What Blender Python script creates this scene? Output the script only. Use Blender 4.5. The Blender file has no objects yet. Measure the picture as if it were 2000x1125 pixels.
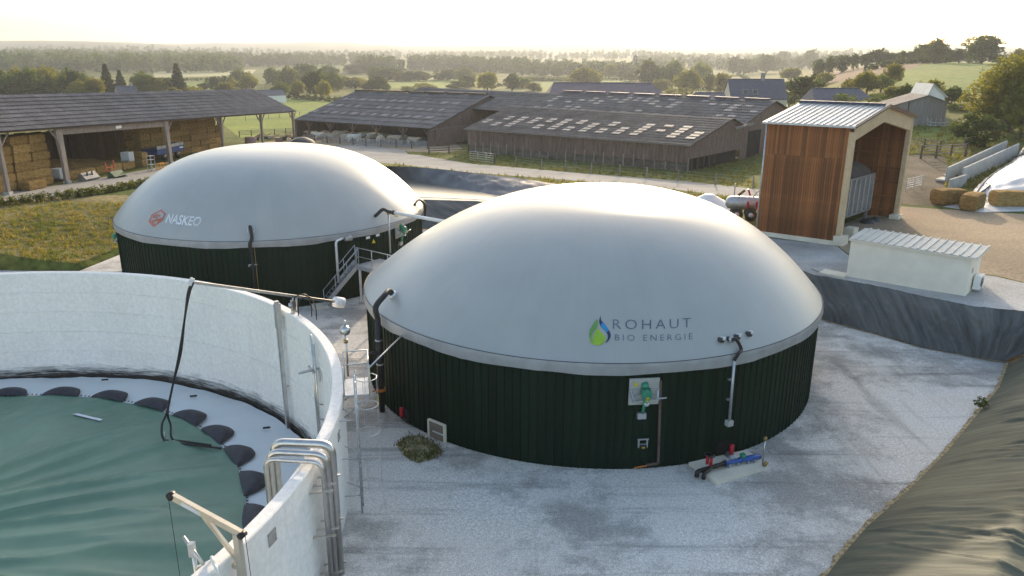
import bpy, bmesh, math, random
import numpy as np
from mathutils import Vector, Matrix, noise as mnoise
from mathutils.geometry import delaunay_2d_cdt
random.seed(7); rng = np.random.default_rng(7)
SC = bpy.context.scene
COL = SC.collection
rad = math.radians

# ------------------------------------------------------------------ camera
F_PX, TILT, ROLL, CAM_H = 1477.2, rad(17.177), rad(0.256), 15.0      # photo is 2000 px wide
cd = bpy.data.cameras.new('camera'); cam = bpy.data.objects.new('camera', cd); COL.objects.link(cam)
cd.sensor_width = 36.0; cd.lens = 36.0 * F_PX / 2000.0; cd.clip_start = 0.1; cd.clip_end = 20000
_fw = Vector((0, math.cos(TILT), -math.sin(TILT))); _up0 = Vector((0, math.sin(TILT), math.cos(TILT))); _rt0 = Vector((1, 0, 0))
_rt = math.cos(ROLL) * _rt0 + math.sin(ROLL) * _up0; _up = -math.sin(ROLL) * _rt0 + math.cos(ROLL) * _up0
cam.matrix_world = Matrix(((_rt.x, _up.x, -_fw.x, 0), (_rt.y, _up.y, -_fw.y, 0), (_rt.z, _up.z, -_fw.z, CAM_H), (0, 0, 0, 1)))
SC.camera = cam

HAZE_D = 0.00024
# ------------------------------------------------------------------ world, sun, exposure
SUN_AZ, SUN_EL = 12.0, 14.0           # azimuth east of the view direction, elevation
w = bpy.data.worlds.new('World'); SC.world = w; w.use_nodes = True
nt = w.node_tree; nt.nodes.clear()
sky = nt.nodes.new('ShaderNodeTexSky'); sky.sky_type = 'NISHITA'; sky.sun_disc = False
sky.sun_elevation = rad(SUN_EL); sky.sun_rotation = rad(SUN_AZ); sky.altitude = 100
sky.air_density = 1.0; sky.dust_density = 2.6; sky.ozone_density = 0.5
bg = nt.nodes.new('ShaderNodeBackground'); bg.inputs['Strength'].default_value = 0.15
wo = nt.nodes.new('ShaderNodeOutputWorld')
nt.links.new(sky.outputs[0], bg.inputs[0]); nt.links.new(bg.outputs[0], wo.inputs[0])
sd = bpy.data.lights.new('sun', 'SUN'); sun = bpy.data.objects.new('sun', sd); COL.objects.link(sun)
sd.energy = 2.3; sd.angle = rad(0.6); sd.color = (1.0, 0.82, 0.60)
sdir = Vector((math.sin(rad(SUN_AZ)) * math.cos(rad(SUN_EL)), math.cos(rad(SUN_AZ)) * math.cos(rad(SUN_EL)), math.sin(rad(SUN_EL))))
sun.rotation_euler = sdir.to_track_quat('Z', 'Y').to_euler(); sun.location = (0, 0, 60)
SC.view_settings.view_transform = 'Standard'; SC.view_settings.look = 'None'
SC.view_settings.exposure = 1.4; SC.view_settings.gamma = 1.0; SC.view_settings.use_curve_mapping = False
SC.render.engine = 'CYCLES'
SC.cycles.use_denoising = True; SC.cycles.max_bounces = 6; SC.cycles.volume_bounces = 0
SC.cycles.sample_clamp_indirect = 6.0

# ------------------------------------------------------------------ pixel helpers (a pixel gives a direction only)
def ray(u, v):
    return (_fw + _rt * ((u - 1000) / F_PX) - _up * ((v - 562.5) / F_PX))
CAMP = Vector((0, 0, CAM_H))
def at(u, v, z=0.0):
    d = ray(u, v); t = (z - CAM_H) / d.z
    return Vector((d.x * t, d.y * t, z))
def px(P):
    d = Vector(P) - CAMP; k = d.dot(_fw)
    return 1000 + F_PX * d.dot(_rt) / k, 562.5 - F_PX * d.dot(_up) / k
def ss(a, b, x):
    t = min(1, max(0, (x - a) / (b - a))); return t * t * (3 - 2 * t)
T1 = Vector((3.747, 36.16, 0)); R1 = 10.92
T2 = Vector((-17.109, 54.036, 0)); R2 = 10.53
T3 = Vector((-23.516, 20.634, 0)); R3 = 18.0; R3I = 17.61; ZR = 3.9
VR = [0, 75, 130, 200, 320, 600, 1000, 1500, 2200, 3200, 4500, 9000]
VZ = [2, 2, .2, -2.5, -5, -7, -5, 1, 8, 34, 68, 70]
HR = [0, 60, 80, 110, 150, 250, 350, 450, 700, 1200, 2200, 3200, 4500, 9000]
HZ = [2, 2.2, 2.8, 4.4, 6.3, 9.3, 11.9, 12.2, 6, 1, 8, 34, 64, 66]
def zU(x, y):
    r = math.hypot(x, y); az = math.degrees(math.atan2(x, y))
    k = ss(14, 27, az) if az < 90 else 1 - ss(120, 170, az)
    z = (1 - k) * float(np.interp(r, VR, VZ)) + k * float(np.interp(r, HR, HZ))
    if r > 500:
        n = mnoise.noise(Vector((az * .16 + 3, r * .0006, 1.7))) * .6 + mnoise.noise(Vector((az * .5, r * .001, 5.1))) * .25
        z += n * 26 * ss(900, 3800, r)
    if x < -8 and r < 140:                      # the left field falls to the tank pad
        d = min(math.hypot(x - T2.x, y - T2.y) - 11.5, math.hypot(x - T3.x, y - T3.y) - 19.5)
        z -= 1.75 * (1 - ss(0, 17, d)) * (1 - ss(-26, -17, x)) * (1 - ss(70, 84, y))
    if r < 90: z += .45 * ss(20, 34, x) * (1 - ss(58, 75, r))
    return z
def G(u, v, tmax=6000):
    d = ray(u, v); t = 8.0; pt = t
    while t < tmax:
        P = CAMP + d * t
        if P.z < zU(P.x, P.y): break
        pt = t; t *= 1.01
    lo, hi = pt, t
    for _ in range(30):
        m = (lo + hi) / 2; P = CAMP + d * m
        if P.z < zU(P.x, P.y): hi = m
        else: lo = m
    P = CAMP + d * lo
    return Vector((P.x, P.y, zU(P.x, P.y)))
def on_cyl(u, v, c, R, far=False):
    d = ray(u, v); a = d.x ** 2 + d.y ** 2; b = -(d.x * c.x + d.y * c.y); q = c.x ** 2 + c.y ** 2 - R * R
    D = max(0, b * b - a * q); t = (-b + math.sqrt(D)) / a if far else (-b - math.sqrt(D)) / a
    return CAMP + d * t
def zreach(P, v):            # height of the vertical through P at image row v
    lo, hi = -20.0, 80.0
    for _ in range(50):
        m = (lo + hi) / 2
        if px((P[0], P[1], m))[1] > v: lo = m
        else: hi = m
    return lo

# ------------------------------------------------------------------ objects, tags
ORG = {}
def tag(o, label=None, cat=None, group=None, kind=None):
    if label: o['label'] = label
    if cat: o['category'] = cat
    if group: o['group'] = group
    if kind: o['kind'] = kind
    return o
def thing(name, label, cat, loc=(0, 0, 0), group=None):
    o = bpy.data.objects.new(name, None); o.empty_display_size = .3; COL.objects.link(o); o.location = loc
    ORG[o.name] = Vector(loc); return tag(o, label, cat, group)
def rename_mesh(o): o.data.name = o.name
class MB:
    def __init__(s): s.v = []; s.f = []
    def add(s, vs, fs):
        n = len(s.v); s.v += [tuple(p) for p in vs]; s.f += [tuple(i + n for i in f) for f in fs]; return s
    def box(s, c, size, rz=0.0):
        hx, hy, hz = size[0] / 2, size[1] / 2, size[2] / 2; ca, sa = math.cos(rz), math.sin(rz); vs = []
        for z in (-hz, hz):
            for x, y in ((-hx, -hy), (hx, -hy), (hx, hy), (-hx, hy)):
                vs.append((c[0] + x * ca - y * sa, c[1] + x * sa + y * ca, c[2] + z))
        return s.add(vs, [(3, 2, 1, 0), (4, 5, 6, 7), (0, 1, 5, 4), (1, 2, 6, 5), (2, 3, 7, 6), (3, 0, 4, 7)])
    def obox(s, c, X, Y, Z):          # centre and three half-axis vectors
        c, X, Y, Z = Vector(c), Vector(X), Vector(Y), Vector(Z); vs = []
        for k in (-1, 1):
            for i, j in ((-1, -1), (1, -1), (1, 1), (-1, 1)): vs.append(c + X * i + Y * j + Z * k)
        return s.add(vs, [(3, 2, 1, 0), (4, 5, 6, 7), (0, 1, 5, 4), (1, 2, 6, 5), (2, 3, 7, 6), (3, 0, 4, 7)])
    def beam(s, a, b, wd, ht, up=(0, 0, 1)):
        a, b = Vector(a), Vector(b); d = b - a; L = d.length; d.normalize(); upv = Vector(up)
        if abs(d.dot(upv)) > .97: upv = Vector((1, 0, 0))
        x = d.cross(upv).normalized(); y = x.cross(d)
        return s.obox((a + b) / 2, x * wd / 2, d * L / 2, y * ht / 2)
    def tube(s, pts, r, n=8, closed=False, caps=True):
        pts = [Vector(p) for p in pts]; m = len(pts); rr = r if isinstance(r, (list, tuple)) else [r] * m
        rings = []; prev = None
        for i, p in enumerate(pts):
            if closed: d = pts[(i + 1) % m] - pts[i - 1]
            else: d = pts[min(i + 1, m - 1)] - pts[max(i - 1, 0)]
            d.normalize()
            if prev is None:
                a = Vector((0, 0, 1)) if abs(d.z) < .9 else Vector((1, 0, 0)); x = d.cross(a).normalized()
            else:
                x = (prev - d * prev.dot(d))
                x = x.normalized() if x.length > 1e-6 else d.orthogonal().normalized()
            prev = x; y = d.cross(x)
            rings.append([p + (x * math.cos(2 * math.pi * k / n) + y * math.sin(2 * math.pi * k / n)) * rr[i] for k in range(n)])
        vs = [q for r_ in rings for q in r_]; fs = []
        for i in range(m if closed else m - 1):
            j = (i + 1) % m
            for k in range(n): fs.append((i * n + k, i * n + (k + 1) % n, j * n + (k + 1) % n, j * n + k))
        if caps and not closed: fs += [tuple(range(n))[::-1], tuple((m - 1) * n + k for k in range(n))]
        return s.add(vs, fs)
    def lathe(s, prof, c, n=64, a0=0.0, a1=None):
        full = a1 is None; a1 = a0 + 2 * math.pi if full else a1; cols = n if full else n + 1; m = len(prof); vs = []
        for i in range(cols):
            a = a0 + (a1 - a0) * i / n; ca, sa = math.cos(a), math.sin(a)
            vs += [(c[0] + r * ca, c[1] + r * sa, c[2] + z) for r, z in prof]
        fs = []
        for i in range(n):
            j = (i + 1) % cols
            for k in range(m - 1): fs.append((i * m + k, j * m + k, j * m + k + 1, i * m + k + 1))
        return s.add(vs, fs)
    def quad(s, a, b, c, d): return s.add([a, b, c, d], [(0, 1, 2, 3)])
    def slab(s, poly, dz):            # polygon of 3-D points, thickened downwards
        n = len(poly); top = [Vector(p) for p in poly]; bot = [p - Vector((0, 0, dz)) for p in top]
        return s.add(top + bot, [tuple(range(n)), tuple(range(n, 2 * n))[::-1]] + [(i, i + n, (i + 1) % n + n, (i + 1) % n) for i in range(n)])
    def sheet(s, a, b, c, d, th):     # a thick quad: a b along the bottom, c d along the top
        a, b, c, d = map(Vector, (a, b, c, d)); n = (b - a).cross(d - a).normalized() * th
        return s.add([a, b, c, d, a - n, b - n, c - n, d - n], [(0, 1, 2, 3), (7, 6, 5, 4), (0, 4, 5, 1), (1, 5, 6, 2), (2, 6, 7, 3), (3, 7, 4, 0)])
    def build(s, name, mat, parent=None, smooth=False, org=None, label=None, cat=None, group=None, kind=None):
        if parent is not None: o_ = ORG.get(parent.name, Vector())
        elif org is not None: o_ = Vector(org)
        elif cat: 
            A = np.array(s.v); o_ = Vector(((A[:, 0].min() + A[:, 0].max()) / 2, (A[:, 1].min() + A[:, 1].max()) / 2, A[:, 2].min()))
        else: o_ = Vector()
        me = bpy.data.meshes.new(name); me.from_pydata([(p[0] - o_.x, p[1] - o_.y, p[2] - o_.z) for p in s.v], [], s.f); me.update()
        if smooth: me.polygons.foreach_set('use_smooth', [True] * len(me.polygons))
        if mat: me.materials.append(mat)
        o = bpy.data.objects.new(name, me); COL.objects.link(o)
        if parent is not None: o.parent = parent; ORG[o.name] = o_
        else: o.location = o_; ORG[o.name] = o_
        return tag(o, label, cat, group, kind)
def arr_obj(name, V, Fc, mat, smooth=True, kind=None):
    me = bpy.data.meshes.new(name); me.from_pydata(V, [], Fc); me.update()
    if smooth: me.polygons.foreach_set('use_smooth', [True] * len(me.polygons))
    me.materials.append(mat); o = bpy.data.objects.new(name, me); COL.objects.link(o)
    return tag(o, kind=kind)
def copy_tree(o, loc=None, rz=None, sc=None, parent=None):
    c = o.copy(); COL.objects.link(c)
    if parent is not None: c.parent = parent
    if loc is not None: c.location = loc
    if rz is not None: c.rotation_euler = (0, 0, rz)
    if sc is not None: c.scale = sc if isinstance(sc, (tuple, list)) else (sc, sc, sc)
    ORG[c.name] = Vector(c.location) if parent is None else ORG.get(parent.name, Vector())
    for ch in list(o.children): copy_tree(ch, parent=c)
    return c
def inst(o, parent, M=None):          # a copy of a piece sharing its mesh, under the same parent
    c = o.copy(); COL.objects.link(c); c.parent = parent
    if M is not None: c.matrix_local = M
    return c

# ------------------------------------------------------------------ materials
MATS = {}
def mat(name, col, col2=None, rough=.8, nscale=2.0, mix=(.35, .65), bump=0.0, bscale=15.0, metal=0.0, spec=.3, rand=0.0,
        stretch=(1, 1, 1), detail=4, fine=.0, fscale=30.0, trans=0.0, coat=0.0, glob=False):
    if name in MATS: return MATS[name]
    m = bpy.data.materials.new(name); m.use_nodes = True; MATS[name] = m
    t = m.node_tree; N = t.nodes; L = t.links; b = N['Principled BSDF']
    b.inputs['Roughness'].default_value = rough; b.inputs['Metallic'].default_value = metal
    b.inputs['Specular IOR Level'].default_value = spec; b.inputs['Coat Weight'].default_value = coat
    if trans:
        b.inputs['Transmission Weight'].default_value = trans
    col = tuple(col) + (1,); col2 = (tuple(col2) + (1,)) if col2 else tuple(min(1, c * .72) for c in col[:3]) + (1,)
    tc = N.new('ShaderNodeTexCoord'); mp = N.new('ShaderNodeMapping'); mp.inputs['Scale'].default_value = stretch
    if glob:
        gm = N.new('ShaderNodeNewGeometry'); L.new(gm.outputs['Position'], mp.inputs['Vector'])
    else: L.new(tc.outputs['Object'], mp.inputs['Vector'])
    n1 = N.new('ShaderNodeTexNoise'); n1.inputs['Scale'].default_value = nscale; n1.inputs['Detail'].default_value = detail
    L.new(mp.outputs[0], n1.inputs['Vector'])
    rp = N.new('ShaderNodeValToRGB'); rp.color_ramp.elements[0].position = mix[0]; rp.color_ramp.elements[1].position = mix[1]
    rp.color_ramp.elements[0].color = col; rp.color_ramp.elements[1].color = col2
    L.new(n1.outputs['Fac'], rp.inputs[0]); out = rp.outputs[0]
    if fine:
        n2 = N.new('ShaderNodeTexNoise'); n2.inputs['Scale'].default_value = fscale; n2.inputs['Detail'].default_value = 3
        L.new(mp.outputs[0], n2.inputs['Vector'])
        mr = N.new('ShaderNodeMapRange'); mr.inputs['From Min'].default_value = .3; mr.inputs['From Max'].default_value = .7
        mr.inputs['To Min'].default_value = 1 - fine; mr.inputs['To Max'].default_value = 1 + fine; L.new(n2.outputs['Fac'], mr.inputs['Value'])
        mx = N.new('ShaderNodeMix'); mx.data_type = 'RGBA'; mx.blend_type = 'MULTIPLY'; mx.inputs['Factor'].default_value = 1
        L.new(out, mx.inputs[6]); L.new(mr.outputs[0], mx.inputs[7]); out = mx.outputs[2]
    if rand:
        oi = N.new('ShaderNodeObjectInfo'); mr = N.new('ShaderNodeMapRange')
        mr.inputs['To Min'].default_value = 1 - rand; mr.inputs['To Max'].default_value = 1 + rand; L.new(oi.outputs['Random'], mr.inputs['Value'])
        mx = N.new('ShaderNodeMix'); mx.data_type = 'RGBA'; mx.blend_type = 'MULTIPLY'; mx.inputs['Factor'].default_value = 1
        L.new(out, mx.inputs[6]); L.new(mr.outputs[0], mx.inputs[7]); out = mx.outputs[2]
    L.new(out, b.inputs['Base Color'])
    if bump:
        n3 = N.new('ShaderNodeTexNoise'); n3.inputs['Scale'].default_value = bscale; n3.inputs['Detail'].default_value = 4
        L.new(mp.outputs[0], n3.inputs['Vector']); bp = N.new('ShaderNodeBump'); bp.inputs['Strength'].default_value = bump
        bp.inputs['Distance'].default_value = .05; L.new(n3.outputs['Fac'], bp.inputs['Height']); L.new(bp.outputs[0], b.inputs['Normal'])
    return m
def leafmat(name, c1, c2, nscale=.5):
    m = mat(name, c1, c2, rough=.75, nscale=nscale, mix=(.4, .6), spec=.15, rand=.22)
    t = m.node_tree; b = t.nodes['Principled BSDF']; o = t.nodes['Material Output']
    tr = t.nodes.new('ShaderNodeBsdfTranslucent'); ms = t.nodes.new('ShaderNodeMixShader'); ms.inputs[0].default_value = .5
    src = b.inputs['Base Color'].links[0].from_socket
    g = t.nodes.new('ShaderNodeMix'); g.data_type = 'RGBA'; g.blend_type = 'MULTIPLY'; g.inputs['Factor'].default_value = 1
    g.inputs[7].default_value = (1.5, 1.35, .5, 1); t.links.new(src, g.inputs[6]); t.links.new(g.outputs[2], tr.inputs[0])
    t.links.new(b.outputs[0], ms.inputs[1]); t.links.new(tr.outputs[0], ms.inputs[2]); t.links.new(ms.outputs[0], o.inputs[0])
    return m
GRAVU = mat('gravel_upper', (.50, .49, .47), (.36, .35, .33), rough=.95, nscale=.3, mix=(.4, .65), bump=.6, bscale=20, fine=.22, fscale=11, spec=.1, detail=6, glob=True)
GRASS = mat('grass_ground', (.165, .155, .045), (.075, .10, .025), rough=1, nscale=.045, mix=(.38, .62), bump=.8, bscale=3, fine=.45, fscale=1.6, spec=.05, detail=8, glob=True)
STUB = mat('dry_grass', (.26, .21, .10), (.125, .115, .05), rough=1, nscale=.16, mix=(.36, .64), bump=.9, bscale=3.5, fine=.4, fscale=3.2, spec=.05, detail=8, glob=True)
LIME = mat('lime_field', (.21, .25, .05), (.15, .19, .045), rough=1, nscale=.05, bump=.5, bscale=2, fine=.2, fscale=1, spec=.05, glob=True)
MEAD = mat('meadow', (.115, .17, .04), (.165, .20, .05), rough=1, nscale=.03, bump=.5, bscale=2, fine=.25, fscale=.5, spec=.05, glob=True)
PLOUGH = mat('ploughed', (.20, .135, .09), (.16, .11, .075), rough=1, nscale=.05, bump=.5, bscale=1, fine=.2, fscale=.4, spec=.05, glob=True)
GOLD = mat('pale_crop', (.42, .38, .22), (.34, .32, .16), rough=1, nscale=.02, fine=.1, fscale=.3, spec=.05, glob=True)
ROAD = mat('road_surface', (.34, .32, .29), (.27, .255, .235), rough=.95, nscale=.3, bump=.3, bscale=12, fine=.15, fscale=9, spec=.1, detail=6, glob=True)
DIRT = mat('yard_dirt', (.40, .31, .21), (.28, .22, .155), rough=1, nscale=.12, mix=(.38, .64), bump=.6, bscale=5, fine=.2, fscale=5, spec=.05, detail=7, glob=True)
SOIL = mat('pen_soil', (.20, .16, .11), (.13, .105, .07), rough=1, nscale=.25, bump=.8, bscale=4, fine=.25, fscale=4, spec=.05, glob=True)
LINER = mat('pond_liner', (.14, .14, .15), (.09, .09, .10), rough=.45, nscale=.8, bump=.3, bscale=6, spec=.5, glob=True)
WATER = mat('pond_water', (.10, .11, .10), rough=.30, nscale=.4, spec=1.0, bump=.25, bscale=2.2, glob=True)
DOME = mat('dome_membrane', (.385, .388, .365), (.345, .350, .332), rough=.38, nscale=.6, mix=(.3, .75), detail=8, bump=.02, bscale=2, spec=.85)
SKIRT = mat('dome_skirt', (.34, .335, .33), (.27, .265, .26), rough=.45, nscale=1.5, bump=.25, bscale=3, spec=.5)
SEAM = mat('seam_dark', (.10, .10, .105), rough=.6)
GREENW = mat('green_cladding', (.006, .020, .011), (.0045, .015, .008), rough=.55, nscale=.8, stretch=(3, 3, .3), rand=.2, spec=.14, fine=.12, fscale=6)
CONC = mat('concrete_light', (.83, .80, .755), (.79, .76, .715), rough=.88, nscale=.35, mix=(.35, .72), bump=.18, bscale=10, fine=.08, fscale=7, spec=.2, detail=8)
STAIN = mat('concrete_stained', (.10, .085, .07), (.42, .40, .37), rough=.9, nscale=1.3, mix=(.36, .62), bump=.3, bscale=8, fine=.25, fscale=9, stretch=(1, 1, 2.2), detail=8)
CONC2 = mat('concrete_grey', (.46, .45, .42), (.36, .35, .32), rough=.9, nscale=.9, bump=.2, bscale=12, fine=.1, fscale=15)
CREAM = mat('concrete_cream', (.78, .71, .57), (.68, .61, .49), rough=.85, nscale=1.2, bump=.1, bscale=12)
STEEL = mat('stainless', (.62, .60, .57), (.52, .50, .47), rough=.33, metal=1, nscale=4)
GALV = mat('galvanised', (.52, .535, .55), (.42, .435, .45), rough=.5, metal=.75, nscale=5)
ALU = mat('aluminium_white', (.72, .73, .74), (.62, .63, .64), rough=.4, metal=.3, nscale=3)
BLACKP = mat('black_pipe', (.022, .02, .02), (.03, .028, .026), rough=.45, nscale=4)
CAPGREY = mat('cap_grey', (.07, .065, .065), rough=.5)
WHITEP = mat('white_paint', (.82, .81, .78), (.75, .74, .71), rough=.6, nscale=2, bump=.05)
GREENM = mat('green_enamel', (.03, .26, .15), (.025, .20, .12), rough=.35, nscale=3, spec=.5)
YEL = mat('yellow_sign', (.75, .62, .03), rough=.5)
REDV = mat('red_valve', (.55, .02, .035), rough=.4, nscale=3)
ORNG = mat('orange_valve', (.55, .17, .03), rough=.45)
BLUEP = mat('blue_pump', (.045, .12, .38), (.035, .09, .28), rough=.4, nscale=3)
BRASS = mat('brass', (.42, .30, .12), rough=.4, metal=.7)
MEMB = mat('green_membrane', (.125, .23, .16), (.105, .20, .14), rough=.45, nscale=.3, bump=.0, bscale=3, fine=.05, fscale=2.2, spec=.5)
RINGM = mat('ring_sheet', (.71, .73, .735), (.65, .675, .685), rough=.5, nscale=.4, bump=.05, bscale=3)
POCK = mat('float_black', (.03, .028, .036), (.045, .042, .05), rough=.5, nscale=2)
PLANK = mat('shed_plank', (.275, .105, .034), (.155, .054, .017), rough=.75, nscale=2.2, stretch=(6, 6, .35), rand=.38, bump=.3, bscale=14, fine=.2, fscale=9)
GLU = mat('glulam', (.60, .45, .28), (.52, .38, .23), rough=.7, nscale=2, stretch=(1, 1, 1), rand=.06, fine=.08, fscale=12)
OLDW = mat('old_timber', (.225, .148, .118), (.13, .083, .066), rough=.9, nscale=1.6, stretch=(5, 5, .5), rand=.16, bump=.4, bscale=10, fine=.25, fscale=7)
POSTW = mat('post_timber', (.30, .255, .225), (.20, .165, .145), rough=.9, nscale=2, stretch=(4, 4, .4), rand=.15, bump=.4, bscale=10, fine=.2, fscale=8)
DARKW = mat('dark_timber', (.10, .075, .062), (.07, .052, .043), rough=.9, nscale=2, stretch=(4, 4, .5), rand=.2, fine=.2, fscale=8)
FIBRE = mat('fibre_cement', (.185, .166, .160), (.125, .110, .107), rough=.92, nscale=.6, mix=(.36, .66), bump=.3, bscale=10, fine=.2, fscale=3.5, rand=.10, detail=8)
FIBRE2 = mat('fibre_cement_lichen', (.18, .152, .138), (.12, .10, .09), rough=.92, nscale=.5, mix=(.36, .66), bump=.3, bscale=10, fine=.22, fscale=3, rand=.08, detail=8)
SKYL = mat('rooflight_sheet', (.225, .215, .225), (.155, .145, .15), rough=.5, nscale=.9, rand=.16, fine=.12, fscale=5)
SLATE = mat('slate', (.085, .09, .12), (.06, .065, .09), rough=.6, nscale=2, fine=.2, fscale=8, rand=.1)
SLATEP = mat('slate_violet', (.12, .09, .12), (.09, .07, .095), rough=.7, nscale=1, fine=.2, fscale=5)
STRAW = mat('straw', (.36, .235, .09), (.23, .14, .05), rough=1, nscale=3, stretch=(1, 1, 3.5), rand=.2, bump=.9, bscale=14, fine=.3, fscale=16, spec=.05)
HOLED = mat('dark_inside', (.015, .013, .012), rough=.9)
ROOFM = mat('ribbed_metal', (.58, .575, .56), (.50, .495, .48), rough=.42, metal=.25, nscale=1.2, rand=.06)
ROOFC = mat('ribbed_cream', (.66, .62, .54), (.58, .54, .47), rough=.55, nscale=1.2, rand=.06)
RENDER = mat('cream_render', (.90, .81, .67), (.84, .75, .62), rough=.9, nscale=1.5, bump=.1, bscale=25)
HOPPER = mat('hopper_steel', (.24, .235, .235), (.16, .155, .15), rough=.6, metal=.3, nscale=1.5, stretch=(2, 2, .5), fine=.15, fscale=8)
TARPD = mat('dark_load', (.085, .07, .065), (.06, .05, .047), rough=.9, nscale=2, bump=.5, bscale=6)
TARPW = mat('silage_sheet', (.62, .635, .65), (.50, .515, .53), rough=.42, nscale=.7, bump=.2, bscale=4, spec=.5)
COWM = mat('cow_hide', (.50, .42, .32), (.33, .235, .15), rough=.85, nscale=.35, mix=(.3, .75), rand=.3)
HORSEM = mat('horse_hide', (.10, .055, .03), (.07, .04, .022), rough=.7, nscale=2)
BARK = mat('bark', (.10, .08, .06), (.07, .055, .04), rough=.95, nscale=2, stretch=(1, 1, .2), bump=.5)
LEAF = leafmat('leaf_green', (.11, .15, .035), (.065, .10, .024))
LEAFY = leafmat('leaf_yellowgreen', (.19, .19, .042), (.12, .14, .032))
LEAFD = leafmat('leaf_dark', (.055, .085, .024), (.035, .058, .018))
LEAFC = leafmat('leaf_conifer', (.04, .065, .03), (.028, .048, .024))
HEDGE = leafmat('leaf_hedge', (.10, .115, .03), (.06, .075, .02), 2.0)
BLADE = leafmat('grass_blade', (.20, .17, .06), (.10, .125, .03), 1.0)
INKD = mat('print_slate_blue', (.13, .165, .22), rough=.5)
INKW = mat('print_white', (.80, .82, .84), rough=.5)
INKR = mat('print_coral', (.62, .20, .14), rough=.5)
HOUSEW = mat('house_render', (.66, .60, .48), (.58, .53, .42), rough=.9, nscale=1)
GLASSD = mat('window_glass', (.03, .035, .045), rough=.1, spec=.6)
STONE = mat('stone_grey', (.30, .28, .25), (.22, .205, .185), rough=.9, nscale=1.5, bump=.3, bscale=5)
IBC = mat('ibc_plastic', (.62, .66, .70), (.55, .58, .62), rough=.4, nscale=2)
ORANGEP = mat('orange_frame_paint', (.60, .25, .03), rough=.5)
REDP = mat('red_frame_paint', (.50, .08, .03), rough=.5)
BLUET = mat('blue_trailer_paint', (.03, .07, .22), (.025, .055, .17), rough=.5, nscale=1)
FOIL = mat('black_foil', (.03, .03, .032), (.05, .05, .052), rough=.4, nscale=2, bump=.4, bscale=5)

def _n(N, t, **kw):
    n = N.new(t)
    for k, v in kw.items(): n.inputs[k].default_value = v
    return n
def gravel_mat():
    """crushed stone: fine speckle, pale dust, dark damp patches and wheel tracks"""
    m = bpy.data.materials.new('gravel'); m.use_nodes = True; N = m.node_tree.nodes; L = m.node_tree.links; b = N['Principled BSDF']
    b.inputs['Roughness'].default_value = .95; b.inputs['Specular IOR Level'].default_value = .08
    g = N.new('ShaderNodeNewGeometry')
    def mapped(scale, rot=0):
        mp = N.new('ShaderNodeMapping'); mp.inputs['Scale'].default_value = scale; mp.inputs['Rotation'].default_value = (0, 0, rot); L.new(g.outputs['Position'], mp.inputs[0]); return mp.outputs[0]
    def noise(vec, sc, det=6, ro=.6):
        n = _n(N, 'ShaderNodeTexNoise', Scale=sc, Detail=det, Roughness=ro); L.new(vec, n.inputs['Vector']); return n.outputs['Fac']
    def rng_(src, a, b_, c, d):
        r = N.new('ShaderNodeMapRange'); r.interpolation_type = 'SMOOTHSTEP'
        for k, v in zip(('From Min', 'From Max', 'To Min', 'To Max'), (a, b_, c, d)): r.inputs[k].default_value = v
        L.new(src, r.inputs['Value']); return r.outputs[0]
    def mul(a, b_):
        q = N.new('ShaderNodeMath'); q.operation = 'MULTIPLY'; L.new(a, q.inputs[0]); L.new(b_, q.inputs[1]); return q.outputs[0]
    one = mapped((1, 1, 1))
    patch = rng_(noise(one, .13, 9, .72), .47, .60, 1.0, .56)
    tracks = rng_(noise(mapped((.07, 1.15, 1), .78), 1.0, 7, .65), .53, .68, 1.0, .64)
    tracks2 = rng_(noise(mapped((1.0, .08, 1), .35), .8, 6, .6), .56, .70, 1.0, .75)
    spk = rng_(noise(one, 26, 3, .7), .3, .72, .66, 1.34); spk2 = rng_(noise(one, 9, 4, .8), .3, .7, .84, 1.16)
    v = mul(mul(mul(patch, tracks), tracks2), mul(spk, spk2))
    tint = N.new('ShaderNodeValToRGB'); tint.color_ramp.elements[0].position = .4; tint.color_ramp.elements[1].position = .65
    tint.color_ramp.elements[0].color = (.69, .665, .62, 1); tint.color_ramp.elements[1].color = (.67, .615, .54, 1); L.new(noise(one, .09, 5), tint.inputs[0])
    mx = N.new('ShaderNodeMix'); mx.data_type = 'RGBA'; mx.blend_type = 'MULTIPLY'; mx.inputs['Factor'].default_value = 1; L.new(tint.outputs[0], mx.inputs[6]); L.new(v, mx.inputs[7]); L.new(mx.outputs[2], b.inputs['Base Color'])
    bp = N.new('ShaderNodeBump'); bp.inputs['Strength'].default_value = .5; bp.inputs['Distance'].default_value = .04; L.new(noise(one, 30, 3, .7), bp.inputs['Height']); L.new(bp.outputs[0], b.inputs['Normal'])
    return m
GRAV = gravel_mat()
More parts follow.
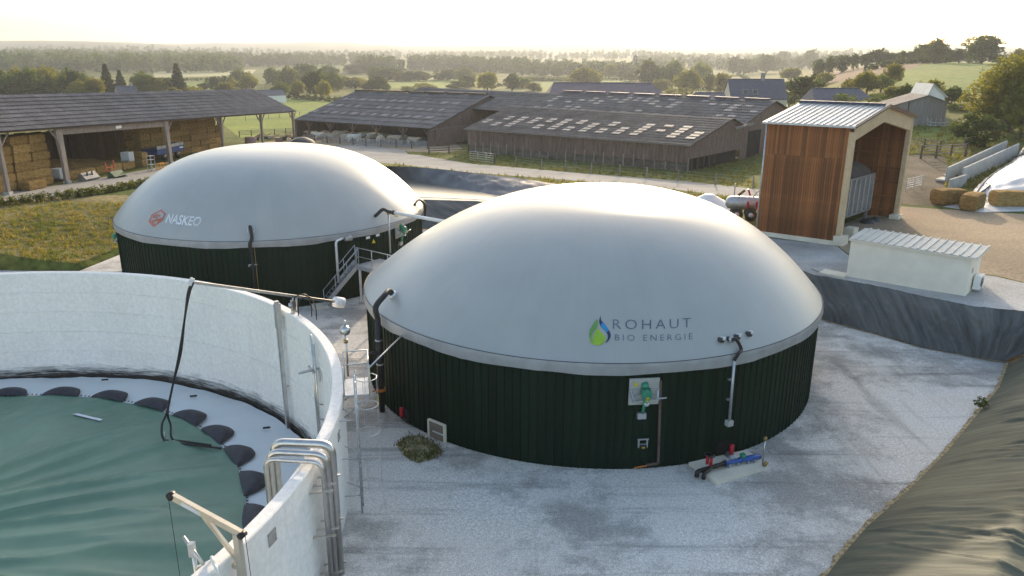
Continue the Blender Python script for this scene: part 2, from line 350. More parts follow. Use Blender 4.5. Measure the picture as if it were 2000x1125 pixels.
def geo_mat(name, c1, c2, rough, su, sv, spec=.4):
    """woven sheet: streaks run up the slope (UV = metres along and up the bank)"""
    m = bpy.data.materials.new(name); m.use_nodes = True; N = m.node_tree.nodes; L = m.node_tree.links; b = N['Principled BSDF']
    b.inputs['Roughness'].default_value = rough; b.inputs['Specular IOR Level'].default_value = spec
    uv = N.new('ShaderNodeUVMap'); mp = N.new('ShaderNodeMapping'); mp.inputs['Scale'].default_value = (su, sv, 1); L.new(uv.outputs[0], mp.inputs[0])
    sh = N.new('ShaderNodeMapping'); sh.inputs['Rotation'].default_value = (0, 0, .25); L.new(uv.outputs[0], sh.inputs[0])
    n = _n(N, 'ShaderNodeTexNoise', Scale=1.0, Detail=7, Roughness=.62); L.new(mp.outputs[0], n.inputs['Vector'])
    n2 = _n(N, 'ShaderNodeTexNoise', Scale=.35, Detail=5); L.new(sh.outputs[0], n2.inputs['Vector'])
    ad = N.new('ShaderNodeMath'); ad.operation = 'MULTIPLY_ADD'; ad.inputs[1].default_value = .6; L.new(n2.outputs['Fac'], ad.inputs[0]); L.new(n.outputs['Fac'], ad.inputs[2])
    rp = N.new('ShaderNodeValToRGB'); rp.color_ramp.elements[0].position = .62; rp.color_ramp.elements[1].position = .98; rp.color_ramp.elements[0].color = tuple(c2) + (1,); rp.color_ramp.elements[1].color = tuple(c1) + (1,)
    L.new(ad.outputs[0], rp.inputs[0]); L.new(rp.outputs[0], b.inputs['Base Color'])
    bp = N.new('ShaderNodeBump'); bp.inputs['Strength'].default_value = .55; bp.inputs['Distance'].default_value = .12; L.new(n.outputs['Fac'], bp.inputs['Height']); L.new(bp.outputs[0], b.inputs['Normal'])
    return m
GEO = geo_mat('geotextile', (.15, .148, .138), (.048, .050, .048), .55, 2.6, .35)
GEO2 = geo_mat('geotextile_green', (.125, .132, .095), (.066, .075, .058), .72, 1.1, .22, .2)
FARW = mat('far_wooded_land', (.06, .075, .045), (.045, .06, .035), rough=1, nscale=.02, fine=.3, fscale=.05, spec=.05, glob=True)

def dome_marks():
    """faint weld lines of the membrane panels and rain streaks, round the tank axis"""
    t = DOME.node_tree; N, L = t.nodes, t.links; b = N['Principled BSDF']; src = b.inputs['Base Color'].links[0].from_socket
    tc = N.new('ShaderNodeTexCoord'); gr = N.new('ShaderNodeTexGradient'); gr.gradient_type = 'RADIAL'; L.new(tc.outputs['Object'], gr.inputs[0])
    def mth(op, a, v=None):
        q = N.new('ShaderNodeMath'); q.operation = op; L.new(a, q.inputs[0])
        if v is not None:
            if hasattr(v, 'is_linked'): L.new(v, q.inputs[1])
            else: q.inputs[1].default_value = v
        return q.outputs[0]
    fr = mth('FRACT', mth('MULTIPLY', gr.outputs['Fac'], 44.0)); ln_ = mth('LESS_THAN', fr, .018); k = mth('SUBTRACT', mth('MULTIPLY', ln_, -.05), -1.0)
    sx = N.new('ShaderNodeSeparateXYZ'); L.new(tc.outputs['Object'], sx.inputs[0]); cb = N.new('ShaderNodeCombineXYZ'); L.new(mth('MULTIPLY', gr.outputs['Fac'], 150.0), cb.inputs[0]); L.new(mth('MULTIPLY', sx.outputs['Z'], .35), cb.inputs[1])
    nz = N.new('ShaderNodeTexNoise'); nz.inputs['Scale'].default_value = 1; nz.inputs['Detail'].default_value = 6; L.new(cb.outputs[0], nz.inputs['Vector'])
    mr = N.new('ShaderNodeMapRange'); mr.inputs['From Min'].default_value = .35; mr.inputs['From Max'].default_value = .75; mr.inputs['To Min'].default_value = 1.012; mr.inputs['To Max'].default_value = .972; L.new(nz.outputs['Fac'], mr.inputs['Value'])
    mx = N.new('ShaderNodeMix'); mx.data_type = 'RGBA'; mx.blend_type = 'MULTIPLY'; mx.inputs['Factor'].default_value = 1; L.new(src, mx.inputs[6]); L.new(mth('MULTIPLY', k, mr.outputs[0]), mx.inputs[7]); L.new(mx.outputs[2], b.inputs['Base Color'])
dome_marks()

# ================================================================== SETTING
def dens(poly, step):                      # resample a closed polygon
    out = []
    for i, a in enumerate(poly):
        b = poly[(i + 1) % len(poly)]; d = math.hypot(b[0] - a[0], b[1] - a[1]); n = max(1, int(d / step))
        out += [(a[0] + (b[0] - a[0]) * k / n, a[1] + (b[1] - a[1]) * k / n) for k in range(n)]
    return out
def xy(P): return (P[0], P[1])
def inside(poly):
    A = np.array([p[:2] for p in poly]); B = np.roll(A, -1, 0)
    def f(x, y):
        c = ((A[:, 1] > y) != (B[:, 1] > y)); 
        with np.errstate(divide='ignore', invalid='ignore'):
            xi = A[:, 0] + (y - A[:, 1]) / (B[:, 1] - A[:, 1]) * (B[:, 0] - A[:, 0])
        return bool((c & (x < xi)).sum() % 2)
    return f
# toe (on the pad, z = 0) and crest (on the upper land) of the banks round the tank pad, clockwise from the right
def crest(u, v, z): return xy(at(u, v, z))
LOOP = [  # toe, crest, kind of slope from this point to the next
 ((18.3, 42.5), crest(1585, 542, 2.0), 'geo'),
 (xy(at(1700, 650)), crest(1695, 560, 2.05), 'geo'),
 (xy(at(1800, 680)), crest(1800, 580, 2.2), 'geo'),
 (xy(at(1900, 698)), crest(1905, 596, 2.4), 'geo'),
 (xy(at(1968, 709)), (30.2, 35.2), 'geo2'),
 (xy(at(1950, 757)), (26.3, 30.2), 'geo2'),
 (xy(at(1850, 880)), (20.3, 24.2), 'geo2'),
 (xy(at(1770, 960)), (17.2, 21.0), 'geo2'),
 (xy(at(1690, 1030)), (14.4, 18.6), 'geo2'),
 (xy(at(1630, 1100)), (12.6, 16.6), 'geo2'),
 ((5.0, 14.2), (7.8, 11.2), 'geo2'),
 ((0.0, 7.0), (3.0, 3.5), 'geo2'),
 ((-8.0, -1.0), (-5.0, -5.0), 'earth'),
 ((-24.0, -2.5), (-24.0, -6.0), 'earth'),
 ((-44.5, 6.0), (-47.5, 4.0), 'earth'),
 ((-46.0, 30.0), (-49.0, 31.0), 'earth'),
 (xy(at(-60, 527)), xy(at(-60, 524)), 'earth'),
 (xy(at(60, 529)), xy(at(60, 526)), 'earth'),
 (xy(at(155, 529)), xy(at(150, 526)), 'earth'),
 (xy(at(238, 496)), xy(at(234, 493)), 'earth'),
 ((-29.2, 60.0), (-31.0, 61.4), 'earth'),
 ((-23.0, 66.4), (-23.6, 69.0), 'geo'),
 ((-12.0, 67.0), (-12.0, 69.4), 'geo'),
 ((-5.0, 65.6), crest(829, 391, 2.0), 'geo'),
 ((1.0, 64.2), crest(930, 394, 2.0), 'geo'),
 ((8.0, 61.0), (9.6, 63.6), 'geo'),
 ((13.2, 54.0), (15.4, 55.3), 'geo'),
 ((16.2, 47.5), (17.4, 49.0), 'geo'),
]
TOE = [a for a, b, k in LOOP]; CRE = [b for a, b, k in LOOP]
padz = lambda x, y: 0.0
# pond
PW = [xy(at(u, v, 1.35)) for u, v in ((700, 345), (760, 341), (800, 350), (860, 361), (915, 371), (990, 385), (1060, 395), (1000, 402), (936, 392.5), (870, 390), (815, 387), (740, 384), (690, 372))]
POZ = [2.4, 2.6, 2.8, 2.8, 2.7, 2.6, 2.3] + [2.0] * 6
PO = [xy(at(u, v, z)) for (u, v), z in zip(((690, 322), (762, 325), (800, 326), (860, 331), (930, 339), (1010, 348), (1100, 362), (1040, 400), (938, 390), (870, 387), (812, 385), (735, 383), (670, 375)), POZ)]
pc_ = (sum(p[0] for p in PW) / len(PW), sum(p[1] for p in PW) / len(PW))
PO2 = []
for k, p in enumerate(PO):
    if k < 7: PO2.append((p[0] + (.5 if k > 4 else 0), p[1] + 1.5 + (POZ[k] - 2)))
    else: PO2.append(p)
REG = []                                    # (name, material, polygon)
def region(name, m, pxs, step=None): REG.append((name, m, [xy(G(u, v)) for u, v in pxs]))
def lin(pts, n=6):
    out = []
    for i in range(len(pts)):
        a, b = pts[i], pts[(i + 1) % len(pts)]
        out += [(a[0] + (b[0] - a[0]) * k / n, a[1] + (b[1] - a[1]) * k / n) for k in range(n)]
    return out
region('road', ROAD, [(-120, 412), (0, 394), (145, 379), (290, 355), (400, 336), (560, 319), (700, 314), (780, 321), (920, 337), (1130, 353), (1298, 367), (1480, 391), (1560, 400), (1640, 396),
                      (1560, 378), (1480, 370), (1340, 354), (1130, 338), (913, 319), (820, 303), (797, 301), (790, 293), (700, 281), (560, 292), (450, 306), (333, 323), (132, 359), (0, 376), (-120, 390)])
region('farmyard', DIRT, [(560, 291), (700, 280.5), (789, 292.5), (796, 296), (870, 298), (905, 292), (880, 272), (700, 258), (575, 268), (500, 280), (455, 304)])
up_edge = [(1585, 541.5), (1695, 559), (1800, 579), (1905, 595), (2010, 612)]
region('gravel_platform', GRAVU, [(1565, 545), (1595, 550), (1698, 570), (1800, 592), (1900, 610), (1995, 628), (2150, 650), (2150, 575), (1996, 552), (1945, 540), (1665, 505), (1635, 481), (1475, 458), (1425, 440), (1350, 425), (1420, 470), (1500, 505)])
REG.append(('pond_edge', CREAM, [PO[i] for i in (7, 8, 9, 10, 11)] + [CRE[i] for i in (22, 23, 24, 25)]))
region('yard', DIRT, [(1640, 483), (1668, 504), (1945, 538), (2000, 551), (2200, 585), (2200, 455), (2000, 418), (1830, 408), (1745, 402), (1640, 440)])
region('dirt_track', SOIL, [(1780, 400), (1842, 403), (1850, 330), (1845, 305), (1700, 300), (1500, 318), (1530, 345), (1640, 380)])
region('field', LIME, lin([(398, 214), (430, 196), (500, 190), (660, 198), (600, 250), (470, 270)], 4))
region('field', GOLD, lin([(1058, 139), (1125, 136), (1120, 150), (1062, 150)], 4))
region('field', MEAD, lin([(1052, 160), (1150, 153), (1232, 156), (1180, 172), (1060, 178)], 4))
region('field', LIME, lin([(758, 160), (880, 155), (960, 160), (880, 174), (762, 172)], 4))
region('field', GOLD, lin([(810, 150), (870, 147), (860, 155), (812, 158)], 3))
region('field', MEAD, lin([(560, 128), (950, 124), (940, 131), (700, 137), (560, 136)], 4))
region('field', GOLD, lin([(300, 140), (500, 136), (490, 147), (300, 152)], 4))
region('field', MEAD, lin([(360, 160), (430, 158), (440, 185), (370, 182)], 3))
region('field', PLOUGH, lin([(1580, 140), (1700, 127), (1798, 121), (1790, 132), (1600, 168)], 4))
region('field', MEAD, lin([(1700, 141), (1830, 124), (2050, 108), (2100, 190), (1880, 185), (1720, 165)], 5))
region('field', MEAD, lin([(1690, 245), (1780, 240), (1960, 235), (2050, 250), (1960, 275), (1840, 278), (1690, 280)], 4))
verts = []; edges = []
def add_loop(pts):
    n0 = len(verts); verts.extend(Vector((p[0], p[1])) for p in pts)
    for i in range(len(pts)): edges.append((n0 + i, n0 + (i + 1) % len(pts)))
add_loop(dens(CRE, 2.0)); add_loop(PO2)
for nme, m_, poly in REG: add_loop(dens(poly, 6.0) if nme != 'field' else poly)
for ix in range(-45, 48):
    for iy in range(-12, 68): verts.append(Vector((ix * 2.6 + .13 * math.sin(iy), iy * 2.6 + .1 * math.sin(ix * 1.7))))
r_ = 195.0
rings = []
while r_ < 5200: rings.append(r_); r_ *= 1.035 if r_ > 600 else 1.045
for k, rr in enumerate(rings):
    for a in np.arange(-60, 60.1, .9 if rr > 400 else 1.3):
        a_ = rad(a + (.45 if k % 2 else 0)); verts.append(Vector((rr * math.sin(a_), rr * math.cos(a_))))
for rr in (250, 500, 1000, 2200, 5200):
    for a in range(64, 300, 8): verts.append(Vector((rr * math.sin(rad(a)), rr * math.cos(rad(a)))))
cv, ce, cf, *_ = delaunay_2d_cdt(verts, edges, [], 0, 1e-4)
inC = inside(dens(CRE, 2.0)); inP = inside(PO2); tests = [(nme, m_, inside(p), np.array(p)) for nme, m_, p in REG]
boxes = [(a[3].min(0), a[3].max(0)) for a in tests]
buck = {}
for f in cf:
    cx = sum(cv[i].x for i in f) / len(f); cy = sum(cv[i].y for i in f) / len(f)
    if abs(cx) < 80 and cy < 140 and (inC(cx, cy) or inP(cx, cy)): continue
    key = -1
    for k, t in enumerate(tests):
        if boxes[k][0][0] <= cx <= boxes[k][1][0] and boxes[k][0][1] <= cy <= boxes[k][1][1] and t[2](cx, cy): key = k; break
    if key == -1 and -75 < cx < -20 and 35 < cy < 72: key = -2
    if key == -1 and cx * cx + cy * cy > 2250 ** 2: key = -3
    buck.setdefault(key, []).append(f)
ZC = {}
def zc(i):
    if i not in ZC: ZC[i] = zU(cv[i].x, cv[i].y)
    return ZC[i]
for key, fl in buck.items():
    ids = {}; V = []; Fc = []
    for f in fl:
        Fc.append([ids.setdefault(i, len(ids)) for i in f])
    V = [None] * len(ids)
    for i, j in ids.items(): V[j] = (cv[i].x, cv[i].y, zc(i))
    nme, m_ = ('ground', GRASS) if key == -1 else (('field', STUB) if key == -2 else ('hills', FARW) if key == -3 else (tests[key][0], tests[key][1]))
    arr_obj(nme, V, Fc, m_, True, 'structure')
# the gravel pad with the round hole of the slurry tank
gp = dens(TOE, 3.0); vv = [Vector(p) for p in gp]; ee = [(i, (i + 1) % len(gp)) for i in range(len(gp))]
n0 = len(vv); HC = [(T3.x + (R3 - .06) * math.cos(a), T3.y + (R3 - .06) * math.sin(a)) for a in np.linspace(0, 2 * math.pi, 129)[:-1]]
vv += [Vector(p) for p in HC]; ee += [(n0 + i, n0 + (i + 1) % 128) for i in range(128)]
inT = inside(gp); gx = [(x, y) for x in range(-48, 30, 2) for y in range(-4, 70, 2) if inT(x, y) and math.hypot(x - T3.x, y - T3.y) > R3 + .6]
vv += [Vector(p) for p in gx]
gv, _, gf, *_ = delaunay_2d_cdt(vv, ee, [], 0, 1e-4)
V = [(p.x, p.y, .035 * mnoise.noise(Vector((p.x * .2, p.y * .2, 0)))) for p in gv]
Fc = []
for f in gf:
    cx = sum(gv[i].x for i in f) / len(f); cy = sum(gv[i].y for i in f) / len(f)
    if inT(cx, cy) and math.hypot(cx - T3.x, cy - T3.y) > R3 - .08: Fc.append(list(f))
arr_obj('gravel_pad', V, Fc, GRAV, True, 'structure')
# banks
def bank(idx, m_, name, amp, step=.14, nv=26, over=.0, wr=1.0, creases=0):
    rgc = np.random.default_rng(77); UV = []
    A = []; B = []
    for i in idx:
        a, b = LOOP[i % len(LOOP)][:2]; A.append(a); B.append(b)
    pa = []; pb = []
    for i in range(len(A) - 1):
        d = max(math.dist(A[i], A[i + 1]), math.dist(B[i], B[i + 1])); n = max(1, int(d / step))
        for k in range(n + (1 if i == len(A) - 2 else 0)):
            t = k / n; pa.append((A[i][0] + (A[i + 1][0] - A[i][0]) * t, A[i][1] + (A[i + 1][1] - A[i][1]) * t)); pb.append((B[i][0] + (B[i + 1][0] - B[i][0]) * t, B[i][1] + (B[i + 1][1] - B[i][1]) * t))
    V = []; Fc = []; nu = len(pa); s = 0
    CRS = [(rgc.uniform(0, 42), rgc.uniform(-.5, 2.6), rgc.uniform(.04, .11), rgc.uniform(.05, .16), rgc.uniform(.0, .35), rgc.uniform(.35, .8)) for _ in range(creases)]
    for i in range(nu):
        if i: s += max(math.dist(pa[i], pa[i - 1]), .6 * math.dist(pb[i], pb[i - 1]))
        zt = zU(*pb[i]); dx, dy = pb[i][0] - pa[i][0], pb[i][1] - pa[i][1]; L = math.hypot(dx, dy) or 1
        for j in range(nv + 1):
            t = j / nv; tt = t * (1 + over / L)
            x, y = pa[i][0] + dx * tt, pa[i][1] + dy * tt
            z = zt * min(1, tt) ** .92 if tt < 1 else zU(x, y) + .04
            env = (math.sin(math.pi * min(1, .05 + t * .93)) ** .6) if not over else ss(0, .12, t) * (.55 + .45 * (1 - ss(.35, .5, t)))
            w_ = mnoise.noise(Vector((s * 1.5 + t * 2.2, t * 1.4, 1.0))); w2 = mnoise.noise(Vector((s * 4.2 + t * 7, t * 2.0, 7.0))); w3 = mnoise.noise(Vector((s * .5, t * 2.0, 3.0)))
            rdg = (1 - abs(w_)) ** 4; rdg2 = (1 - abs(w2)) ** 5
            off = amp * env * ((.5 + .5 * w3 if over else 1.2 * w3) + wr * (.55 * rdg + .40 * rdg2 + .2 * w_))
            for s_c, sl_c, h_c, w_c, t0_c, t1_c in CRS:
                q_ = (s - s_c - sl_c * t) / w_c
                if abs(q_) < 2.5: off += h_c * math.exp(-q_ * q_) * ss(t0_c, t0_c + .06, t) * (1 - ss(t1_c - .1, t1_c, t))
            UV.append((s + (.55 if not over else .25) * tt * L, tt * L * 1.3))
            V.append((x - dx / L * off * .55, y - dy / L * off * .55, z + off * .8 + .012))
    for i in range(nu - 1):
        for j in range(nv):
            a = i * (nv + 1) + j; Fc.append((a, a + 1, a + nv + 2, a + nv + 1))
    o = arr_obj(name, V, Fc, m_, True, 'structure'); uvl = o.data.uv_layers.new(name='UVMap'); li = np.empty(len(o.data.loops), np.int32); o.data.loops.foreach_get('vertex_index', li); uvl.data.foreach_set('uv', np.array(UV, np.float32)[li].ravel())
    return o
bank([26, 27, 0, 1, 2, 3, 4], GEO, 'bank', .34, step=.08, nv=36, creases=46)
bank([4, 5, 6, 7, 8, 9, 10, 11, 12], GEO2, 'bank', .10, step=.07, nv=64, over=7.0, wr=.8, creases=80)
bank([12, 13, 14, 15, 16, 17, 18, 19, 20, 21], GRASS, 'bank', .05, step=1.0, nv=6)
bank([21, 22, 23, 24, 25, 26], GEO, 'bank', .14, step=.25, nv=16)
# pond: water and its lined slopes
arr_obj('pond', [(p[0], p[1], 1.35) for p in PW], [tuple(range(len(PW)))], WATER, False, 'structure')
V = []; Fc = []; K = 12; M_ = len(PO); seg = 10
for i in range(M_):
    for k in range(seg):
        t = k / seg; j = (i + 1) % M_
        o_ = Vector(PO[i]).lerp(Vector(PO[j]), t); w_ = Vector(PW[i]).lerp(Vector(PW[j]), t); zt = POZ[i] + (POZ[j] - POZ[i]) * t
        for q in range(K + 1):
            s_ = q / K; P = o_.lerp(w_, s_); nz = mnoise.noise(Vector((P.x * 2.2, P.y * .9, 2)));
            rd = ((1 - abs(nz)) ** 4 * .34 + .12 * mnoise.noise(Vector((P.x * 5, P.y * 2, 8)))) * math.sin(math.pi * s_) if i < 6 else 0
            V.append((P.x, P.y, zt + .03 + (1.28 - zt) * s_ ** .9 + rd))
nn = M_ * seg
for i in range(nn):
    for q in range(K): Fc.append((i * (K + 1) + q, i * (K + 1) + q + 1, ((i + 1) % nn) * (K + 1) + q + 1, ((i + 1) % nn) * (K + 1) + q))
arr_obj('pond_liner', V, Fc, LINER, True, 'structure')
V = []; Fc = []
for i in range(7): V += [(PO[i][0], PO[i][1], POZ[i] + .02), (PO2[i][0], PO2[i][1], zU(*PO2[i]))]
a_ = PO[7]; 
for i in range(6): Fc.append((2 * i, 2 * i + 1, 2 * i + 3, 2 * i + 2))
arr_obj('berm', V, Fc, GRASS, True, 'structure')
# band of dry golden stones along the toe of the near banks
V = []; Fc = []; tp = []
for i in range(0, 11):
    a, b = Vector(TOE[i]), Vector(TOE[i + 1]); n = max(1, int((b - a).length / .25))
    for k in range(n): tp.append(a.lerp(b, k / n))
for k, P in enumerate(tp):
    d = (tp[min(k + 1, len(tp) - 1)] - tp[max(k - 1, 0)]).normalized(); q = Vector((-d.y, d.x)); q = q if inT(P.x + q.x * .4, P.y + q.y * .4) else -q
    wv = .09 + .10 * mnoise.noise(Vector((k * .35, 1, 0))) + .1 * mnoise.noise(Vector((k * 1.7, 4, 0)))
    A_ = P - q * .25; B_ = P + q * max(.03, wv); V += [(A_.x, A_.y, .045), (B_.x, B_.y, .04)]
for k in range(len(tp) - 1): Fc.append((2 * k, 2 * k + 1, 2 * k + 3, 2 * k + 2))
arr_obj('verge', V, Fc, mat('golden_stones', (.46, .36, .20), (.22, .17, .10), rough=1, nscale=7, mix=(.4, .62), bump=.8, bscale=30, fine=.4, fscale=22, glob=True), False, 'structure')

# ================================================================== TANKS
Zv = Vector((0, 0, 1))
class Dome:
    def __init__(s, c, R, z0, h, a, b, sh): s.c, s.R, s.z0, s.h, s.a, s.b, s.sh = c, R, z0, h, a, b, sh
    def pt(s, rho, th):
        k = max(0, 1 - rho ** s.a) ** s.b
        return Vector((s.c.x + s.R * rho * math.cos(th) + s.sh[0] * k, s.c.y + s.R * rho * math.sin(th) + s.sh[1] * k, s.z0 + s.h * k))
    def inv(s, P):
        k = min(1, max(0, (P.z - s.z0) / s.h)); x, y = P.x - s.c.x - s.sh[0] * k, P.y - s.c.y - s.sh[1] * k
        return math.hypot(x, y) / s.R, math.atan2(y, x)
    def height(s, x, y):
        k = .5
        for _ in range(6):
            rho = math.hypot(x - s.c.x - s.sh[0] * k, y - s.c.y - s.sh[1] * k) / s.R; k = max(0, 1 - rho ** s.a) ** s.b if rho < 1 else 0
        return (s.z0 + s.h * k) if rho < 1 else -9
    def hit(s, u, v):
        d = ray(u, v); t = 10.0
        while t < 90:
            P = CAMP + d * t
            if P.z < s.height(P.x, P.y): break
            t += .1
        lo, hi = t - .1, t
        for _ in range(20):
            m = (lo + hi) / 2; P = CAMP + d * m
            if P.z < s.height(P.x, P.y): hi = m
            else: lo = m
        return CAMP + d * lo
    def nrm(s, P):
        rho, th = s.inv(P); rho = min(rho, .985); e = .01
        a = s.pt(min(1, rho + e), th) - s.pt(rho - e, th); b = s.pt(rho, th + e) - s.pt(rho, th - e)
        n = a.cross(b).normalized()
        return n if n.z > 0 else -n
D1 = Dome(T1, R1, 4.36, 4.48, 2.5, 1.0, (.75, 0)); D2 = Dome(T2, R2, 4.33, 4.42, 3.0, .93, (.05, 0))
class Fr:
    def __init__(s, P, n): s.P = Vector(P); s.n = Vector(n).normalized(); s.t = Zv.cross(Vector((s.n.x, s.n.y, 0)).normalized()); s.u = s.n.cross(s.t)
    def p(s, a, b, c=0.0): return s.P + s.t * a + s.u * b + s.n * c
    def box(s, mb, a, b, c, sa, sb, sc): return mb.obox(s.p(a, b, c), s.t * sa / 2, s.u * sb / 2, s.n * sc / 2)
def cyl_frame(u, v, c, R, far=False):
    P = on_cyl(u, v, c, R, far); n = Vector((P.x - c.x, P.y - c.y, 0))
    return Fr(P, -n if far else n)
def bend(pts, r, n=6):                     # round the corners of a polyline
    pts = [Vector(p) for p in pts]; out = [pts[0]]
    for i in range(1, len(pts) - 1):
        a, b, c = pts[i - 1], pts[i], pts[i + 1]; d1 = (a - b); d2 = (c - b); k = min(r, d1.length * .45, d2.length * .45)
        p, q = b + d1.normalized() * k, b + d2.normalized() * k
        for j in range(n + 1):
            t = j / n; out.append(p.lerp(b, t).lerp(b.lerp(q, t), t))
    return out + [pts[-1]]
def spline(pts, n=8):
    P = [Vector(p) for p in pts]; P = [P[0] * 2 - P[1]] + P + [P[-1] * 2 - P[-2]]; out = []
    for i in range(1, len(P) - 2):
        for k in range(n):
            t = k / n; a, b, c, d = P[i - 1], P[i], P[i + 1], P[i + 2]
            out.append(.5 * ((2 * b) + (c - a) * t + (2 * a - 5 * b + 4 * c - d) * t * t + (3 * b - a - 3 * c + d) * t ** 3))
    return out + [P[-2]]
def digester(D, Np, label, ph):
    root = thing('biogas_digester', label, 'digester', D.c)
    c = D.c; Rw = D.R - .08
    wall = MB().lathe([(Rw - .06, 4.2), (Rw - .06, -.1)], c, 96).build('wall', GREENW, root, True)
    w_ = 2 * math.pi / Np; pm = MB(); prof = [(0.02, 0), (.80, 0), (.83, .035), (.93, .035), (.96, 0), (1.0, 0)]
    vs = []
    for q, o_ in prof:
        a = (q - .5) * w_; r = Rw - .01 + o_; vs += [(c.x + r * math.cos(a), c.y + r * math.sin(a), .02), (c.x + r * math.cos(a), c.y + r * math.sin(a), 4.25)]
    fs = [(2 * i, 2 * i + 2, 2 * i + 3, 2 * i + 1) for i in range(len(prof) - 1)]
    pm.add(vs, fs); p0 = pm.build('cladding_panel', GREENW, wall)
    for i in range(1, Np): inst(p0, wall, Matrix.Rotation(i * w_, 4, 'Z'))
    # inflated membrane roof
    mb = MB(); nr, nth = 44, 192; vs = [tuple(D.pt(0, 0))]; fs = []
    for i in range(1, nr + 1):
        q = 1 - (1 - i / nr) ** 1.6
        for k in range(nth): vs.append(tuple(D.pt(q, 2 * math.pi * k / nth)))
    for k in range(nth): fs.append((0, 1 + k, 1 + (k + 1) % nth))
    for i in range(nr - 1):
        for k in range(nth):
            a = 1 + i * nth + k; b = 1 + i * nth + (k + 1) % nth; fs.append((a, a + nth, b + nth, b))
    roof = mb.add(vs, fs).build('membrane_roof', DOME, root, True)
    # skirt flap with folds
    mb = MB(); n = 720; vs = []; fs = []; z0 = D.z0
    for i in range(n):
        a = 2 * math.pi * i / n; s = i * .06 + ph
        fold = mnoise.noise(Vector((s * .8, 2, ph))); r2 = max(0, mnoise.noise(Vector((s * 2.6, 5, ph)))) ** 2
        zb = 3.93 + .018 * fold + .03 * math.sin(s * 1.9 + 2 * fold)
        for r, z in ((D.R + .005, z0 + .03), (D.R + .03, z0), (D.R + .05 + .05 * r2, z0 - .16), (D.R + .035 + .03 * abs(fold) + .09 * r2, zb)):
            vs.append((c.x + r * math.cos(a), c.y + r * math.sin(a), z))
    for i in range(n):
        j = (i + 1) % n
        for k in range(3): fs.append((i * 4 + k, i * 4 + k + 1, j * 4 + k + 1, j * 4 + k))
    sk = mb.add(vs, fs).build('skirt', SKIRT, root, True)
    MB().tube([(c.x + (D.R + .02) * math.cos(a), c.y + (D.R + .02) * math.sin(a), z0 + .015) for a in np.linspace(0, 2 * math.pi, 193)[:-1]], .018, 5, closed=True).build('seam_cord', SEAM, sk, True)
    return root, roof
dg1, roof1 = digester(D1, 208, 'green clad biogas tank under pale dome lettered ROHAUT BIO ENERGIE', 0)
dg2, roof2 = digester(D2, 200, 'green clad biogas tank under pale dome lettered NASKEO', 40)
# ---- printing on the domes
def decal(D, quad, polys, name, m_, parent, off=.02):
    cor = [D.inv(D.hit(*q)) for q in quad]           # bl, br, tr, tl -> (rho, theta)
    mb = MB()
    for vs, fs in polys:
        out = []
        for x, y in vs:
            a = [cor[0][i] * (1 - x) * (1 - y) + cor[1][i] * x * (1 - y) + cor[2][i] * x * y + cor[3][i] * (1 - x) * y for i in (0, 1)]
            P = D.pt(a[0], a[1]); out.append(P + D.nrm(P) * off)
        mb.add(out, fs)
    return mb.build(name, m_, parent)
def text_polys(txt, offset=0.0, space=1.0):
    cu = bpy.data.curves.new('t', 'FONT'); cu.body = txt; cu.offset = offset; cu.space_character = space; cu.resolution_u = 3
    o = bpy.data.objects.new('t', cu); COL.objects.link(o); bpy.context.view_layer.update()
    me = bpy.data.meshes.new_from_object(o.evaluated_get(bpy.context.evaluated_depsgraph_get()))
    A = np.array([v.co[:2] for v in me.vertices]); lo, hi = A.min(0), A.max(0); A = (A - lo) / (hi - lo)
    fs = [tuple(p.vertices) for p in me.polygons]; bpy.data.objects.remove(o); bpy.data.meshes.remove(me)
    return [(A.tolist(), fs)]
decal(D1, [(1197, 642.5), (1349, 639.5), (1349, 621), (1197, 624)], text_polys('ROHAUT', -.012, 1.35), 'lettering', INKD, roof1)
decal(D1, [(1201, 665), (1352, 662.5), (1352, 651), (1201, 653.5)], text_polys('BIO ENERGIE', -.014, 1.45), 'lettering', INKD, roof1)
decal(D2, [(323, 435.5), (389.5, 442.5), (396, 424), (330, 417)], text_polys('NASKEO', .02, 1.0), 'lettering', INKW, roof2)
def shape(pts): return [([((x - 150) / 220, 1 - (y - 130) / 295) for x, y in pts], [tuple(range(len(pts)))])]
DQ = [(1149.5, 675), (1193.5, 675), (1193.5, 616), (1149.5, 616)]
g1 = mat('print_green', (.16, .36, .09), rough=.5); g2 = mat('print_lime', (.34, .55, .05), rough=.5); g3 = mat('print_navy', (.03, .045, .10), rough=.5); g4 = mat('print_azure', (.03, .28, .55), rough=.5)
def sm(pts): return [(p.x, p.y) for p in spline([(x, y, 0) for x, y in pts], 4)]
decal(D1, DQ, shape(sm([(235, 165), (240, 215), (232, 255), (195, 300), (178, 345), (185, 390), (205, 412), (175, 395), (158, 350), (160, 290), (190, 230), (235, 165)])), 'emblem', g1, roof1)
decal(D1, DQ, shape(sm([(238, 262), (275, 305), (312, 345), (310, 385), (280, 410), (240, 420), (205, 405), (190, 370), (200, 330), (238, 262)])), 'emblem', g2, roof1)
decal(D1, DQ, shape([(158, 340), (165, 385), (190, 415), (245, 424), (300, 414), (280, 419), (240, 420), (205, 407), (182, 385)]), 'emblem', g2, roof1, .022)
decal(D1, DQ, shape(sm([(268, 132), (272, 180), (300, 215), (318, 240), (290, 262), (262, 225), (254, 185), (268, 132)])), 'emblem', g3, roof1)
decal(D1, DQ, shape(sm([(282, 205), (318, 238), (342, 275), (330, 300), (300, 275), (272, 240), (282, 205)])), 'emblem', g4, roof1, .023)
decal(D1, DQ, shape(sm([(338, 270), (362, 310), (364, 345), (345, 380), (315, 404), (335, 365), (336, 325), (318, 288), (338, 270)])), 'emblem', g3, roof1)
hexa = [(775, 195), (832, 255), (795, 345), (670, 425), (605, 360), (655, 262)]
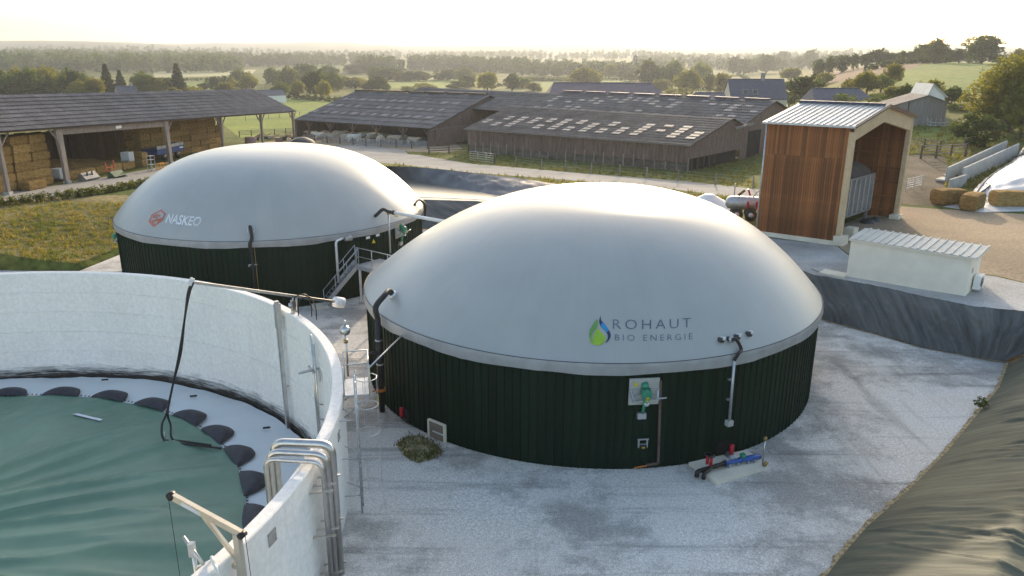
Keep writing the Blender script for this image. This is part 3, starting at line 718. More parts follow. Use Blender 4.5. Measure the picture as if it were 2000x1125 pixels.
hx = lambda P: [(( x - 605) / 227, 1 - (y - 195) / 230) for x, y in P]
HQ = [(290.7, 443.7), (324.8, 443.7), (324.8, 409.2), (290.7, 409.2)]
cx_, cy_ = 722, 308
inner = [(cx_ + (x - cx_) * .80, cy_ + (y - cy_) * .80) for x, y in hexa]
decal(D2, HQ, [(hx(hexa) + hx(inner), [(i, (i + 1) % 6, (i + 1) % 6 + 6, i + 6) for i in range(6)])], 'emblem', INKR, roof2)
for P in ([(640, 345), (800, 305), (790, 330), (655, 372)], [(665, 290), (700, 265), (745, 262), (770, 285), (752, 300), (742, 280), (705, 285), (690, 310), (668, 318)], [(700, 300), (735, 292), (730, 315), (705, 322)],
          [(625, 362), (668, 402), (700, 385), (672, 415)], [(652, 375), (690, 365), (668, 395)], [(770, 320), (790, 325), (770, 352), (720, 375), (735, 350)]):
    decal(D2, HQ, [(hx(P), [tuple(range(len(P)))])], 'emblem', INKR, roof2)

# ---- fittings on the ROHAUT tank
def pipe_thing(name, label, cat, pts, r, m_, n=10):
    return MB().tube(pts, r, n).build(name, m_, None, True, label=label, cat=cat)
def agitator(F, name, label, group=None, s=1.0):
    root = thing(name, label, 'agitator', F.p(0, -.5 * s, 0), group)
    mb = MB(); F.box(mb, 0, 0, .05, 1.12 * s, 1.04 * s, .06); F.box(mb, 0, .03, .075, .86 * s, .78 * s, .05); mb.build('mounting_plate', CONC2, root)
    mb = MB()
    for a in (-.52, .52): mb.beam(F.p(a * s, .08 * s, .1), F.p(a * .86 * s, -.28 * s, .35), .06 * s, .06 * s)
    mb.beam(F.p(-.55 * s, .1 * s, .12), F.p(.55 * s, .1 * s, .12), .05 * s, .05 * s); mb.beam(F.p(-.46 * s, -.26 * s, .34), F.p(.5 * s, -.2 * s, .34), .07 * s, .05 * s)
    mb.beam(F.p(-.4 * s, -.12 * s, .22), F.p(0, -.02, .22), .05 * s, .05 * s); mb.beam(F.p(.4 * s, -.1 * s, .22), F.p(0, -.02, .22), .05 * s, .05 * s); mb.build('bracket', GALV, root)
    mb = MB().tube([F.p(.3 * s, -.18 * s, .35), F.p(.75 * s, -.12 * s, .42)], .03 * s, 8); mb.build('crank_shaft', GALV, root, True)
    mb = MB().tube([F.p(0, .12 * s, .08), F.p(0, .10 * s, .26), F.p(0, .06 * s, .27), F.p(0, .03 * s, .50), F.p(0, .03 * s, .51)], [.14 * s, .14 * s, .19 * s, .19 * s, .12 * s], 16)
    for k in range(8):
        a = k * math.pi / 4; mb.beam(F.p(.19 * s * math.cos(a), .08 * s + .19 * s * math.sin(a), .28), F.p(.19 * s * math.cos(a), .06 * s + .19 * s * math.sin(a), .48), .02, .03)
    mb.build('motor', GREENM, root, True)
    MB().tube([F.p(0, .32 * s, .1), F.p(0, .2 * s, .26)], .13 * s, 12).build('gearbox', GREENM, root, True)
    MB().tube([F.p(0, -.05 * s, .34), F.p(.01, -.3 * s, .36), F.p(.02, -.34 * s, .36)], [.12 * s, .11 * s, .09 * s], 12).build('motor_foot', GREENM, root, True)
    mb = MB(); F.box(mb, .01, -.06 * s, .535, .11 * s, .07 * s, .02); F.box(mb, .01, -.19 * s, .48, .09 * s, .05 * s, .03); mb.build('warning_label', YEL, root)
    mb = MB(); F.box(mb, -.33 * s, .3 * s, .11, .12 * s, .14 * s, .015); mb.build('warning_sticker', YEL, root)
    MB().tube([F.p(.02, -.33 * s, .36), F.p(.02, -.33 * s, .46)], .09 * s, 12).build('end_cap', ALU, root, True)
    MB().tube([F.p(0, -.4 * s, .24), F.p(-.03, -.85 * s, .12)], .06 * s, 10).build('drive_shaft', GREENM, root, True)
    mb = MB(); F.box(mb, -.05 * s, -.95 * s, .09, .32 * s, .24 * s, .16); mb.build('bearing_box', GALV, root)
    return root
F_ag = cyl_frame(1257, 763, T1, R1 - .05)
agitator(F_ag, 'agitator', 'green motor agitator on square plate high on the ROHAUT tank wall')
F = cyl_frame(1254, 863, T1, R1 - .05)
r_ = thing('lower_bracket', 'small galvanised bracket with black block below the agitator', 'bracket', F.P)
mb = MB(); F.box(mb, 0, .17, .12, .42, .04, .06); F.box(mb, -.16, 0, .1, .05, .34, .08); F.box(mb, .16, 0, .1, .05, .34, .08); F.box(mb, 0, -.05, .1, .28, .05, .08); mb.build('frame', GALV, r_)
mb = MB(); F.box(mb, 0, -.12, .13, .26, .14, .18); mb.build('block', BLACKP, r_); mb = MB(); F.box(mb, 0, -.12, .23, .1, .05, .012); mb.build('label_plate', YEL, r_)
Fa, Fb, Fc_, Fd = (cyl_frame(u, v, T1, R1 - .03) for u, v in ((1289, 742), (1284, 903), (1262, 906), (1238, 911)))
r_ = thing('cable_duct', 'rusty steel cable duct running down beside the agitator', 'cable duct', Fb.P)
mb = MB()
def duct(mb, A, B): mb.beam(A.p(0, 0, .07), B.p(0, 0, .07), .09, .07, A.n)
duct(mb, Fa, Fb); duct(mb, Fb, Fc_); mb.build('duct', mat('rusty_steel', (.16, .12, .10), (.10, .07, .055), rough=.7, metal=.4, nscale=6), r_)
MB().tube([Fc_.p(0, -.03, .08), Fd.p(0, 0, .1)], .03, 6).build('cable_end', ORNG, r_)
# four ports in the membrane with a drain hose
for k, (u, v) in enumerate(((1406, 664), (1423, 662), (1437, 658), (1460, 652))):
    P = D1.hit(u, v); n = D1.nrm(P); n = Vector((n.x, n.y, n.z * .25)).normalized(); F = Fr(P, n)
    o = thing('membrane_port', ('grey pressure port in the dome with its hose attached' if k == 1 else 'short grey pressure port capped in silver, in the dome'), 'port', P, 'pressure ports in the dome')
    MB().tube([F.p(0, 0, -.06), F.p(0, 0, .16)], .10, 14).build('stub', CAPGREY, o, True)
    if k != 1: 
        mb = MB(); mb.tube([F.p(.07, .06, .04), F.p(.07, .06, .17)], .07, 8); F.box(mb, .09, .09, .08, .14, .04, .2); mb.build('cap', ALU, o)
    else: MB().tube([F.p(0, 0, .14), F.p(0, 0, .2)], .115, 14).build('collar', GALV, o, True); FP = F
Fw = [cyl_frame(u, v, T1, R1 + .12) for u, v in ((1440, 690), (1434, 705), (1424, 826))]
pipe_thing('drain_hose', 'black flexible hose from dome port to grey downpipe', 'hose', spline([FP.p(0, 0, .18), FP.p(.12, -.02, .30), FP.p(.28, -.40, .34), Fw[0].p(0, 0, .06), Fw[1].p(0, .02, .0)], 7), .065, BLACKP)
r_ = thing('downpipe', 'grey plastic downpipe with box foot on the ROHAUT tank wall', 'downpipe', Fw[2].P)
MB().tube([Fw[1].p(0, .05, 0), Fw[2].p(0, .08, 0)], .055, 10).build('pipe', GALV, r_, True)
mb = MB(); Fw[2].box(mb, 0, 0, 0, .26, .22, .2); mb.build('foot_box', CONC2, r_)
for k in (.3, .62):
    mb = MB(); P = Fw[1].P.lerp(Fw[2].P, k); f_ = Fr(P, Fw[1].n); f_.box(mb, -.03, 0, -.07, .2, .05, .12); mb.build('clip', GALV, r_)
# inspection hatch
F = cyl_frame(855, 846, T1, R1 - .06); 
r_ = thing('inspection_hatch', 'beige inspection hatch at the foot of the ROHAUT tank', 'hatch', F.p(0, -.55, 0))
mb = MB(); F.box(mb, 0, 0, .04, .82, .98, .05); mb.build('door', mat('hatch_board', (.26, .205, .165), (.20, .16, .13), rough=.8, nscale=3), r_)
mb = MB()
for a, b, sa, sb in ((-.44, 0, .06, 1.06), (.44, 0, .08, 1.06), (0, .51, .82, .05), (0, -.5, .82, .05)): F.box(mb, a, b, .05, sa, sb, .12)
mb.build('frame', CREAM, r_)
mb = MB(); F.box(mb, .12, .08, .10, .62, .04, .04); mb.build('locking_bar', ALU, r_)
mb = MB(); F.box(mb, 0, -.62, .22, .95, .12, .4); mb.build('sill', CONC2, r_)
mb = MB(); mb.tube([F.p(-.5, -.45, .06), F.p(-.62, -.62, .12), F.p(-.45, -.66, .2)], [.07, .1, .05], 7); mb.tube([F.p(.5, -.5, .06), F.p(.8, -.6, .08), F.p(1.15, -.66, .05)], [.06, .06, .03], 7); mb.build('foam_seal', mat('foam', (.52, .40, .18), (.40, .29, .12), rough=.9, nscale=6, bump=.5), r_)
F = cyl_frame(793, 806, T1, R1 - .06)
r_ = thing('wall_recess', 'dark recess with red valve handle low in the ROHAUT tank wall', 'valve recess', F.p(0, -.25, 0))
mb = MB(); F.box(mb, .12, 0, .04, .42, .46, .06); mb.build('opening', HOLED, r_)
MB().tube([F.p(-.2, -.2, .1), F.p(-.2, .18, .1)], .085, 10).build('valve_handle', REDV, r_, True)
mb = MB().tube([F.p(-.2, -.28, .08), F.p(.25, -.3, .08)], .07, 8); mb.tube([F.p(.1, .05, .07), F.p(.3, -.1, .07)], .03, 6); mb.build('pipe', BLACKP, r_, True)
# black gas pipe at the left of the ROHAUT tank
Pd = D1.hit(768, 577); nd = D1.nrm(Pd); Fp = [cyl_frame(u, v, T1, R1 + .28) for u, v in ((737, 612), (741, 700), (743, 742), (745, 788))]
top = Fp[0].P
r_ = thing('gas_pipe', 'thick black gas pipe rising from the gravel into the dome', 'gas pipe', (Fp[3].P.x, Fp[3].P.y, 0))
MB().tube(spline([Pd - nd * .1, Pd + nd * .28, Pd.lerp(top, .55) + Vector((0, 0, .42)), top + Vector((-.05, 0, .28)), top - Zv * .25], 8), .125, 12).build('flexible_elbow', BLACKP, r_, True)
MB().tube([top - Zv * .2, Vector((top.x, top.y, 0))], .125, 14).build('riser', BLACKP, r_, True)
MB().tube([Pd - nd * .02, Pd + nd * .1], .2, 14).build('flange', ALU, r_, True)
for z in (3.35, 2.25): MB().tube([(top.x, top.y, z - .03), (top.x, top.y, z + .03)], .15, 14).build('clamp', GALV, r_, True)
mb = MB().tube([(top.x, top.y, 1.0), (top.x, top.y, 1.12)], .19, 14); mb.beam((top.x, top.y, 1.06), (top.x - .38, top.y - .1, 1.02), .05, .05); mb.build('valve', ORNG, r_)
MB().tube([(top.x - .12, top.y - .12, .35), (top.x - .12, top.y - .12, .9)], .02, 6).build('marker', YEL, r_)
P = at(726, 690, 2.2); 
MB().tube(bend([(top.x, top.y, 2.75), (top.x - .42, top.y - .05, 2.75), (top.x - .42, top.y - .05, 2.3)], .15), .09, 10).build('side_stub', BLACKP, r_, True)
# pump set on its slab
slab = [at(1345, 903, .12), at(1400, 942, .12), at(1503, 911, .12), at(1458, 878, .12)]
r_ = thing('pump_slab', 'cream concrete slab under the blue pump', 'slab', slab[0] - Zv * .08)
MB().slab(slab, .12).build('slab', CREAM, r_)
r_ = thing('valve_pump_set', 'blue pump with black pipes and red valves on a slab', 'pump', at(1430, 905, .08))
z_ = .3
A, B, C = at(1362, 921, z_), at(1416, 905, z_), at(1484, 891, z_)
mb = MB().tube(bend([A + Vector((-.02, -.02, -.2)), A, A.lerp(B, .6), B], .2), .085, 12); mb.tube(bend([A + Vector((.2, -.16, -.2)), A + Vector((.2, -.16, 0)), A.lerp(B, .5)], .15), .08, 10)
mb.tube([A.lerp(B, .55), A.lerp(B, .7), A.lerp(B, .72), B], [.07, .10, .06, .12], 12); mb.build('suction_pipe', BLACKP, r_, True)
d_ = (C - B).normalized()
MB().tube([B, B + d_ * .05, B + d_ * .06, B + d_ * .62, B + d_ * .64, B + d_ * .72], [.13, .13, .075, .075, .12, .12], 14).build('stator', BLUEP, r_, True)
MB().tube([B + d_ * .74, B + d_ * .95, B + d_ * .97, C], [.09, .09, .12, .11], 14).build('motor', BLUEP, r_, True)
mb = MB().beam(B + d_ * .7 + Vector((0, 0, .18)), B + d_ * .86 + Vector((0, 0, .2)), .16, .14); mb.build('terminal_box', GREENM, r_)
for k_ in (.15, .55, 1.0, 1.3): P = B + d_ * k_; MB().box((P.x, P.y, .17), (.07, .22, .2), math.atan2(d_.y, d_.x)).build('support_foot', GALV, r_)
for k, (u, v) in enumerate(((1381, 906), (1388, 909))):
    P = at(u, v, .42); mb = MB().tube([P, P + Zv * .34], .06, 10).build('valve', REDV, r_, True)
    MB().lathe([(.03, 0), (.13, 0), (.14, .03), (.13, .06), (.03, .06)], P + Zv * .37, 12).build('hand_wheel', BLACKP, r_, True)
F = cyl_frame(1426, 872, T1, R1 + .15)
MB().tube([F.p(0, -.32, .1), F.p(0, .12, .1)], .085, 12).build('valve', REDV, r_, True)
mb = MB(); F.box(mb, -.28, 0, -.12, .6, .5, .06); mb.build('opening', HOLED, r_)
mb = MB().tube([F.p(0, -.4, -.1), F.p(0, -.42, .35)], .15, 12); mb.tube([F.p(0, -.42, .3), F.p(.3, -.45, .5)], [.1, .09], 10); mb.build('outlet_flange', GALV, r_, True)
MB().tube([F.p(.3, -.44, .5), B + d_ * .8], .05, 8).build('return_pipe', GALV, r_, True)
P = at(1489, 908, .1); r_ = thing('standpipe', 'thin steel standpipe with brass valve at the slab corner', 'standpipe', P)
MB().tube([P, P + Zv * 1.08], .03, 8).build('pipe', STEEL, r_, True); MB().tube([P + Zv * 1.04, P + Zv * 1.18], .065, 10).build('head', BRASS, r_, True)
MB().tube([P + Vector((.03, -.1, .02)), P + Vector((.1, -.14, .2))], .07, 8).build('bleed_valve', BRASS, r_, True)

# ---- fittings on the NASKEO tank
F0 = cyl_frame(490, 477, T2, R2 + .12); P = D2.hit(490, 447); n = D2.nrm(P); F1 = cyl_frame(493, 568, T2, R2 + .1)
r_ = thing('gas_pipe', 'slim black vent pipe down the front of the NASKEO tank', 'gas pipe', (F1.P.x, F1.P.y, 0))
MB().tube(spline([P, P + n * .25, P.lerp(F0.P, .5) + F0.n * .3 + F0.t * .1, F0.p(-.05, 0, .08), F0.p(0, -.5, .05)], 8), .10, 10).build('flexible_elbow', BLACKP, r_, True)
MB().tube([F0.p(0, -.45, .05), (F0.P.x, F0.P.y, 0)], .085, 10).build('riser', BLACKP, r_, True)
MB().tube([F0.p(.18, -.2, .02), F0.p(.18, -3.6, .02)], .02, 6).build('conduit', BRASS, r_, True)
fr = Fr(P, n); mb = MB()
for a, b, sa, sb in ((-.2, -.1, .04, .3), (.2, -.1, .04, .3), (0, .06, .44, .04)): fr.box(mb, a, b, .02, sa, sb, .02)
mb.build('patch', INKW, r_)
mb = MB(); F0.box(mb, 0, -1.25, .02, .5, .05, .05); F0.box(mb, -.22, -1.3, .04, .06, .14, .06); mb.build('clamp', GALV, r_)
F = cyl_frame(780, 448, T2, R2 - .05)
agitator(F, 'agitator', 'green motor agitator beside the railing on the NASKEO tank', s=1.0)
P = at(214, 486, .0); 
F = Fr(Vector((T2.x - .965 * (R2 - .05), T2.y - .26 * (R2 - .05), 2.75)), (-.965, -.26, 0)); agitator(F, 'agitator', 'green motor agitator sticking out of the NASKEO tank over the field')
F = cyl_frame(729, 471, T2, R2 - .05); mb = MB(); mb.add([F.p(-.14, -.12, .03), F.p(.14, -.12, .03), F.p(0, .14, .03), F.p(-.14, -.12, .05), F.p(.14, -.12, .05), F.p(0, .14, .05)], [(0, 1, 2), (3, 4, 5), (0, 1, 4, 3), (1, 2, 5, 4), (2, 0, 3, 5)])
mb.build('warning_sign', YEL, None, label='yellow triangular warning sign on the NASKEO tank wall', cat='sign')
for u, v, l in ((718, 464, 'white notice plate left of the yellow triangle'), (737, 459, 'white notice plate right of the yellow triangle')):
    F = cyl_frame(u, v, T2, R2 - .05); mb = MB(); F.box(mb, 0, 0, .04, .3, .16, .02); mb.build('notice_plate', WHITEP, None, label=l, cat='sign')
# drain bend and L-shaped pipe
P0 = cyl_frame(668, 466, T2, R2 + .1); PA = cyl_frame(656, 474, T2, R2 + .5); PB = cyl_frame(660, 524, T2, R2 + .5)
pipe_thing('overflow_pipe', 'pale elbow pipe standing beside the top of the steel stairs', 'pipe', bend([P0.p(.1, .02, 0), (PA.P.x, PA.P.y, P0.P.z), (PA.P.x, PA.P.y, PB.P.z - .9)], .25), .075, ALU)
F = cyl_frame(677, 465, T2, R2 + .05); MB().tube([F.p(-.2, 0, .15), F.p(.25, .02, .1)], [.14, .2], 12).build('overflow_boot', SKIRT, None, True, label='grey rubber boot over the skirt at the elbow pipe', cat='boot')
F = cyl_frame(828, 404, T2, R2 + .02)
pts = [D2.hit(809, 401), D2.hit(815, 397) + Vector((.1, 0, .25)), cyl_frame(826, 404, T2, R2 + .1).p(0, .25, .1), cyl_frame(828, 412, T2, R2 + .15).p(0, 0, .1), cyl_frame(827, 424, T2, R2 + .15).p(0, -.3, .05)]
pipe_thing('vent_hose', 'black bent vent hose on the right flank of the NASKEO dome', 'hose', spline(pts, 6), .09, BLACKP)
# ---- access platform and stairs between the tanks
ZD = 2.52
a0 = at(697, 517, ZD); a1 = at(757, 532, ZD); nrm_ = (a1 - a0).normalized(); back = Vector((-nrm_.y, nrm_.x, 0))
a1 = a0 + nrm_ * 5.6
dep = 1.9
r_ = thing('access_platform', 'galvanised platform with railings bridging between the two tanks', 'platform', (a0.x, a0.y, 0))
pl = [a0, a1, a1 + back * dep, a0 + back * dep]
MB().slab(pl, .05).build('deck', GALV, r_)
mb = MB(); mb.beam(a0 - Zv * .14 - back * .03, a1 - Zv * .14 - back * .03, .05, .26); mb.beam(a0 + back * dep - Zv * .14, a1 + back * dep - Zv * .14, .05, .26); mb.beam(a0 - Zv * .14, a0 + back * dep - Zv * .14, .05, .24); mb.build('edge_beam', GALV, r_)
for P in (a0 + nrm_ * .15 + back * .08, a0 + nrm_ * 3.2 + back * .08, a0 + nrm_ * .15 + back * (dep - .1), a0 + nrm_ * 3.2 + back * (dep - .1)):
    mb = MB().box((P.x, P.y, (ZD - .27) / 2), (.13, .13, ZD - .27)); mb.box((P.x, P.y, .02), (.32, .32, .04)); mb.build('post', GALV, r_)
def rail(root, a, b, n, h=1.1):
    for k in range(n + 1):
        P = a.lerp(b, k / n); MB().tube([P, P + Zv * h], .024, 6).build('rail_post', GALV, root, True)
    MB().tube([a + Zv * h, b + Zv * h], .024, 6).build('top_rail', GALV, root, True); MB().tube([a + Zv * h * .5, b + Zv * h * .5], .018, 6).build('mid_rail', GALV, root, True)
rail(r_, a0, a1, 4); rail(r_, a0 + nrm_ * 2.6 + back * dep, a1 + back * dep, 3)
sb = at(634, 600, .0)                       # foot of the stairs
st_top = a0 + back * .15
dirs = Vector((sb.x - st_top.x, sb.y - st_top.y, 0)); run = min(dirs.length, 3.2); dirs.normalize(); side = Vector((-dirs.y, dirs.x, 0))
if side.dot(back) < 0: side = -side
wd_ = .95; foot = Vector((st_top.x, st_top.y, 0)) + dirs * run
s_ = thing('steel_stairs', 'galvanised steel stairs with handrails up to the platform', 'stairs', (foot.x, foot.y, 0))
for k in (0, wd_):
    MB().beam(st_top + side * k - Zv * .02, foot + side * k + Zv * .1, .05, .26).build('stringer', GALV, s_)
for k in range(11):
    t = (k + .5) / 11.3; P = st_top.lerp(foot + Zv * .08, t) + side * wd_ / 2
    MB().obox(P, side * (wd_ / 2 - .03), dirs * .115, Zv * .018).build('tread', GALV, s_)
for k in (0, wd_):
    A = st_top + side * k; B = foot + side * k + Zv * .12
    rail(s_, A, B, 3, 1.0)
MB().obox(foot + dirs * .25 + side * wd_ / 2 + Zv * .04, side * .85, dirs * .45, Zv * .06).build('footing', CREAM, s_)
# overhead white gas line on its post
pp = at(755, 493, ZD); dq = Vector((pp.x - T2.x, pp.y - T2.y, 0)); pp = Vector((T2.x, T2.y, ZD)) + dq.normalized() * max(dq.length, 10.95); pt_ = Vector((pp.x, pp.y, zreach(pp, 418))); 
far_ = CAMP + ray(858, 431) * ((pt_ - CAMP).length * .93)
w_ = thing('gas_line', 'white overhead gas line carried on a slim post above the platform', 'gas line', pp)
MB().tube([pp, pt_], .055, 8).build('post', GALV, w_, True)
ln0 = pt_ + Vector((.2, 0, .12)); MB().tube([ln0, far_, far_ + (far_ - ln0) * .35], .11, 12).build('pipe', WHITEP, w_, True)
h0 = D2.hit(733, 422); MB().tube(spline([h0, h0 + D2.nrm(h0) * .25, h0.lerp(pt_, .6) + Zv * .35, pt_ + Zv * .16, ln0 + (far_ - ln0).normalized() * .15], 6), .11, 10).build('flexible_joint', BLACKP, w_, True)
MB().tube([ln0 + (far_ - ln0).normalized() * .1, ln0 + (far_ - ln0).normalized() * .32], .15, 12).build('flange', CAPGREY, w_, True)
mb = MB().tube([pt_ - Zv * .02, pt_ + Zv * .1], .13, 12); mb.box((pt_.x + .5, pt_.y, pt_.z - .12), (.2, .1, .1)); mb.build('clamp', BRASS, w_)

# ================================================================== OPEN SLURRY TANK
def t3(r, deg, z): return Vector((T3.x + r * math.cos(rad(deg)), T3.y + r * math.sin(rad(deg)), z))
def tank_material():
    m = mat('tank_wall_concrete', (.85, .825, .775), (.80, .775, .725), rough=.88, nscale=.3, mix=(.35, .72), bump=.15, bscale=9, fine=.07, fscale=6, spec=.2, detail=8)
    t = m.node_tree; N, L = t.nodes, t.links; b = N['Principled BSDF']; src = b.inputs['Base Color'].links[0].from_socket
    tc = N.new('ShaderNodeTexCoord'); sx = N.new('ShaderNodeSeparateXYZ'); L.new(tc.outputs['Object'], sx.inputs[0])
    mp = N.new('ShaderNodeMapping'); mp.inputs['Scale'].default_value = (.5, .5, 5); L.new(tc.outputs['Object'], mp.inputs[0])
    nz = N.new('ShaderNodeTexNoise'); nz.inputs['Scale'].default_value = 1.6; nz.inputs['Detail'].default_value = 8; nz.inputs['Roughness'].default_value = .7; L.new(mp.outputs[0], nz.inputs['Vector'])
    md = N.new('ShaderNodeMath'); md.operation = 'MULTIPLY_ADD'; md.inputs[1].default_value = 1.7; L.new(nz.outputs['Fac'], md.inputs[0]); L.new(sx.outputs['Z'], md.inputs[2])
    mr = N.new('ShaderNodeMapRange'); mr.inputs['From Min'].default_value = -.45; mr.inputs['From Max'].default_value = -1.0; L.new(md.outputs[0], mr.inputs['Value'])   # slurry line
    mx = N.new('ShaderNodeMix'); mx.data_type = 'RGBA'; mx.inputs[7].default_value = (.055, .045, .038, 1); L.new(mr.outputs[0], mx.inputs['Factor']); L.new(src, mx.inputs[6])
    m2 = N.new('ShaderNodeMapping'); m2.inputs['Scale'].default_value = (2.2, 2.2, .12); L.new(tc.outputs['Object'], m2.inputs[0])
    n2 = N.new('ShaderNodeTexNoise'); n2.inputs['Scale'].default_value = 1.0; n2.inputs['Detail'].default_value = 6; L.new(m2.outputs[0], n2.inputs['Vector'])
    r2 = N.new('ShaderNodeMapRange'); r2.inputs['From Min'].default_value = .5; r2.inputs['From Max'].default_value = .75; r2.inputs['To Min'].default_value = 1.0; r2.inputs['To Max'].default_value = .95; L.new(n2.outputs['Fac'], r2.inputs['Value'])
    m3 = N.new('ShaderNodeMix'); m3.data_type = 'RGBA'; m3.blend_type = 'MULTIPLY'; m3.inputs['Factor'].default_value = 1; L.new(mx.outputs[2], m3.inputs[6]); L.new(r2.outputs[0], m3.inputs[7])
    L.new(m3.outputs[2], b.inputs['Base Color']); return m
TANKW = tank_material()
tk = thing('slurry_tank', 'large open round tank of pale concrete with a green floating cover', 'tank', T3)
LZ = [2.83, 1.74, .62, -.47, -1.56]
prof = [(R3I, -3.2)]
for i, z in enumerate(reversed(LZ)):
    o_ = .012 * (1 if i % 2 else -1)
    prof += [(R3I + o_, z - .012), (R3I + .035, z), (R3I - o_, z + .012)]
prof += [(R3I, ZR - .03), (R3I + .03, ZR)]
prof2 = [(R3 - .03, ZR), (R3, ZR - .03)]
for i, z in enumerate(LZ[:3]): prof2 += [(R3 + .006, z + .015), (R3 - .022, z), (R3 - .004, z - .015)]
prof2 += [(R3, -.3)]
def flipped(mb): mb.f = [f[::-1] for f in mb.f]; return mb
wall3 = flipped(MB().lathe(prof, T3, 288)).build('inner_wall', TANKW, tk)
flipped(MB().lathe(prof2, T3, 288)).build('outer_wall', TANKW, tk)
flipped(MB().lathe([(R3I + .03, ZR), (R3 - .03, ZR)], T3, 288)).build('rim', CONC, tk)
# floating cover
cover = thing('floating_cover', 'green floating cover with black float pockets and pale outer ring', 'cover', t3(0, 0, -1.6))
RG = 14.15
def gz(r, a):
    q = min(1, r / RG); base = -1.5 + .75 * (1 - q ** 2.2)
    f1 = mnoise.noise(Vector((a * 7 + r * .05, r * .12, 2))); f2 = mnoise.noise(Vector((a * 17 + r * .12, r * .15, 9))); f3 = mnoise.noise(Vector((a * 3, r * .25, 4)))
    e = ss(1, 6, r)
    return base + e * (.20 * f3 + .26 * (1 - abs(f1)) ** 3 - .12 + .06 * (1 - abs(f2)) ** 5 * ss(4, 13, r)) * (1 - .7 * ss(13.4, RG, r))
mb = MB(); nth, nr = 420, 64; vs = [(T3.x, T3.y, gz(0, 0))]; fs = []
for i in range(1, nr + 1):
    r = RG * i / nr
    for k in range(nth):
        a = 2 * math.pi * k / nth
        aa = abs(((a + math.pi) % (2 * math.pi)) - math.pi) ; rr = r + (.06 * math.sin(a * 34) if i == nr else 0)
        vs.append((T3.x + rr * math.cos(a), T3.y + rr * math.sin(a), gz(r, aa)))
for k in range(nth): fs.append((0, 1 + k, 1 + (k + 1) % nth))
for i in range(nr - 1):
    for k in range(nth):
        a = 1 + i * nth + k; b = 1 + i * nth + (k + 1) % nth; fs.append((a, a + nth, b + nth, b))
mb.add(vs, fs).build('green_sheet', MEMB, cover, True)
mb = MB(); n = 360; vs = []; fs = []; rs = [13.8, 14.3, 15.0, 15.8, 16.6, 17.2, 17.52]
for k in range(n):
    a = 2 * math.pi * k / n
    for r in rs:
        w_ = .10 * mnoise.noise(Vector((math.cos(a) * 9, math.sin(a) * 9, r * .35))) + .05 * mnoise.noise(Vector((math.cos(a) * 30, math.sin(a) * 30, r)))
        rr = r + (.16 * mnoise.noise(Vector((math.cos(a) * 6, math.sin(a) * 6, 3))) - .1 if r == rs[-1] else 0)
        vs.append((T3.x + rr * math.cos(a), T3.y + rr * math.sin(a), -1.62 - .34 * ss(14.5, 17.5, r) + w_))
m_ = len(rs)
for k in range(n):
    for q in range(m_ - 1): fs.append((k * m_ + q, k * m_ + q + 1, ((k + 1) % n) * m_ + q + 1, ((k + 1) % n) * m_ + q))
mb.add(vs, fs).build('outer_ring', RINGM, cover, True)
pk = MB()                                                   # a float pocket, built at angle 0
vs = []; fs = []; NU, NV = 16, 8
for i in range(NU + 1):
    for j in range(NV + 1):
        s = i / NU * 2 - 1; t = j / NV; wdt = 1.12 * (1 - abs(s) ** 2.6); x = RG - .12 + t * 1.05 * (1 - abs(s) ** 3.2) ; zz = -1.53 + .30 * math.sin(math.pi * min(1, .12 + .86 * t)) * (1 - s * s) ** .6
        vs.append((T3.x + x, T3.y + s * .98, zz))
for i in range(NU):
    for j in range(NV):
        a = i * (NV + 1) + j; fs.append((a, a + NV + 1, a + NV + 2, a + 1))
p0 = pk.add(vs, fs).build('float_pocket', POCK, cover, True)
pang = [97.5, 86.8, 76.2, 65.6, 54.8, 45.0, 35.2, 25.2] + [25.2 - 10.3 * k for k in range(1, 27)]
Cl = Matrix.Translation(T3 - ORG[cover.name])
for i, a in enumerate(pang):
    M_ = Matrix.Rotation(rad(a), 4, 'Z')
    if i == 0: p0.matrix_local = M_
    else: inst(p0, cover, M_)
mb = MB()
for k in range(420):
    a = 360 / 420 * k
    if -60 < a < 130 or a > 300: mb.box(t3(RG + .03, a, -1.48), (.09, .05, .03), rad(a))
tag(mb.build('lacing', BLACKP, cover), kind='stuff')
# white sticker on the cover
q = [at(u, v, -1.02) for u, v in ((139, 803), (193, 810), (199, 806), (150, 799))]
mb = MB(); mb.add([(p_.x, p_.y, gz(math.hypot(p_.x - T3.x, p_.y - T3.y), abs(math.atan2(p_.y - T3.y, p_.x - T3.x))) + .05) for p_ in q], [(0, 1, 2, 3)]); mb.build('sticker', INKW, cover)
# float weights lying on the ring
for k, (u, v) in enumerate(((205, 744), (378, 776), (521, 838))):
    P = at(u, v, -1.75); MB().tube([P + Vector((-.16, -.03, .07)), P + Vector((.16, .05, .07))], .05, 8).build('weight', BLACKP, None, True, label='small black weight lying on the pale ring of the cover', cat='weight', group='weights on the cover ring')

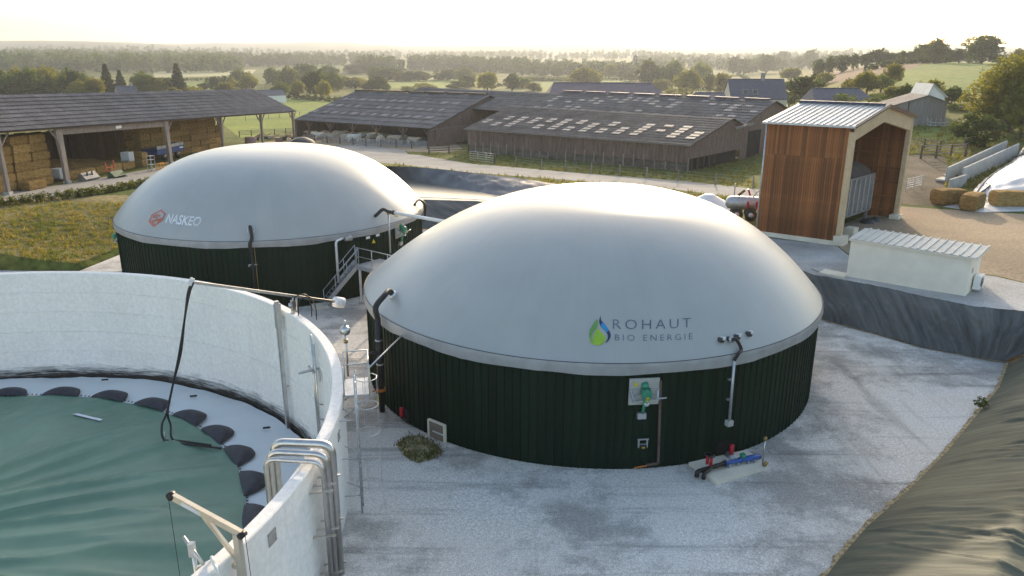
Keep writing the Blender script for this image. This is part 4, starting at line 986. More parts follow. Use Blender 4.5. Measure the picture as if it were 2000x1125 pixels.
# ---- mixer boom with counterweight
pv = t3(17.8, 41.5, 4.6); rt_ = at(655, 589.5, 3.95); lf = at(375, 551, 6.0)
r_ = thing('cable_boom', 'long steel boom with white counterweight pivoting on the tank rim', 'boom', t3(17.8, 41.5, 3.9))
MB().beam(rt_, lf, .10, .12).build('boom', STEEL, r_)
d_ = (rt_ - lf).normalized()
mb = MB().tube([rt_ - d_ * .05, rt_ + d_ * .42], .24, 18)
for k in range(4): mb.tube([rt_ + d_ * (.02 + k * .11), rt_ + d_ * (.06 + k * .11)], .255, 18)
mb.build('counterweight', WHITEP, r_, True)
mb = MB(); mb.obox(lf, Vector((.1, .05, 0)), Vector((0, 0, .14)), Vector((-.02, .05, 0))); mb.tube([lf + Vector((0, 0, .12)), lf + Vector((0, .01, .2))], .05, 8); mb.build('end_plate', ALU, r_)
for o_ in (0, .2):
    P = rt_.lerp(lf, .30 + o_ * .12); MB().tube([(P.x, P.y, P.z), (P.x, P.y, 3.9)], .04, 6).build('pivot_post', STEEL, r_, True)
mst = t3(17.35, 41.6, 0)
r_ = thing('guide_mast', 'tall square stainless mast down the inside of the tank below the boom', 'mast', (mst.x, mst.y, -2.2))
MB().box((mst.x, mst.y, 1.1), (.16, .16, 6.6), rad(41.6)).build('mast', STEEL, r_); MB().box((mst.x + .02, mst.y - .03, 3.7), (.24, .24, 1.2), rad(41.6)).build('sleeve', STEEL, r_)
for z in (3.6, .2): MB().beam((mst.x, mst.y, z), t3(R3I, 41.6, z), .07, .07).build('bracket', STEEL, r_)
mb = MB()
for k in range(2):
    P = t3(17.85, 38.0 + k * 1.6, 3.9)
    mb.tube(spline([P, P + Vector((.05, .1, .65)), P + Vector((.45, .45, .72)), P + Vector((.62, .6, .2)), P + Vector((.62, .6, -.4))], 6), .028, 6)
mb.build('hydraulic_hose', BLACKP, None, True, label='pair of black hydraulic hoses looping over the rim by the boom', cat='hose')
P = t3(17.82, 39.5, 3.9); r_ = thing('winch', 'small steel winch block clamped on the rim by the boom', 'winch', P)
MB().box((P.x, P.y, P.z + .3), (.14, .18, .6), rad(40)).build('bracket', STEEL, r_); MB().tube([(P.x - .18, P.y - .05, P.z + .38), (P.x + .02, P.y, P.z + .38)], .09, 10).build('drum', REDV if False else GALV, r_, True)
# black cables from boom tip to cover
def gza(P): return gz(math.hypot(P.x - T3.x, P.y - T3.y), abs(math.atan2(P.y - T3.y, P.x - T3.x)))
gA = at(322, 852, -.95); gA.z = gza(gA) + .04; gB = at(430, 856, -1.0); gB.z = gza(gB) + .05
d0 = (gA - CAMP).length; l0 = (lf - CAMP).length
def mid(u, v, t): return CAMP + ray(u, v).normalized() * (l0 + (d0 - l0) * t)
for k, off in enumerate((0, .07)):
    pts = [lf + Vector((off, 0, 0)), mid(367, 572, .05) + Vector((off, 0, 0)), mid(361, 620, .22), mid(350, 690, .5) + Vector((off, 0, 0)), mid(338, 750, .75), mid(326, 805, .92) + Vector((off * .5, 0, 0))]
    if k == 0: pts += [mid(316, 832, 1.0), gA, gA.lerp(gB, .45), gB]
    else: pts += [mid(333, 830, 1.0), gA + Vector((.25, .1, .06)), gA.lerp(gB, .3) + Vector((.05, .1, .02)), gA.lerp(gB, .8) + Vector((0, .12, .02))]
    for q_ in range(6, len(pts)):
        pts[q_].z = max(pts[q_].z, gza(pts[q_]) + .05)
    MB().tube(spline(pts, 10), .045, 8).build('mixer_cable', BLACKP, None, True, label='thick black cable hanging from the boom tip onto the green cover', cat='cable', group='cables hanging from the boom')
P = gA; r_ = thing('cover_anchor', 'small pale anchor post on the green cover by the cables', 'anchor', P - Zv * .05)
MB().tube([P, P + Zv * .45], .03, 6).build('post', GALV, r_, True); MB().box((P.x, P.y, P.z), (.2, .2, .06)).build('foot', BLACKP, r_)
# level gauge rods
r_ = thing('gauge_rods', 'pair of slim steel rods with a clamp on the inner wall', 'gauge', t3(17.45, 28, -1))
for a in (27.4, 28.6): MB().tube([t3(17.42, a, -2.0), t3(17.42, a, 4.0 if a > 28 else 3.75)], .045, 8).build('rod', STEEL, r_, True)
MB().beam(t3(16.75, 27.6, 2.55), t3(17.62, 27.6, 2.6), .09, .09).build('clamp', BLUEP if False else GALV, r_); MB().beam(t3(17.3, 26.6, 2.55), t3(17.3, 29.5, 2.55), .07, .07).build('crossbar', STEEL, r_)
MB().beam(t3(17.5, 26.3, 2.2), t3(17.5, 26.3, 2.7), .1, .06).build('handle', GALV, r_)
for z in (1.0, .3): MB().beam(t3(17.42, 28, z), t3(17.62, 27.2, z), .04, .04).build('bracket', STEEL, r_)
# ---- stainless pipe loop over the rim
r_ = thing('pipe_loop', 'three polished stainless pipes looping over the tank rim', 'pipes', t3(18.35, -5, 0))
for k, (da, rr_, zt, ro, ri) in enumerate(((-4.2, .13, 4.34, 18.42, 16.75), (-5.3, .10, 4.22, 18.38, 16.72), (-6.1, .07, 4.12, 18.36, 16.70))):
    MB().tube(bend([t3(ri, da, -1.4), t3(ri, da, zt), t3(ro, da, zt), t3(ro, da, 0)], .34, 8), rr_, 16).build('pipe', STEEL, r_, True)
for z in (3.35, .4, 1.9):
    for k, (da, rr_) in enumerate(((-4.2, .13), (-5.4, .10), (-6.3, .075))):
        MB().beam(t3(17.98, da - .5, z - .05 * k), t3(18.62, da + .1, z - .05 * k), .07, .05).build('bracket', STEEL, r_)
# plates on the outer wall
for u, v, l, s in ((531, 1049, 'square grey steel plate bolted on the outer wall of the tank', .36), (661, 851, 'small weathered steel plate near the rim of the tank', .3)):
    F = cyl_frame(u, v, T3, R3); mb = MB(); F.box(mb, 0, 0, .012, s, s * 1.05, .024)
    for a in (-.42, .42):
        for b in (-.42, .42): F.box(mb, a * s, b * s, .03, .03, .03, .02)
    mb.build('wall_plate', mat('plate_grey', (.40, .37, .34), (.30, .27, .25), rough=.7, nscale=5), None, label=l, cat='plate')
# ---- davit crane
pb = t3(18.22, -18.6, 0); pz = zreach(pb, 1042); ptop = Vector((pb.x, pb.y, pz))
inw = Vector((T3.x - pb.x, T3.y - pb.y, 0)).normalized()
best = None
for Lk in np.arange(.6, 5, .05):
    P = pb + inw * Lk; zz = zreach(P, 968); e_ = abs(px((P.x, P.y, zz))[0] - 336)
    if best is None or e_ < best[0]: best = (e_, Vector((P.x, P.y, zz)))
bend_ = best[1]
if abs(bend_.z - pz) > 1.6: bend_.z = pz + .7
TAN = mat('davit_metal', (.60, .54, .44), (.52, .46, .37), rough=.5, metal=.5, nscale=3)
r_ = thing('davit_crane', 'tan steel davit crane leaning over the tank rim', 'davit crane', (pb.x, pb.y, pz - 3))
MB().beam((pb.x, pb.y, pz - 3.2), ptop, .15, .15, inw).build('post', TAN, r_)
MB().beam(ptop - inw * .12 + Zv * .02, bend_, .11, .16).build('boom', TAN, r_)
MB().beam(Vector((pb.x, pb.y, pz - .75)) + inw * .05, ptop.lerp(bend_, .5) - Zv * .05, .08, .1).build('strut', TAN, r_)
sidev = inw.cross(Zv)
MB().tube([bend_ - sidev * .07, bend_ + sidev * .07], .10, 14).build('pulley', BLACKP, r_, True)
MB().tube([ptop - sidev * .09 - inw * .14, ptop + sidev * .09 - inw * .14], .08, 12).build('winch_drum', BLACKP, r_, True)
MB().tube([bend_ + inw * .1, Vector((bend_.x, bend_.y, -.9)) + inw * .1], .008, 5).build('rope', BLACKP, r_); MB().tube([ptop - inw * .22, Vector((pb.x, pb.y, pz - 3)) - inw * .3], .008, 5).build('rope', BLACKP, r_)
pl = ptop.lerp(bend_, .68); dd = (bend_ - ptop).normalized(); upn = dd.cross(sidev).normalized()
if upn.z < 0: upn = -upn
for s in (-1, 1): MB().obox(pl + sidev * s * .058, dd * .26, upn * .05, sidev * .002).build('name_plate', INKW, r_)
for z in (-.9, -2.2): MB().beam((pb.x, pb.y, pz + z), t3(17.95, -18.6, pz + z), .1, .12).build('wall_bracket', TAN, r_)
# small guide fitting and pale rail next to the davit
P = t3(17.2, -18.9, 3.4); P2 = at(378, 1082, 4.2)
r_ = thing('hoist_guide', 'stainless hoist guide on the inside of the rim beside the davit', 'guide', P2 - Zv * 1.2)
MB().tube([P2 - Zv * 1.6, P2 + Zv * .1], .05, 8).build('tube', STEEL, r_, True); MB().tube([P2 + Vector((-.28, .2, .3)), P2 + Vector((.3, -.22, -.12))], .045, 8).build('cross_tube', STEEL, r_, True)
MB().box((P2.x - .02, P2.y, P2.z + .12), (.13, .13, .34)).build('block', GALV, r_); MB().beam(P2 + Vector((0, 0, -.4)), t3(17.62, -19.3, P2.z - .4), .06, .08).build('bracket', STEEL, r_)
mb = MB().tube(bend([t3(17.7, -19.6, 3.88), t3(17.7, -19.6, 4.0), t3(18.1, -20.6, 4.0), t3(18.1, -20.6, 3.5)], .1), .04, 8); mb.build('grab_rail', WHITEP, None, True, label='short white grab rail over the rim by the davit', cat='rail')
# ---- caged ladder and platform
la = 6.2
r_ = thing('caged_ladder', 'tall galvanised ladder with safety cage on the outer tank wall', 'ladder', t3(18.55, la, 0))
hw = .21 / 18.5 * 57.3; ztop = 5.1
for s in (-1, 1): MB().tube([t3(18.52, la + s * hw, 0), t3(18.52, la + s * hw, ztop)], .028, 6).build('stile', GALV, r_, True)
rg = MB().tube([t3(18.52, la - hw, .28), t3(18.52, la + hw, .28)], .018, 6).build('rung', GALV, r_, True)
for k in range(1, 17): inst(rg, r_, Matrix.Translation((0, 0, .28 * k)))
nv_ = Vector((math.cos(rad(la)), math.sin(rad(la)), 0)); tv_ = Vector((-nv_.y, nv_.x, 0)); base = t3(18.52, la, 0)
hp = [base + tv_ * (.36 * math.sin(b)) + nv_ * (.36 - .36 * math.cos(b)) + Zv * 1.0 for b in np.linspace(.62, 2 * math.pi - .62, 8)]
h0 = MB().tube([base + tv_ * .21 + Zv * 1.0] + hp + [base - tv_ * .21 + Zv * 1.0], .016, 5).build('cage_hoop', GALV, r_, True)
for k in range(1, 5): inst(h0, r_, Matrix.Translation((0, 0, .98 * k)))
for j in (1, 3, 4, 6): MB().tube([hp[j], hp[j] + Zv * 3.95], .006, 4).build('cage_wire', GALV, r_)
for z in (.7, 2.1, 3.5):
    for s in (-1, 1): MB().tube([t3(17.98, la + s * hw * 2.2, z + .12), t3(18.52, la + s * hw, z)], .02, 6).build('wall_stay', GALV, r_, True)
cen = 11.5; r_ = thing('ladder_platform', 'small railed platform at the tank rim above the ladder', 'platform', t3(18.5, cen, 3.7))
da = 2.2; cn = [t3(18.05, cen - da, 3.85), t3(18.9, cen - da, 3.85), t3(18.9, cen + da, 3.85), t3(18.05, cen + da, 3.85)]
MB().slab(cn, .06).build('floor', GALV, r_)
for k in range(4):
    A, B = cn[k], cn[(k + 1) % 4]
    if k == 3 or k == 0: continue
    for h in (1.05, .55): MB().tube([A + Zv * h, B + Zv * h], .024, 6).build('rail', GALV, r_, True)
for k in range(4): MB().tube([cn[k] - Zv * .05, cn[k] + Zv * 1.05], .026, 6).build('rail_post', GALV if k != 1 else TAN, r_, True)
MB().sheet(cn[1] + Zv * .1, cn[2] + Zv * .1, cn[2] + Zv * .5, cn[1] + Zv * .5, .02).build('kick_plate', TAN, r_)
for k in (0, 1): MB().tube([cn[1 + k] - Zv * .05, t3(17.98, cen + (2 * k - 1) * da, 3.0)], .03, 6).build('brace', GALV, r_, True)
A = at(690, 686, 4.75); B = cyl_frame(784, 656, T1, R1 + .05)
Pc = cn[1] + Zv * .95
MB().tube([Pc, B.P], .03, 6).build('tie_rod', GALV, None, True, label='long thin steel rod from the ladder platform to the ROHAUT tank', cat='rod')
P = t3(18.25, 18.5, 3.3); r_ = thing('relief_valve', 'shiny steel relief valve with round head standing at the tank rim', 'valve', P)
MB().tube([P, P + Zv * 1.75], .045, 8).build('pipe', STEEL, r_, True); 
mb = MB(); c_ = P + Zv * 1.85
prof_ = [(.001, -.2)] + [(.2 * math.sin(x), -.2 * math.cos(x)) for x in np.linspace(.3, 2.84, 9)] + [(.001, .2)]
mb.lathe(prof_, c_, 16).build('head', STEEL, r_, True); MB().tube([c_ + Zv * .15, c_ + Zv * .4], [.06, .04], 8).build('cap', GALV, r_, True); MB().tube([c_ - Zv * .5, c_ - Zv * .35], .08, 8).build('flange', BRASS, r_, True)

# ================================================================== FARM BUILDINGS
def solve3(E, a, b, u, v):               # E + a*x + b*y on the ray of pixel (u, v)
    d = ray(u, v); M_ = Matrix(((a[0], b[0], -d.x), (a[1], b[1], -d.y), (a[2], b[2], -d.z))); r = M_.inverted() @ (CAMP - Vector(E)); return r.x, r.y
def on_line(u, A, d, lo=-80, hi=120):
    f = lambda s: px(A + d * s)[0] - u
    up = f(hi) > f(lo)
    for _ in range(60):
        m = (lo + hi) / 2
        if (f(m) > 0) == up: hi = m
        else: lo = m
    return (lo + hi) / 2
def flat(v): return Vector((v.x, v.y, 0))
def course(E0, E1, R0, R1, t0, t1, lift, wave=.36, amp=.025):
    n = int((E1 - E0).length / wave * 2); nrm = (E1 - E0).cross(R0 - E0).normalized(); nrm = nrm if nrm.z > 0 else -nrm
    vs = []; fs = []
    for k in range(n + 1):
        q = k / n; a, b = E0.lerp(E1, q), R0.lerp(R1, q); o = nrm * (amp if k % 2 else -amp)
        vs += [a.lerp(b, t0) + o + nrm * lift, a.lerp(b, t1) + o, ]
    for k in range(n): fs.append((2 * k, 2 * k + 2, 2 * k + 3, 2 * k + 1))
    return vs, fs
def slope(root, E0, E1, R0, R1, n, m_, name='roof', wave=.36, under=True):
    rf = MB()
    nrm = (E1 - E0).cross(R0 - E0).normalized(); nrm = nrm if nrm.z > 0 else -nrm
    rf.sheet(E0 - nrm * .05, E1 - nrm * .05, R1 - nrm * .05, R0 - nrm * .05, .06 if (E1 - E0).cross(R0 - E0).z > 0 else -.06)
    o = rf.build(name, DARKW, root)
    for k in range(n):
        vs, fs = course(E0, E1, R0, R1, k / n, (k + 1) / n + (.012 if k < n - 1 else 0), .085, wave)
        MB().add(vs, fs).build('roof_course', m_, o)
    return o
def gable_wall(root, A, B, zb, ea, apex_t, apex_z, eb, m_, th=.1, opening=None, name='gable_wall', board=.28):
    # vertical boards from A to B, zb floor height, ea/eb eave heights, apex at fraction apex_t
    L = flat(B - A).length; d = flat(B - A).normalized(); n = max(2, int(L / board)); mb = MB(); nrm = Vector((d.y, -d.x, 0))
    def zt(t): return ea + (apex_z - ea) * t / apex_t if t < apex_t else apex_z + (eb - apex_z) * (t - apex_t) / max(1e-3, 1 - apex_t)
    for k in range(n):
        t0, t1 = k / n, (k + .93) / n; lo = zb(( t0 + t1) / 2) if callable(zb) else zb; hi0, hi1 = zt(t0), zt(t1)
        if min(hi0, hi1) <= lo: continue
        P0, P1 = A + d * L * t0, A + d * L * t1; off = nrm * (th * (.5 + .12 * (k % 3)))
        q = [Vector((P0.x, P0.y, lo)) + off, Vector((P1.x, P1.y, lo)) + off, Vector((P1.x, P1.y, hi1)) + off, Vector((P0.x, P0.y, hi0)) + off]
        r = [p_ - nrm * th for p_ in q]
        mb.add(q + r, [(0, 1, 2, 3), (7, 6, 5, 4), (0, 4, 5, 1), (1, 5, 6, 2), (2, 6, 7, 3), (3, 7, 4, 0)])
    return tag(mb.build(name, m_, root), kind='stuff')
def boards(root, A, B, z0, z1, m_, bw=.25, th=.06, name='plank', cnt=None, jit=0):
    L = flat(B - A).length; d = flat(B - A).normalized(); n = cnt or max(1, int(L / bw)); nrm = Vector((d.y, -d.x, 0)); first = None; bw = L / n
    for k in range(n):
        c = A + d * bw * (k + .5)
        if first is None:
            mb = MB(); mb.obox((c.x, c.y, (z0 + z1) / 2), d * bw * .47, nrm * th / 2, Zv * (z1 - z0) / 2); first = mb.build(name, m_, root); c0 = c
        else: inst(first, root, Matrix.Translation((c - c0) + nrm * (random.uniform(-jit, jit))))
    return first
# ---------------- hay barn on the left
PA, PB = G(132, 358), G(574, 277); dv = flat(PB - PA).normalized(); pv_ = Vector((-dv.y, dv.x, 0)); LB = flat(PB - PA).length
def ln(s, z=None):
    P = PA + dv * s; return Vector((P.x, P.y, zU(P.x, P.y) if z is None else z))
s0 = -17.0; Er = ln(LB + 1.0); Er = Vector((Er.x, Er.y, zreach(Er, 217))) - pv_ * .5; El = ln(s0)
Pm = ln(0.0); zm = zreach(Pm - pv_ * .5, 249); El = Vector((El.x, El.y, Er.z + (zm - Er.z) * (LB + 1.0 - s0) / (LB + 1.0))) - pv_ * .5
w_, h_ = solve3(Er, pv_, Zv, 495, 174); w_ = max(5, min(14, w_)); h_ = max(1.2, min(5, h_))
eavez0 = zm
hb = thing('hay_barn', 'long open hay barn with grey corrugated roof on timber posts', 'barn', ln(LB / 2))
Rr = Er + pv_ * w_ + Zv * h_; q_ = El + pv_ * w_; sm_ = ln(0) + pv_ * w_; zm_ = zreach(sm_, 188); zr_ = Rr.z + (zm_ - Rr.z) * (LB + 1.0 - s0) / (LB + 1.0); Rl = None
for wl_ in np.arange(3.0, w_ + .01, .1):
    c_ = El + pv_ * wl_ + Zv * (h_ / w_ * wl_); uu, vv_ = px(ln(0) + (c_ - El) + Zv * (eavez0 - ln(0).z)); Rl = c_
    if vv_ <= 188: break
slope(hb, El, Er, Rl, Rr, 9, FIBRE)
Br, Bl = Er + pv_ * 2 * w_, El + pv_ * 2 * w_
slope(hb, Br, Bl, Rr, Rl, 3, FIBRE)
us = [15, 132, 333, 413, 495, 574]; base_l = PA.copy(); S_ = [on_line(u, flat(PA) + Zv * PA.z, dv) if u not in (413, 495) else None for u in us]
S_[3] = S_[2] + (LB - S_[2]) * .36; S_[4] = S_[2] + (LB - S_[2]) * .69; S_ = [-6.0 if i == 0 else s for i, s in enumerate(S_)]; S_[0] = on_line(15, flat(PA) + Zv * 2, dv)
def eavez(s): return El.z + (Er.z - El.z) * (s - s0) / (LB + 1.0 - s0)
for i, s in enumerate([s0 + .8] + S_):
    P = ln(s); zt = eavez(s) - .05; wd = .62 if i in (2, 3) else .36
    mb = MB(); mb.beam(P, Vector((P.x, P.y, zt)), wd if False else .34, wd, dv); 
    if i in (2, 3): mb.beam(P + dv * .05, Vector((P.x, P.y, zt)) - dv * .5, .3, .3, pv_)
    mb.build('post', POSTW, hb)
    MB().box((P.x, P.y, P.z + .12), (.6, .6, .3)).build('post_base', CONC2, hb)
    for sg in (-1, 1):
        if i in (2,) and sg > 0 or i == 3 and sg < 0: continue
        MB().beam(Vector((P.x, P.y, zt - 1.5)) + dv * sg * .1, Vector((P.x, P.y, zt - .1)) + dv * sg * 1.4, .12, .14, pv_).build('brace', POSTW, hb)
    Q = P + pv_ * (2 * w_ - 1.2); MB().beam(Vector((Q.x, Q.y, zU(Q.x, Q.y))), Vector((Q.x, Q.y, zt)), .3, .3, dv).build('post', DARKW, hb)
    Q2 = P + pv_ * (w_ - .4); hr_ = (Rl.z + (Rr.z - Rl.z) * (s - s0) / (LB + 1 - s0)) - .35; MB().beam(Vector((P.x, P.y, zt - .1)), Vector((Q2.x, Q2.y, hr_)), .18, .3).build('rafter', DARKW, hb)
    MB().beam(Vector((Q.x, Q.y, zt - .1)), Vector((Q2.x, Q2.y, hr_)), .18, .3).build('rafter', DARKW, hb)
a_, b_ = ln(S_[1] + .3), ln(S_[2] - .3); MB().beam(Vector((a_.x, a_.y, eavez(S_[1]) - .45)), Vector((b_.x, b_.y, eavez(S_[2]) - .45)), .2, .7).build('lintel_beam', POSTW, hb)
P = a_.lerp(b_, .5) - pv_ * .12; MB().obox((P.x, P.y, (eavez(S_[1]) + eavez(S_[2])) / 2 - .42), dv * .5, pv_ * .02, Zv * .17).build('sign_board', WHITEP, hb)
a_, b_ = ln(s0), ln(LB); MB().beam(Vector((a_.x, a_.y, eavez(s0) - .08)), Vector((b_.x, b_.y, eavez(LB) - .08)), .16, .2).build('eave_plate', POSTW, hb)
A_, B_ = ln(s0) + pv_ * (2 * w_ - 1.0), ln(S_[3] + 3) + pv_ * (2 * w_ - 1.0)
nb = 60
for k in range(nb):
    c = A_.lerp(B_, (k + .5) / nb); sk_ = s0 + (S_[3] + 3 - s0) * (k + .5) / nb; zt = eavez(sk_) - 1.5 - .1 * (k % 3 == 0); zl = zU(c.x, c.y) - .3
    MB().obox((c.x, c.y, (zt + zl) / 2), dv * (flat(B_ - A_).length / nb * .48), pv_ * .04, Zv * (zt - zl) / 2).build('back_board', DARKW, hb)
# bales
def bale_proto():
    mb = MB(); nx, ny, nz = 10, 5, 5; L, W, H = 2.35, 1.15, .92
    bm = bmesh.new(); bmesh.ops.create_cube(bm, size=1); bmesh.ops.subdivide_edges(bm, edges=bm.edges, cuts=4, use_grid_fill=True)
    for v in bm.verts:
        x, y, z = v.co; q = Vector((x * L, y * W, (z + .5) * H)); n = mnoise.noise_vector(q * 3.1) * .05
        k = 1 - .05 * (abs(2 * x) ** 6 * abs(2 * z) ** 6 + abs(2 * y) ** 6 * abs(2 * z) ** 6); v.co = Vector((q.x * k, q.y * k, max(0, H / 2 + (q.z - H / 2) * k))) + Vector((n.x, n.y, n.z * .5 if z > -.49 else 0))
    me = bpy.data.meshes.new('straw_bale'); bm.to_mesh(me); bm.free(); me.materials.append(STRAW); return me
BALE = [bale_proto()]
def bale(P, ang, label, group, sc=1.0, tilt=0):
    o = bpy.data.objects.new('straw_bale', BALE[0]); COL.objects.link(o); o.location = P; o.rotation_euler = (tilt, 0, ang); o.scale = (sc, sc, sc)
    return tag(o, label, 'straw bale', group)
CN = ('bottom', 'second', 'third', 'fourth', 'fifth', 'sixth')
ang = math.atan2(dv.y, dv.x); lb1 = 'rectangular straw bale in the tall stack by the first barn posts'; lb2 = 'rectangular straw bale in the brown stack beyond the blue trailer'; lb3 = 'rectangular straw bale in the low row along the barn front'
for col, (s, n) in enumerate(((-1.9, 6), (-4.4, 6), (-6.9, 5), (-9.4, 5))):
    for dep in range(2):
        for k in range(n + (0 if dep == 0 else 0)):
            P = ln(s + random.uniform(-.12, .12)) + pv_ * (1.6 + dep * 1.3 + random.uniform(-.1, .1)); bale(Vector((P.x, P.y, P.z + .9 * k)), ang + random.uniform(-.04, .04), 'straw bale in the %s course of the tall stack by the first barn posts' % CN[k], 'bales of the tall stack, %s course' % CN[k])
for s in (-4.6,):
    P = ln(s) + pv_ * .2; bale(P, ang, 'loose straw bale lying in front of the tall stack', None)
sB = S_[3] + 1.0
for col in range(9):
    for dep in range(2):
        for k in range(6 - (2 if col == 8 and dep == 0 else 1 if col == 8 else 0)):
            P = ln(S_[2] + 3.2 + col * 2.4 + random.uniform(-.1, .1)) + pv_ * (5.9 + dep * 1.3 + random.uniform(-.08, .08)); bale(Vector((P.x, P.y, P.z + .9 * k)), ang + random.uniform(-.05, .05), 'straw bale in the %s course of the brown stack beyond the blue trailer' % CN[k], 'bales of the brown stack, %s course' % CN[k])
for k in range(5):
    P = ln(S_[1] + 3.2 + k * 2.45) + pv_ * 2.2; bale(P, ang + random.uniform(-.06, .06), lb3, 'bales along the barn front')
P = ln(S_[2] - 3.2) + pv_ * 2.6; bale(P, ang + 1.5, 'straw bale next to the yellow frame, lower of two', None); bale(P + Zv * .92, ang + 1.55, 'straw bale next to the yellow frame, upper of two', None)
# straw heap in the middle bay
mb = MB(); n, m_ = 40, 24; vs = []; fs = []
for i in range(n + 1):
    for j in range(m_ + 1):
        s = S_[1] + 1.5 + (S_[2] - S_[1] - 4) * i / n; q = 2.9 + (w_ * 1.5) * j / m_; P = ln(s) + pv_ * q
        hh = 1.3 * math.sin(math.pi * i / n) ** .5 * math.sin(math.pi * min(1, .1 + j / m_ * .9)) ** .7 + .25 * mnoise.noise(Vector((s * .7, q * .7, 0))) + .12 * mnoise.noise(Vector((s * 2.5, q * 2.5, 3)))
        vs.append((P.x, P.y, P.z + max(.02, hh)))
for i in range(n):
    for j in range(m_): a = i * (m_ + 1) + j; fs.append((a, a + 1, a + m_ + 2, a + m_ + 1))
mb.add(vs, fs).build('straw_heap', STRAW, None, True, label='loose brown straw heaped on the floor of the barn bay', cat='straw heap')
# farm implements in front of the bay
def loc(u, v): 
    return G(u, v)
P = loc(168, 352); r_ = thing('loader_bucket', 'grey steel loader bucket standing before the barn bay', 'loader bucket', P); F = Fr(P, -pv_)
pr = [(-.05, 0), (.75, 0), (.95, .25), (.35, .95), (.05, .9)]
mb = MB(); m = len(pr); L = 1.15
vs = [F.p(-L, z, x) for x, z in pr] + [F.p(L, z, x) for x, z in pr]
mb.add(vs, [tuple(range(m))[::-1], tuple(range(m, 2 * m))] + [(i, (i + 1) % m, (i + 1) % m + m, i + m) for i in range(m)]).build('shell', HOPPER, r_)
for a in (-.45, .35): mb = MB(); F.box(mb, a, .62, .62, .12, .75, .12); mb.build('mount_rib', BLACKP, r_)
P = loc(222, 346); r_ = thing('silage_grab', 'dark green silage grab with red frame beside the grey bucket', 'silage grab', P); F = Fr(P, -pv_)
vs = [F.p(-1.0, z * .8, x) for x, z in pr] + [F.p(1.0, z * .8, x) for x, z in pr]
MB().add(vs, [tuple(range(m))[::-1], tuple(range(m, 2 * m))] + [(i, (i + 1) % m, (i + 1) % m + m, i + m) for i in range(m)]).build('shell', mat('dull_green_paint', (.05, .10, .05), rough=.6), r_)
for k in range(9): mb = MB().beam(F.p(-.95 + k * .237, .06, .7), F.p(-.95 + k * .237, .02, 1.15), .05, .05); mb.build('tine', BLACKP, r_)
mb = MB(); F.box(mb, -.1, 1.15, -.2, 1.7, .1, .1); F.box(mb, -.8, 1.3, -.2, .12, .9, .1); F.box(mb, .6, 1.4, -.2, .12, 1.0, .1); F.box(mb, -.1, .8, -.2, 1.5, .08, .08); mb.build('lift_frame', REDP, r_)
def ibc(P, label, tilt=0):
    r = thing('water_container', label, 'container', P); MB().box((P.x, P.y, P.z + .65), (.98, 1.1, .95), ang).build('tank', IBC, r); MB().box((P.x, P.y, P.z + .08), (1.04, 1.18, .14), ang).build('pallet', GALV, r)
    F = Fr(P + Zv * .15, -pv_)
    for k in range(5): mb = MB(); F.box(mb, -.5 + k * .25, .5, .57, .03, 1.0, .03); mb.build('cage_bar', GALV, r)
    for k in range(4): mb = MB(); F.box(mb, 0, .1 + k * .3, .575, 1.05, .03, .03); mb.build('cage_bar', GALV, r)
P = ln(on_line(278, flat(PA) + Zv * 2, dv)) + pv_ * 2.0; ibc(P + Zv * .95, 'white caged water container resting on straw bales')
P = ln(1.2) + pv_ * 1.9; ibc(P + Zv * .3, 'white caged water container behind the thick barn post')
P = loc(297, 334); F = Fr(P, -pv_); r_ = thing('wire_trolley', 'tall galvanised wire trolley near the yellow frame', 'trolley', P); mb = MB()
for a in (-.35, .35):
    for c in (-.3, .3): mb.tube([F.p(a, 0, c), F.p(a, 1.9, c)], .03, 5)
mb.build('upright', GALV, r_)
for h in (.2, .8, 1.4, 1.85): mb = MB(); F.box(mb, 0, h, 0, .72, .04, .62); mb.build('shelf', GALV, r_)
P = loc(317, 331); F = Fr(P, -pv_); r_ = thing('lifting_frame', 'yellow steel lifting frame on the ground beside the barn post', 'frame', P); mb = MB()
for h in (.15, .75): 
    for c in (-.25, .25): mb.beam(F.p(-.7, h, c), F.p(.7, h, c), .1, .1)
for a in (-.7, 0, .7):
    for c in (-.25, .25): mb.beam(F.p(a, 0, c), F.p(a, .8, c), .09, .09)
mb.build('frame', ORANGEP, r_)
P = loc(88, 361); F = Fr(P, -pv_); r_ = thing('spike_rack', 'dark steel bale spike rack leaning on the straw stack', 'rack', P)
mb = MB()
for h in (.15, .6, 1.1): mb.beam(F.p(-.75 + h * .15, h, .4 - h * .2), F.p(.75 - h * .15, h, .4 - h * .2), .07, .07)
for a in (-.7, -.25, .25, .7): mb.beam(F.p(a, .05, .42), F.p(a * .75, 1.25, .1), .06, .06)
mb.build('frame', BLACKP, r_)
P = loc(131, 353) + pv_ * .7; F = Fr(P, -pv_); r_ = thing('wooden_pallet', 'wooden pallet standing upright behind the thick post', 'pallet', P)
for k in range(5): mb = MB(); F.box(mb, 0, .15 + k * .24, 0, 1.2, .12, .03); mb.build('slat', POSTW, r_)
for a in (-.5, 0, .5): mb = MB(); F.box(mb, a, .6, -.07, .1, 1.2, .1); mb.build('bearer', POSTW, r_)
